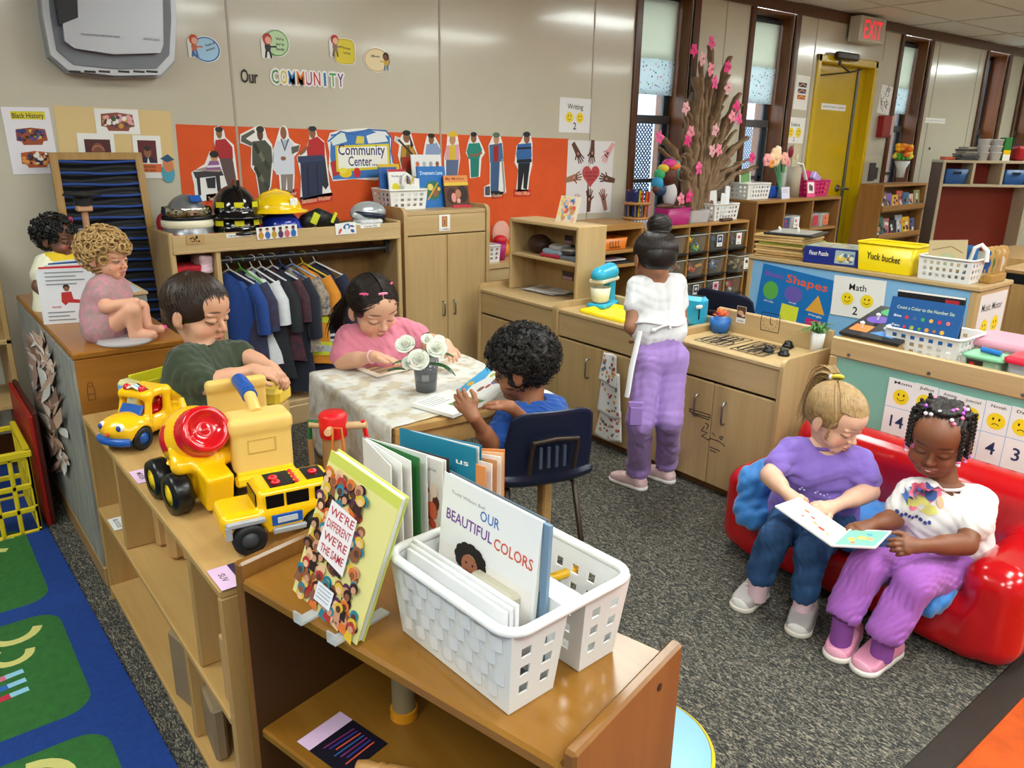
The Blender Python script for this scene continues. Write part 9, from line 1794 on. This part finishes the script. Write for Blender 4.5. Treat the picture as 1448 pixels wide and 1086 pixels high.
blobs('plush doll with rainbow hair and a brown face beside the window','plush_doll','doll',(4.43,3.80,zc+.14),[('head','5a2a1c',(.01,0,.19),(.065,.06,.075)),('body','c8c4c8',(.03,-.01,.06),(.06,.045,.085)),('leg','5a3424',(-.03,-.03,-.02),(.10,.025,.022)),('leg','5a3424',(.10,-.03,-.03),(.09,.025,.022)),('arm','1c3a5c',(-.08,-.01,.09),(.06,.03,.04)),('hand','5a2a1c',(-.14,-.02,.10),(.025,.02,.025)),('hair_tuft','d83c8c',(.0,-.01,.27),(.06,.05,.035)),('hair_tuft','7a4ac0',(.01,.0,.29),(.035,.03,.02)),('hair_tuft','e87a3c',(.03,-.03,.255),(.055,.04,.03)),('hair_tuft','e0c83c',(-.06,-.01,.24),(.04,.04,.03)),('hair_tuft','3aa86c',(-.085,0,.20),(.04,.04,.04)),('hair_tuft','2a94c0',(-.10,.0,.14),(.045,.04,.05)),('hair_tuft','4ac0c8',(.09,0,.25),(.03,.03,.045)),('hair_tuft','1c5a4c',(.085,0,.19),(.03,.03,.04))])
for x in(-.01,.03):MB(M('3a8a4c' if x>0 else 'd8e0dc',.4)).cyl((4.44+x,3.75,zc+.001),(4.44+x,3.79,zc+.18),.008).build('marker',label='green marker standing behind the magenta basket' if x>0 else 'white marker standing behind the magenta basket',cat='marker')
t=tubbox('magenta basket on the cubby rack behind the girl at the sink',(4.42,3.72,zc),.25,.14,.115,M('a8146a',.35));t['category']='basket'
t=thing('pencil_caddy','round wooden pencil caddy full of coloured pens by the window','caddy',(4.13,3.80,zc+.042));zz=.8725
for z in(zz,zz+.10):MB(wood('b8864c','a6743c',0)).lathe((4.13,3.80,z),[(.001,0),(.095,0),(.095,.018),(.001,.018)],n=36).build('ring',t)
for k in range(10):a=2*PI*k/10;MB(M('6a5a4c',.4)).cyl((4.13+.08*math.cos(a),3.8+.08*math.sin(a),zz+.018),(4.13+.08*math.cos(a),3.8+.08*math.sin(a),zz+.10),.007,n=8).build('post',t)
for k in range(26):a,r=2*PI*k/26*3,.025+.06*((k*7)%10)/10;h=('1c2a6c','1c2a5c','e0c020','c83c1c','d8641c','b82c1c','2a6ab0','1c1c28')[min(7,int((math.cos(a)+1)*4))];MB(M(h,.35)).cyl((4.13+r*math.cos(a),3.8+r*math.sin(a),zz+.02),(4.13+r*1.1*math.cos(a),3.8+r*1.1*math.sin(a),zz+.185+.02*((k*3)%5)/5),.007,n=8).build('pen',label='coloured pen standing in the round wooden pencil caddy',cat='pen',group='pens in the round caddy')
tubbox('clear bag like box of red and white pieces beside the magenta basket',(4.68,3.74,zc),.22,.14,.09,clear('e0e0e4',.35));[MB(M(('8a2c3c','dcd8dc','2a2a30','c87a3c')[k%4],.5)).box((4.60+.028*k,3.72+.02*(k%3),zc+.02+.012*(k%4)),(.035,.03,.02),bev=.004,R=Matrix.Rotation(k,3,'Z')).build('plastic_piece',label='small plastic piece inside the clear box on the cubby rack',cat='piece',group='pieces in the clear box')for k in range(7)]
basket('white pierced basket of picture cards on the right of the cubby rack',(5.0,3.77,zc),.30,.17,.12,0,PLAS,7,4,3,1.1);flatbook('white picture card standing at the left in the cubby top basket',(4.88,3.78,zc+.03),(1,0,.05),(0,.1,1),.13,.18,.004,'e0dede',lambda c,w,h:c.disc(w*.5,h*.5,w*.2,M('7a4a4c',.5),h*.12),name='picture_card',cat='card');flatbook('white oval picture card in the middle of the cubby top basket',(5.0,3.75,zc+.03),(1,0,-.15),(.05,.1,1),.07,.17,.004,'e4e4e6',lambda c,w,h:c.disc(w*.5,h*.5,w*.15,DGREY),name='picture_card',cat='card');flatbook('narrow white picture card at the right in the cubby top basket',(5.05,3.75,zc+.03),(1,0,-.12),(.12,.1,1),.055,.22,.008,'e6e6e8',name='picture_card',cat='card')
MB(M('5a4038',.5)).box((4.95,3.65,zc+.012),(.12,.04,.02),bev=.006).build('wooden_toy',label='small brown wooden toy in front of the white basket on the cubby rack',cat='toy')
zs=.9685
basket('white pierced basket on the left of the brown window shelf',(5.42,3.80,zs),.30,.18,.12,0,PLAS,7,4,3,1.1);flatbook('green and white card sticking out of the window shelf basket',(5.30,3.80,zs+.03),(1,0,.05),(0,.1,1),.14,.19,.004,'d8dcd0',lambda c,w,h:(c.rect(w*.1,h*.5,w*.8,h*.4,M('6a9a5c',.5)),),name='picture_card',cat='card')
MB(M('1c4aa8',.4)).bx(5.63,5.80,3.75,3.9,zs,zs+.09,bev=.006).build('blue_box',label='plain blue box behind the white note on the window shelf',cat='box');flatbook('small white note standing on the brown window shelf',(5.66,3.66,zs),(1,.05,0),(0,.15,1),.12,.09,.002,'d8d4ec',lambda c,w,h:lines(c,w,h,.8,5),name='note',cat='note')
t=thing('flower_vase','glass vase of large peach and pink flowers on the window shelf','vase',(5.72,3.78,zs));MB(clear('d8e4e0',.35)).lathe((5.74,3.73,zs),[(.001,0),(.03,0),(.02,.12),(.035,.2)],n=20,cap=False).build('glass',t)
for i,(x,y,r,h)in enumerate(((1095,222,.075,'f0c8a0'),(1083,226,.05,'f0a0a0'),(1108,224,.05,'f0b0a0'),(1090,229,.045,'e89a4c'),(1112,229,.035,'f090a0'),(1098,215,.05,'f4d8c0'))):
 p=ony(x,y,3.74);f=MB(M(h,.5,nz=.1,ns=12));[f.ell(p+V((r*.55*math.cos(a),-.01,r*.55*math.sin(a))),(r*.5,r*.25,r*.5),n=10,k=7)for a in[i+2*PI*k/6 for k in range(6)]];f.ell(p+V((0,-.02,0)),(r*.4,r*.3,r*.4),n=10,k=7);f.build('blossom',t);MB(M('4a8a5c',.5)).tube([(5.74,3.73,zs+.03),p.lerp(V((5.74,3.73,zs+.2)),.5),p],.006).build('stem',t)
MB(M('a89c88',.5)).lathe((5.98,3.78,zs),[(.001,0),(.06,0),(.055,.24),(.05,.24),(.05,.01)],n=24).build('paper_roll',label='beige cylinder container behind the pink basket on the window shelf',cat='container');MB(WHT).tube([(5.93,3.74,zs+.27),(6.02,3.74,zs+.26),(6.08,3.72,zs+.12)],.018,flat=.5).build('white_brush',label='white handled brush leaning on the beige container',cat='brush')
basket('bright pink basket of toys at the right end of the window shelf',(6.22,3.77,zs),.34,.18,.13,0,HOT,6,4,3,1.12);MB(M('d8407c',.4)).ell((6.2,3.8,zs+.16),(.07,.04,.05)).build('pink_toy',label='pink round toy in the bright pink basket',cat='toy');MB(M('b8a0d8',.4)).box((6.24,3.74,zs+.15),(.11,.05,.07),bev=.01,R=Matrix.Rotation(.5,3,'Y')).build('lilac_toy',label='lilac block toy in the bright pink basket',cat='toy')
flatbook('pink framed picture card in front of the bright pink basket',(6.02,3.66,zs),(1,0,0),(0,.15,1),.12,.13,.004,'e0508c',lambda c,w,h:(c.rect(w*.12,h*.25,w*.76,h*.68,PAPER),c.disc(w*.4,h*.6,w*.15,M('6a4a4c',.5),h*.22),c.disc(w*.62,h*.55,w*.12,DGREY,h*.2)),name='picture_card',cat='card')
for x,lab,h in((5.72,'small clear bin with a blue picture card in the window shelf','3a4a7c'),(5.86,'small clear bin with a black and white card in the window shelf','e0e0e0'),(6.14,'small clear bin with a red picture card in the window shelf','b83c4c'),(6.30,'small clear bin with an orange picture card in the window shelf','d87a4c')):tubbox(lab,(x,3.72,.721),.12,.18,.11,clear('dcdcd8',.35),None,0,((-.04,-.092,.015),.08,.085,h),name='clear_bin')
MB(M('2a66a8',.5)).box((4.62,3.72,.0),(.001,.001,.001))if False else None
t=tubbox('orange plastic box in the open shelf left of the bin cubby',(3.80,3.74,.701),.24,.16,.075,M('e07818',.35));t['category']='box';c=CV((3.72,3.6575,.715),(1,0,0),(0,0,1));c.l=6;c.fit('LLLL',.02,.0,.1,.045,M('5a3010',.5));c.build('print',t)
for k,(h,z,lab)in enumerate((('2a2a30',.615,'dark tray in the middle of the open shelf'),('d8d0d4',.635,'pale sheet of paper lying on the dark tray'),('6a3a4c',.645,'small plum card lying on the pale sheet'))):MB(M(h,.6)).box((3.84-.04*k,3.72,z-.004),(.26-.06*k,.16-.03*k,.010),bev=.002).build('tray' if k==0 else 'paper_sheet',label=lab,cat='tray' if k==0 else 'paper')
bc_=('6a5a4c','7a5ab0','d8a83c','c85a4c','3a6a8c','d8b8a8','8a8a5c','c89a70','5a6a4c');lab_=('dull brown','purple','golden','coral','steel blue','pale pink','olive','tan','moss green');bc2=('3a6a5c','b8707c','2a2a34','a8b4c8','e0b020','4a5a8c','d8d0a8','8a3a4c');lab2=('sea green','dusty pink','charcoal','pale blue','bright yellow','slate blue','cream','wine red')
for row,(zz,cs,ls,hh)in enumerate(((TZ[0],bc_[:7],lab_,.17),(TZ[1],bc2[:6],lab2,.2))):
 n=len(cs)
 for i in range(n):x=r0 .x+.02+(r1 .x-r0 .x-.06)*i/n;flatbook('%s picture book on the %s tier of the display rack'%(ls[i],('upper','lower')[row]),(x,RF+.012+.008*(i%2),zz+.001),(1,0,0),(0,.16,1),(r1 .x-r0 .x)/n*.98,hh*(1-.1*(i%3)),.008,cs[i],(lambda k:lambda c,w,h:[c.disc(w*random.Random(k*5+j).uniform(.2,.8),h*random.Random(k*7+j).uniform(.15,.8),w*.16,M(('e0d8c8','2a2430','c87a4c','5a3a70')[j%4],.5),h*.1,n=8)for j in range(6)])(row*9+i),group='books on the display rack')
t=thing('flower_vase','white vase of orange and yellow flowers on the book rack','vase',(7.4,3.74,z1));p=ony(1277,240,3.72);MB(M('c8ccd0',.3)).lathe((p.x,3.74,z1),[(.001,0),(.035,0),(.04,.08),(.07,.15),(.06,.15),(.03,.08),(.001,.01)],n=18).build('vase_body',t)
for i in range(16):a=i*2.4;r=.03+.045*(i%4)/4;q=V((p.x+2.0*r*math.cos(a),3.74+r*math.sin(a),z1+.24+.05*math.sin(i*1.7)));f=MB(M(('e88a1c','f0b428','e8d048','e86a1c')[i%4],.5));f.ell(q,(.035,.03,.025),n=8,k=6).build('blossom',t)
for i in range(8):a=i*.8;MB(M('4a9a3c',.5)).ell((p.x+.07*math.cos(a),3.74+.04*math.sin(a),z1+.19),(.035,.015,.035),n=8,k=6).build('leaf',t)
MB.DEF=UT;uw=ux[3]-ux[0]
zu=uz+.0255
for i in range(6):MB(M(('3a3a3e','4a484a','6a6660','8a8478','3c3c40','a89c8a')[i],.5)).box((ux[0]+uw*.27+.02*(i%2),UF+.11,zu+.011+.021*i),(uw*(.22-.025*i),.18,.019),bev=.003).build('tray',label=('dark tray at the bottom of the tray stack','second dark tray of the stack','grey tray in the middle of the stack','beige grey tray of the stack','upper dark tray of the stack','tan tray on top of the tray stack')[i]+' on the red cubby unit',cat='tray',group='trays on the cubby unit')
MB(M('c85a3c',.5)).box((ux[0]+uw*.08,UF+.10,zu+.015),(uw*.12,.1,.03),bev=.006).build('orange_tray',label='orange flat tray at the left end on top of the red cubby unit',cat='tray')
for k in range(2):
 for j in range(3):MB(M('e0e0e2',.4)).lathe((ux[0]+uw*(.47+.145*k),UF+.11,zu+.0605*j+.001),[(.001,0),(uw*.052,0),(uw*.064,.075),(uw*.067,.075),(uw*.067,.08),(uw*.06,.08),(uw*.05,.006)],n=28).build('white_cup',label='white plastic tub, %s of the %s stack on the cubby unit'%(('bottom','middle','top')[j],('left','right')[k]),cat='tub',group='white tubs in two stacks')
MB(M('2a7a34',.5)).bx(ux[0]+uw*.70,ux[0]+uw*.78,UF+.1,UF+.2,zu,zu+.22).bx(ux[0]+uw*.70,ux[0]+uw*.78,UF+.098,UF+.1,zu+.06,zu+.1,YEL,0).bx(ux[0]+uw*.70,ux[0]+uw*.78,UF+.098,UF+.1,zu,zu+.06,WHT,0).build('green_carton',label='green, yellow and white carton beside the white tubs',cat='carton');MB(M('a8101c',.4)).bx(ux[0]+uw*.83,ux[0]+uw*.95,UF+.06,UF+.2,zu,zu+.14,bev=.03).build('red_toy',label='red rounded toy at the right on top of the cubby unit',cat='toy')
MB.DEF=None
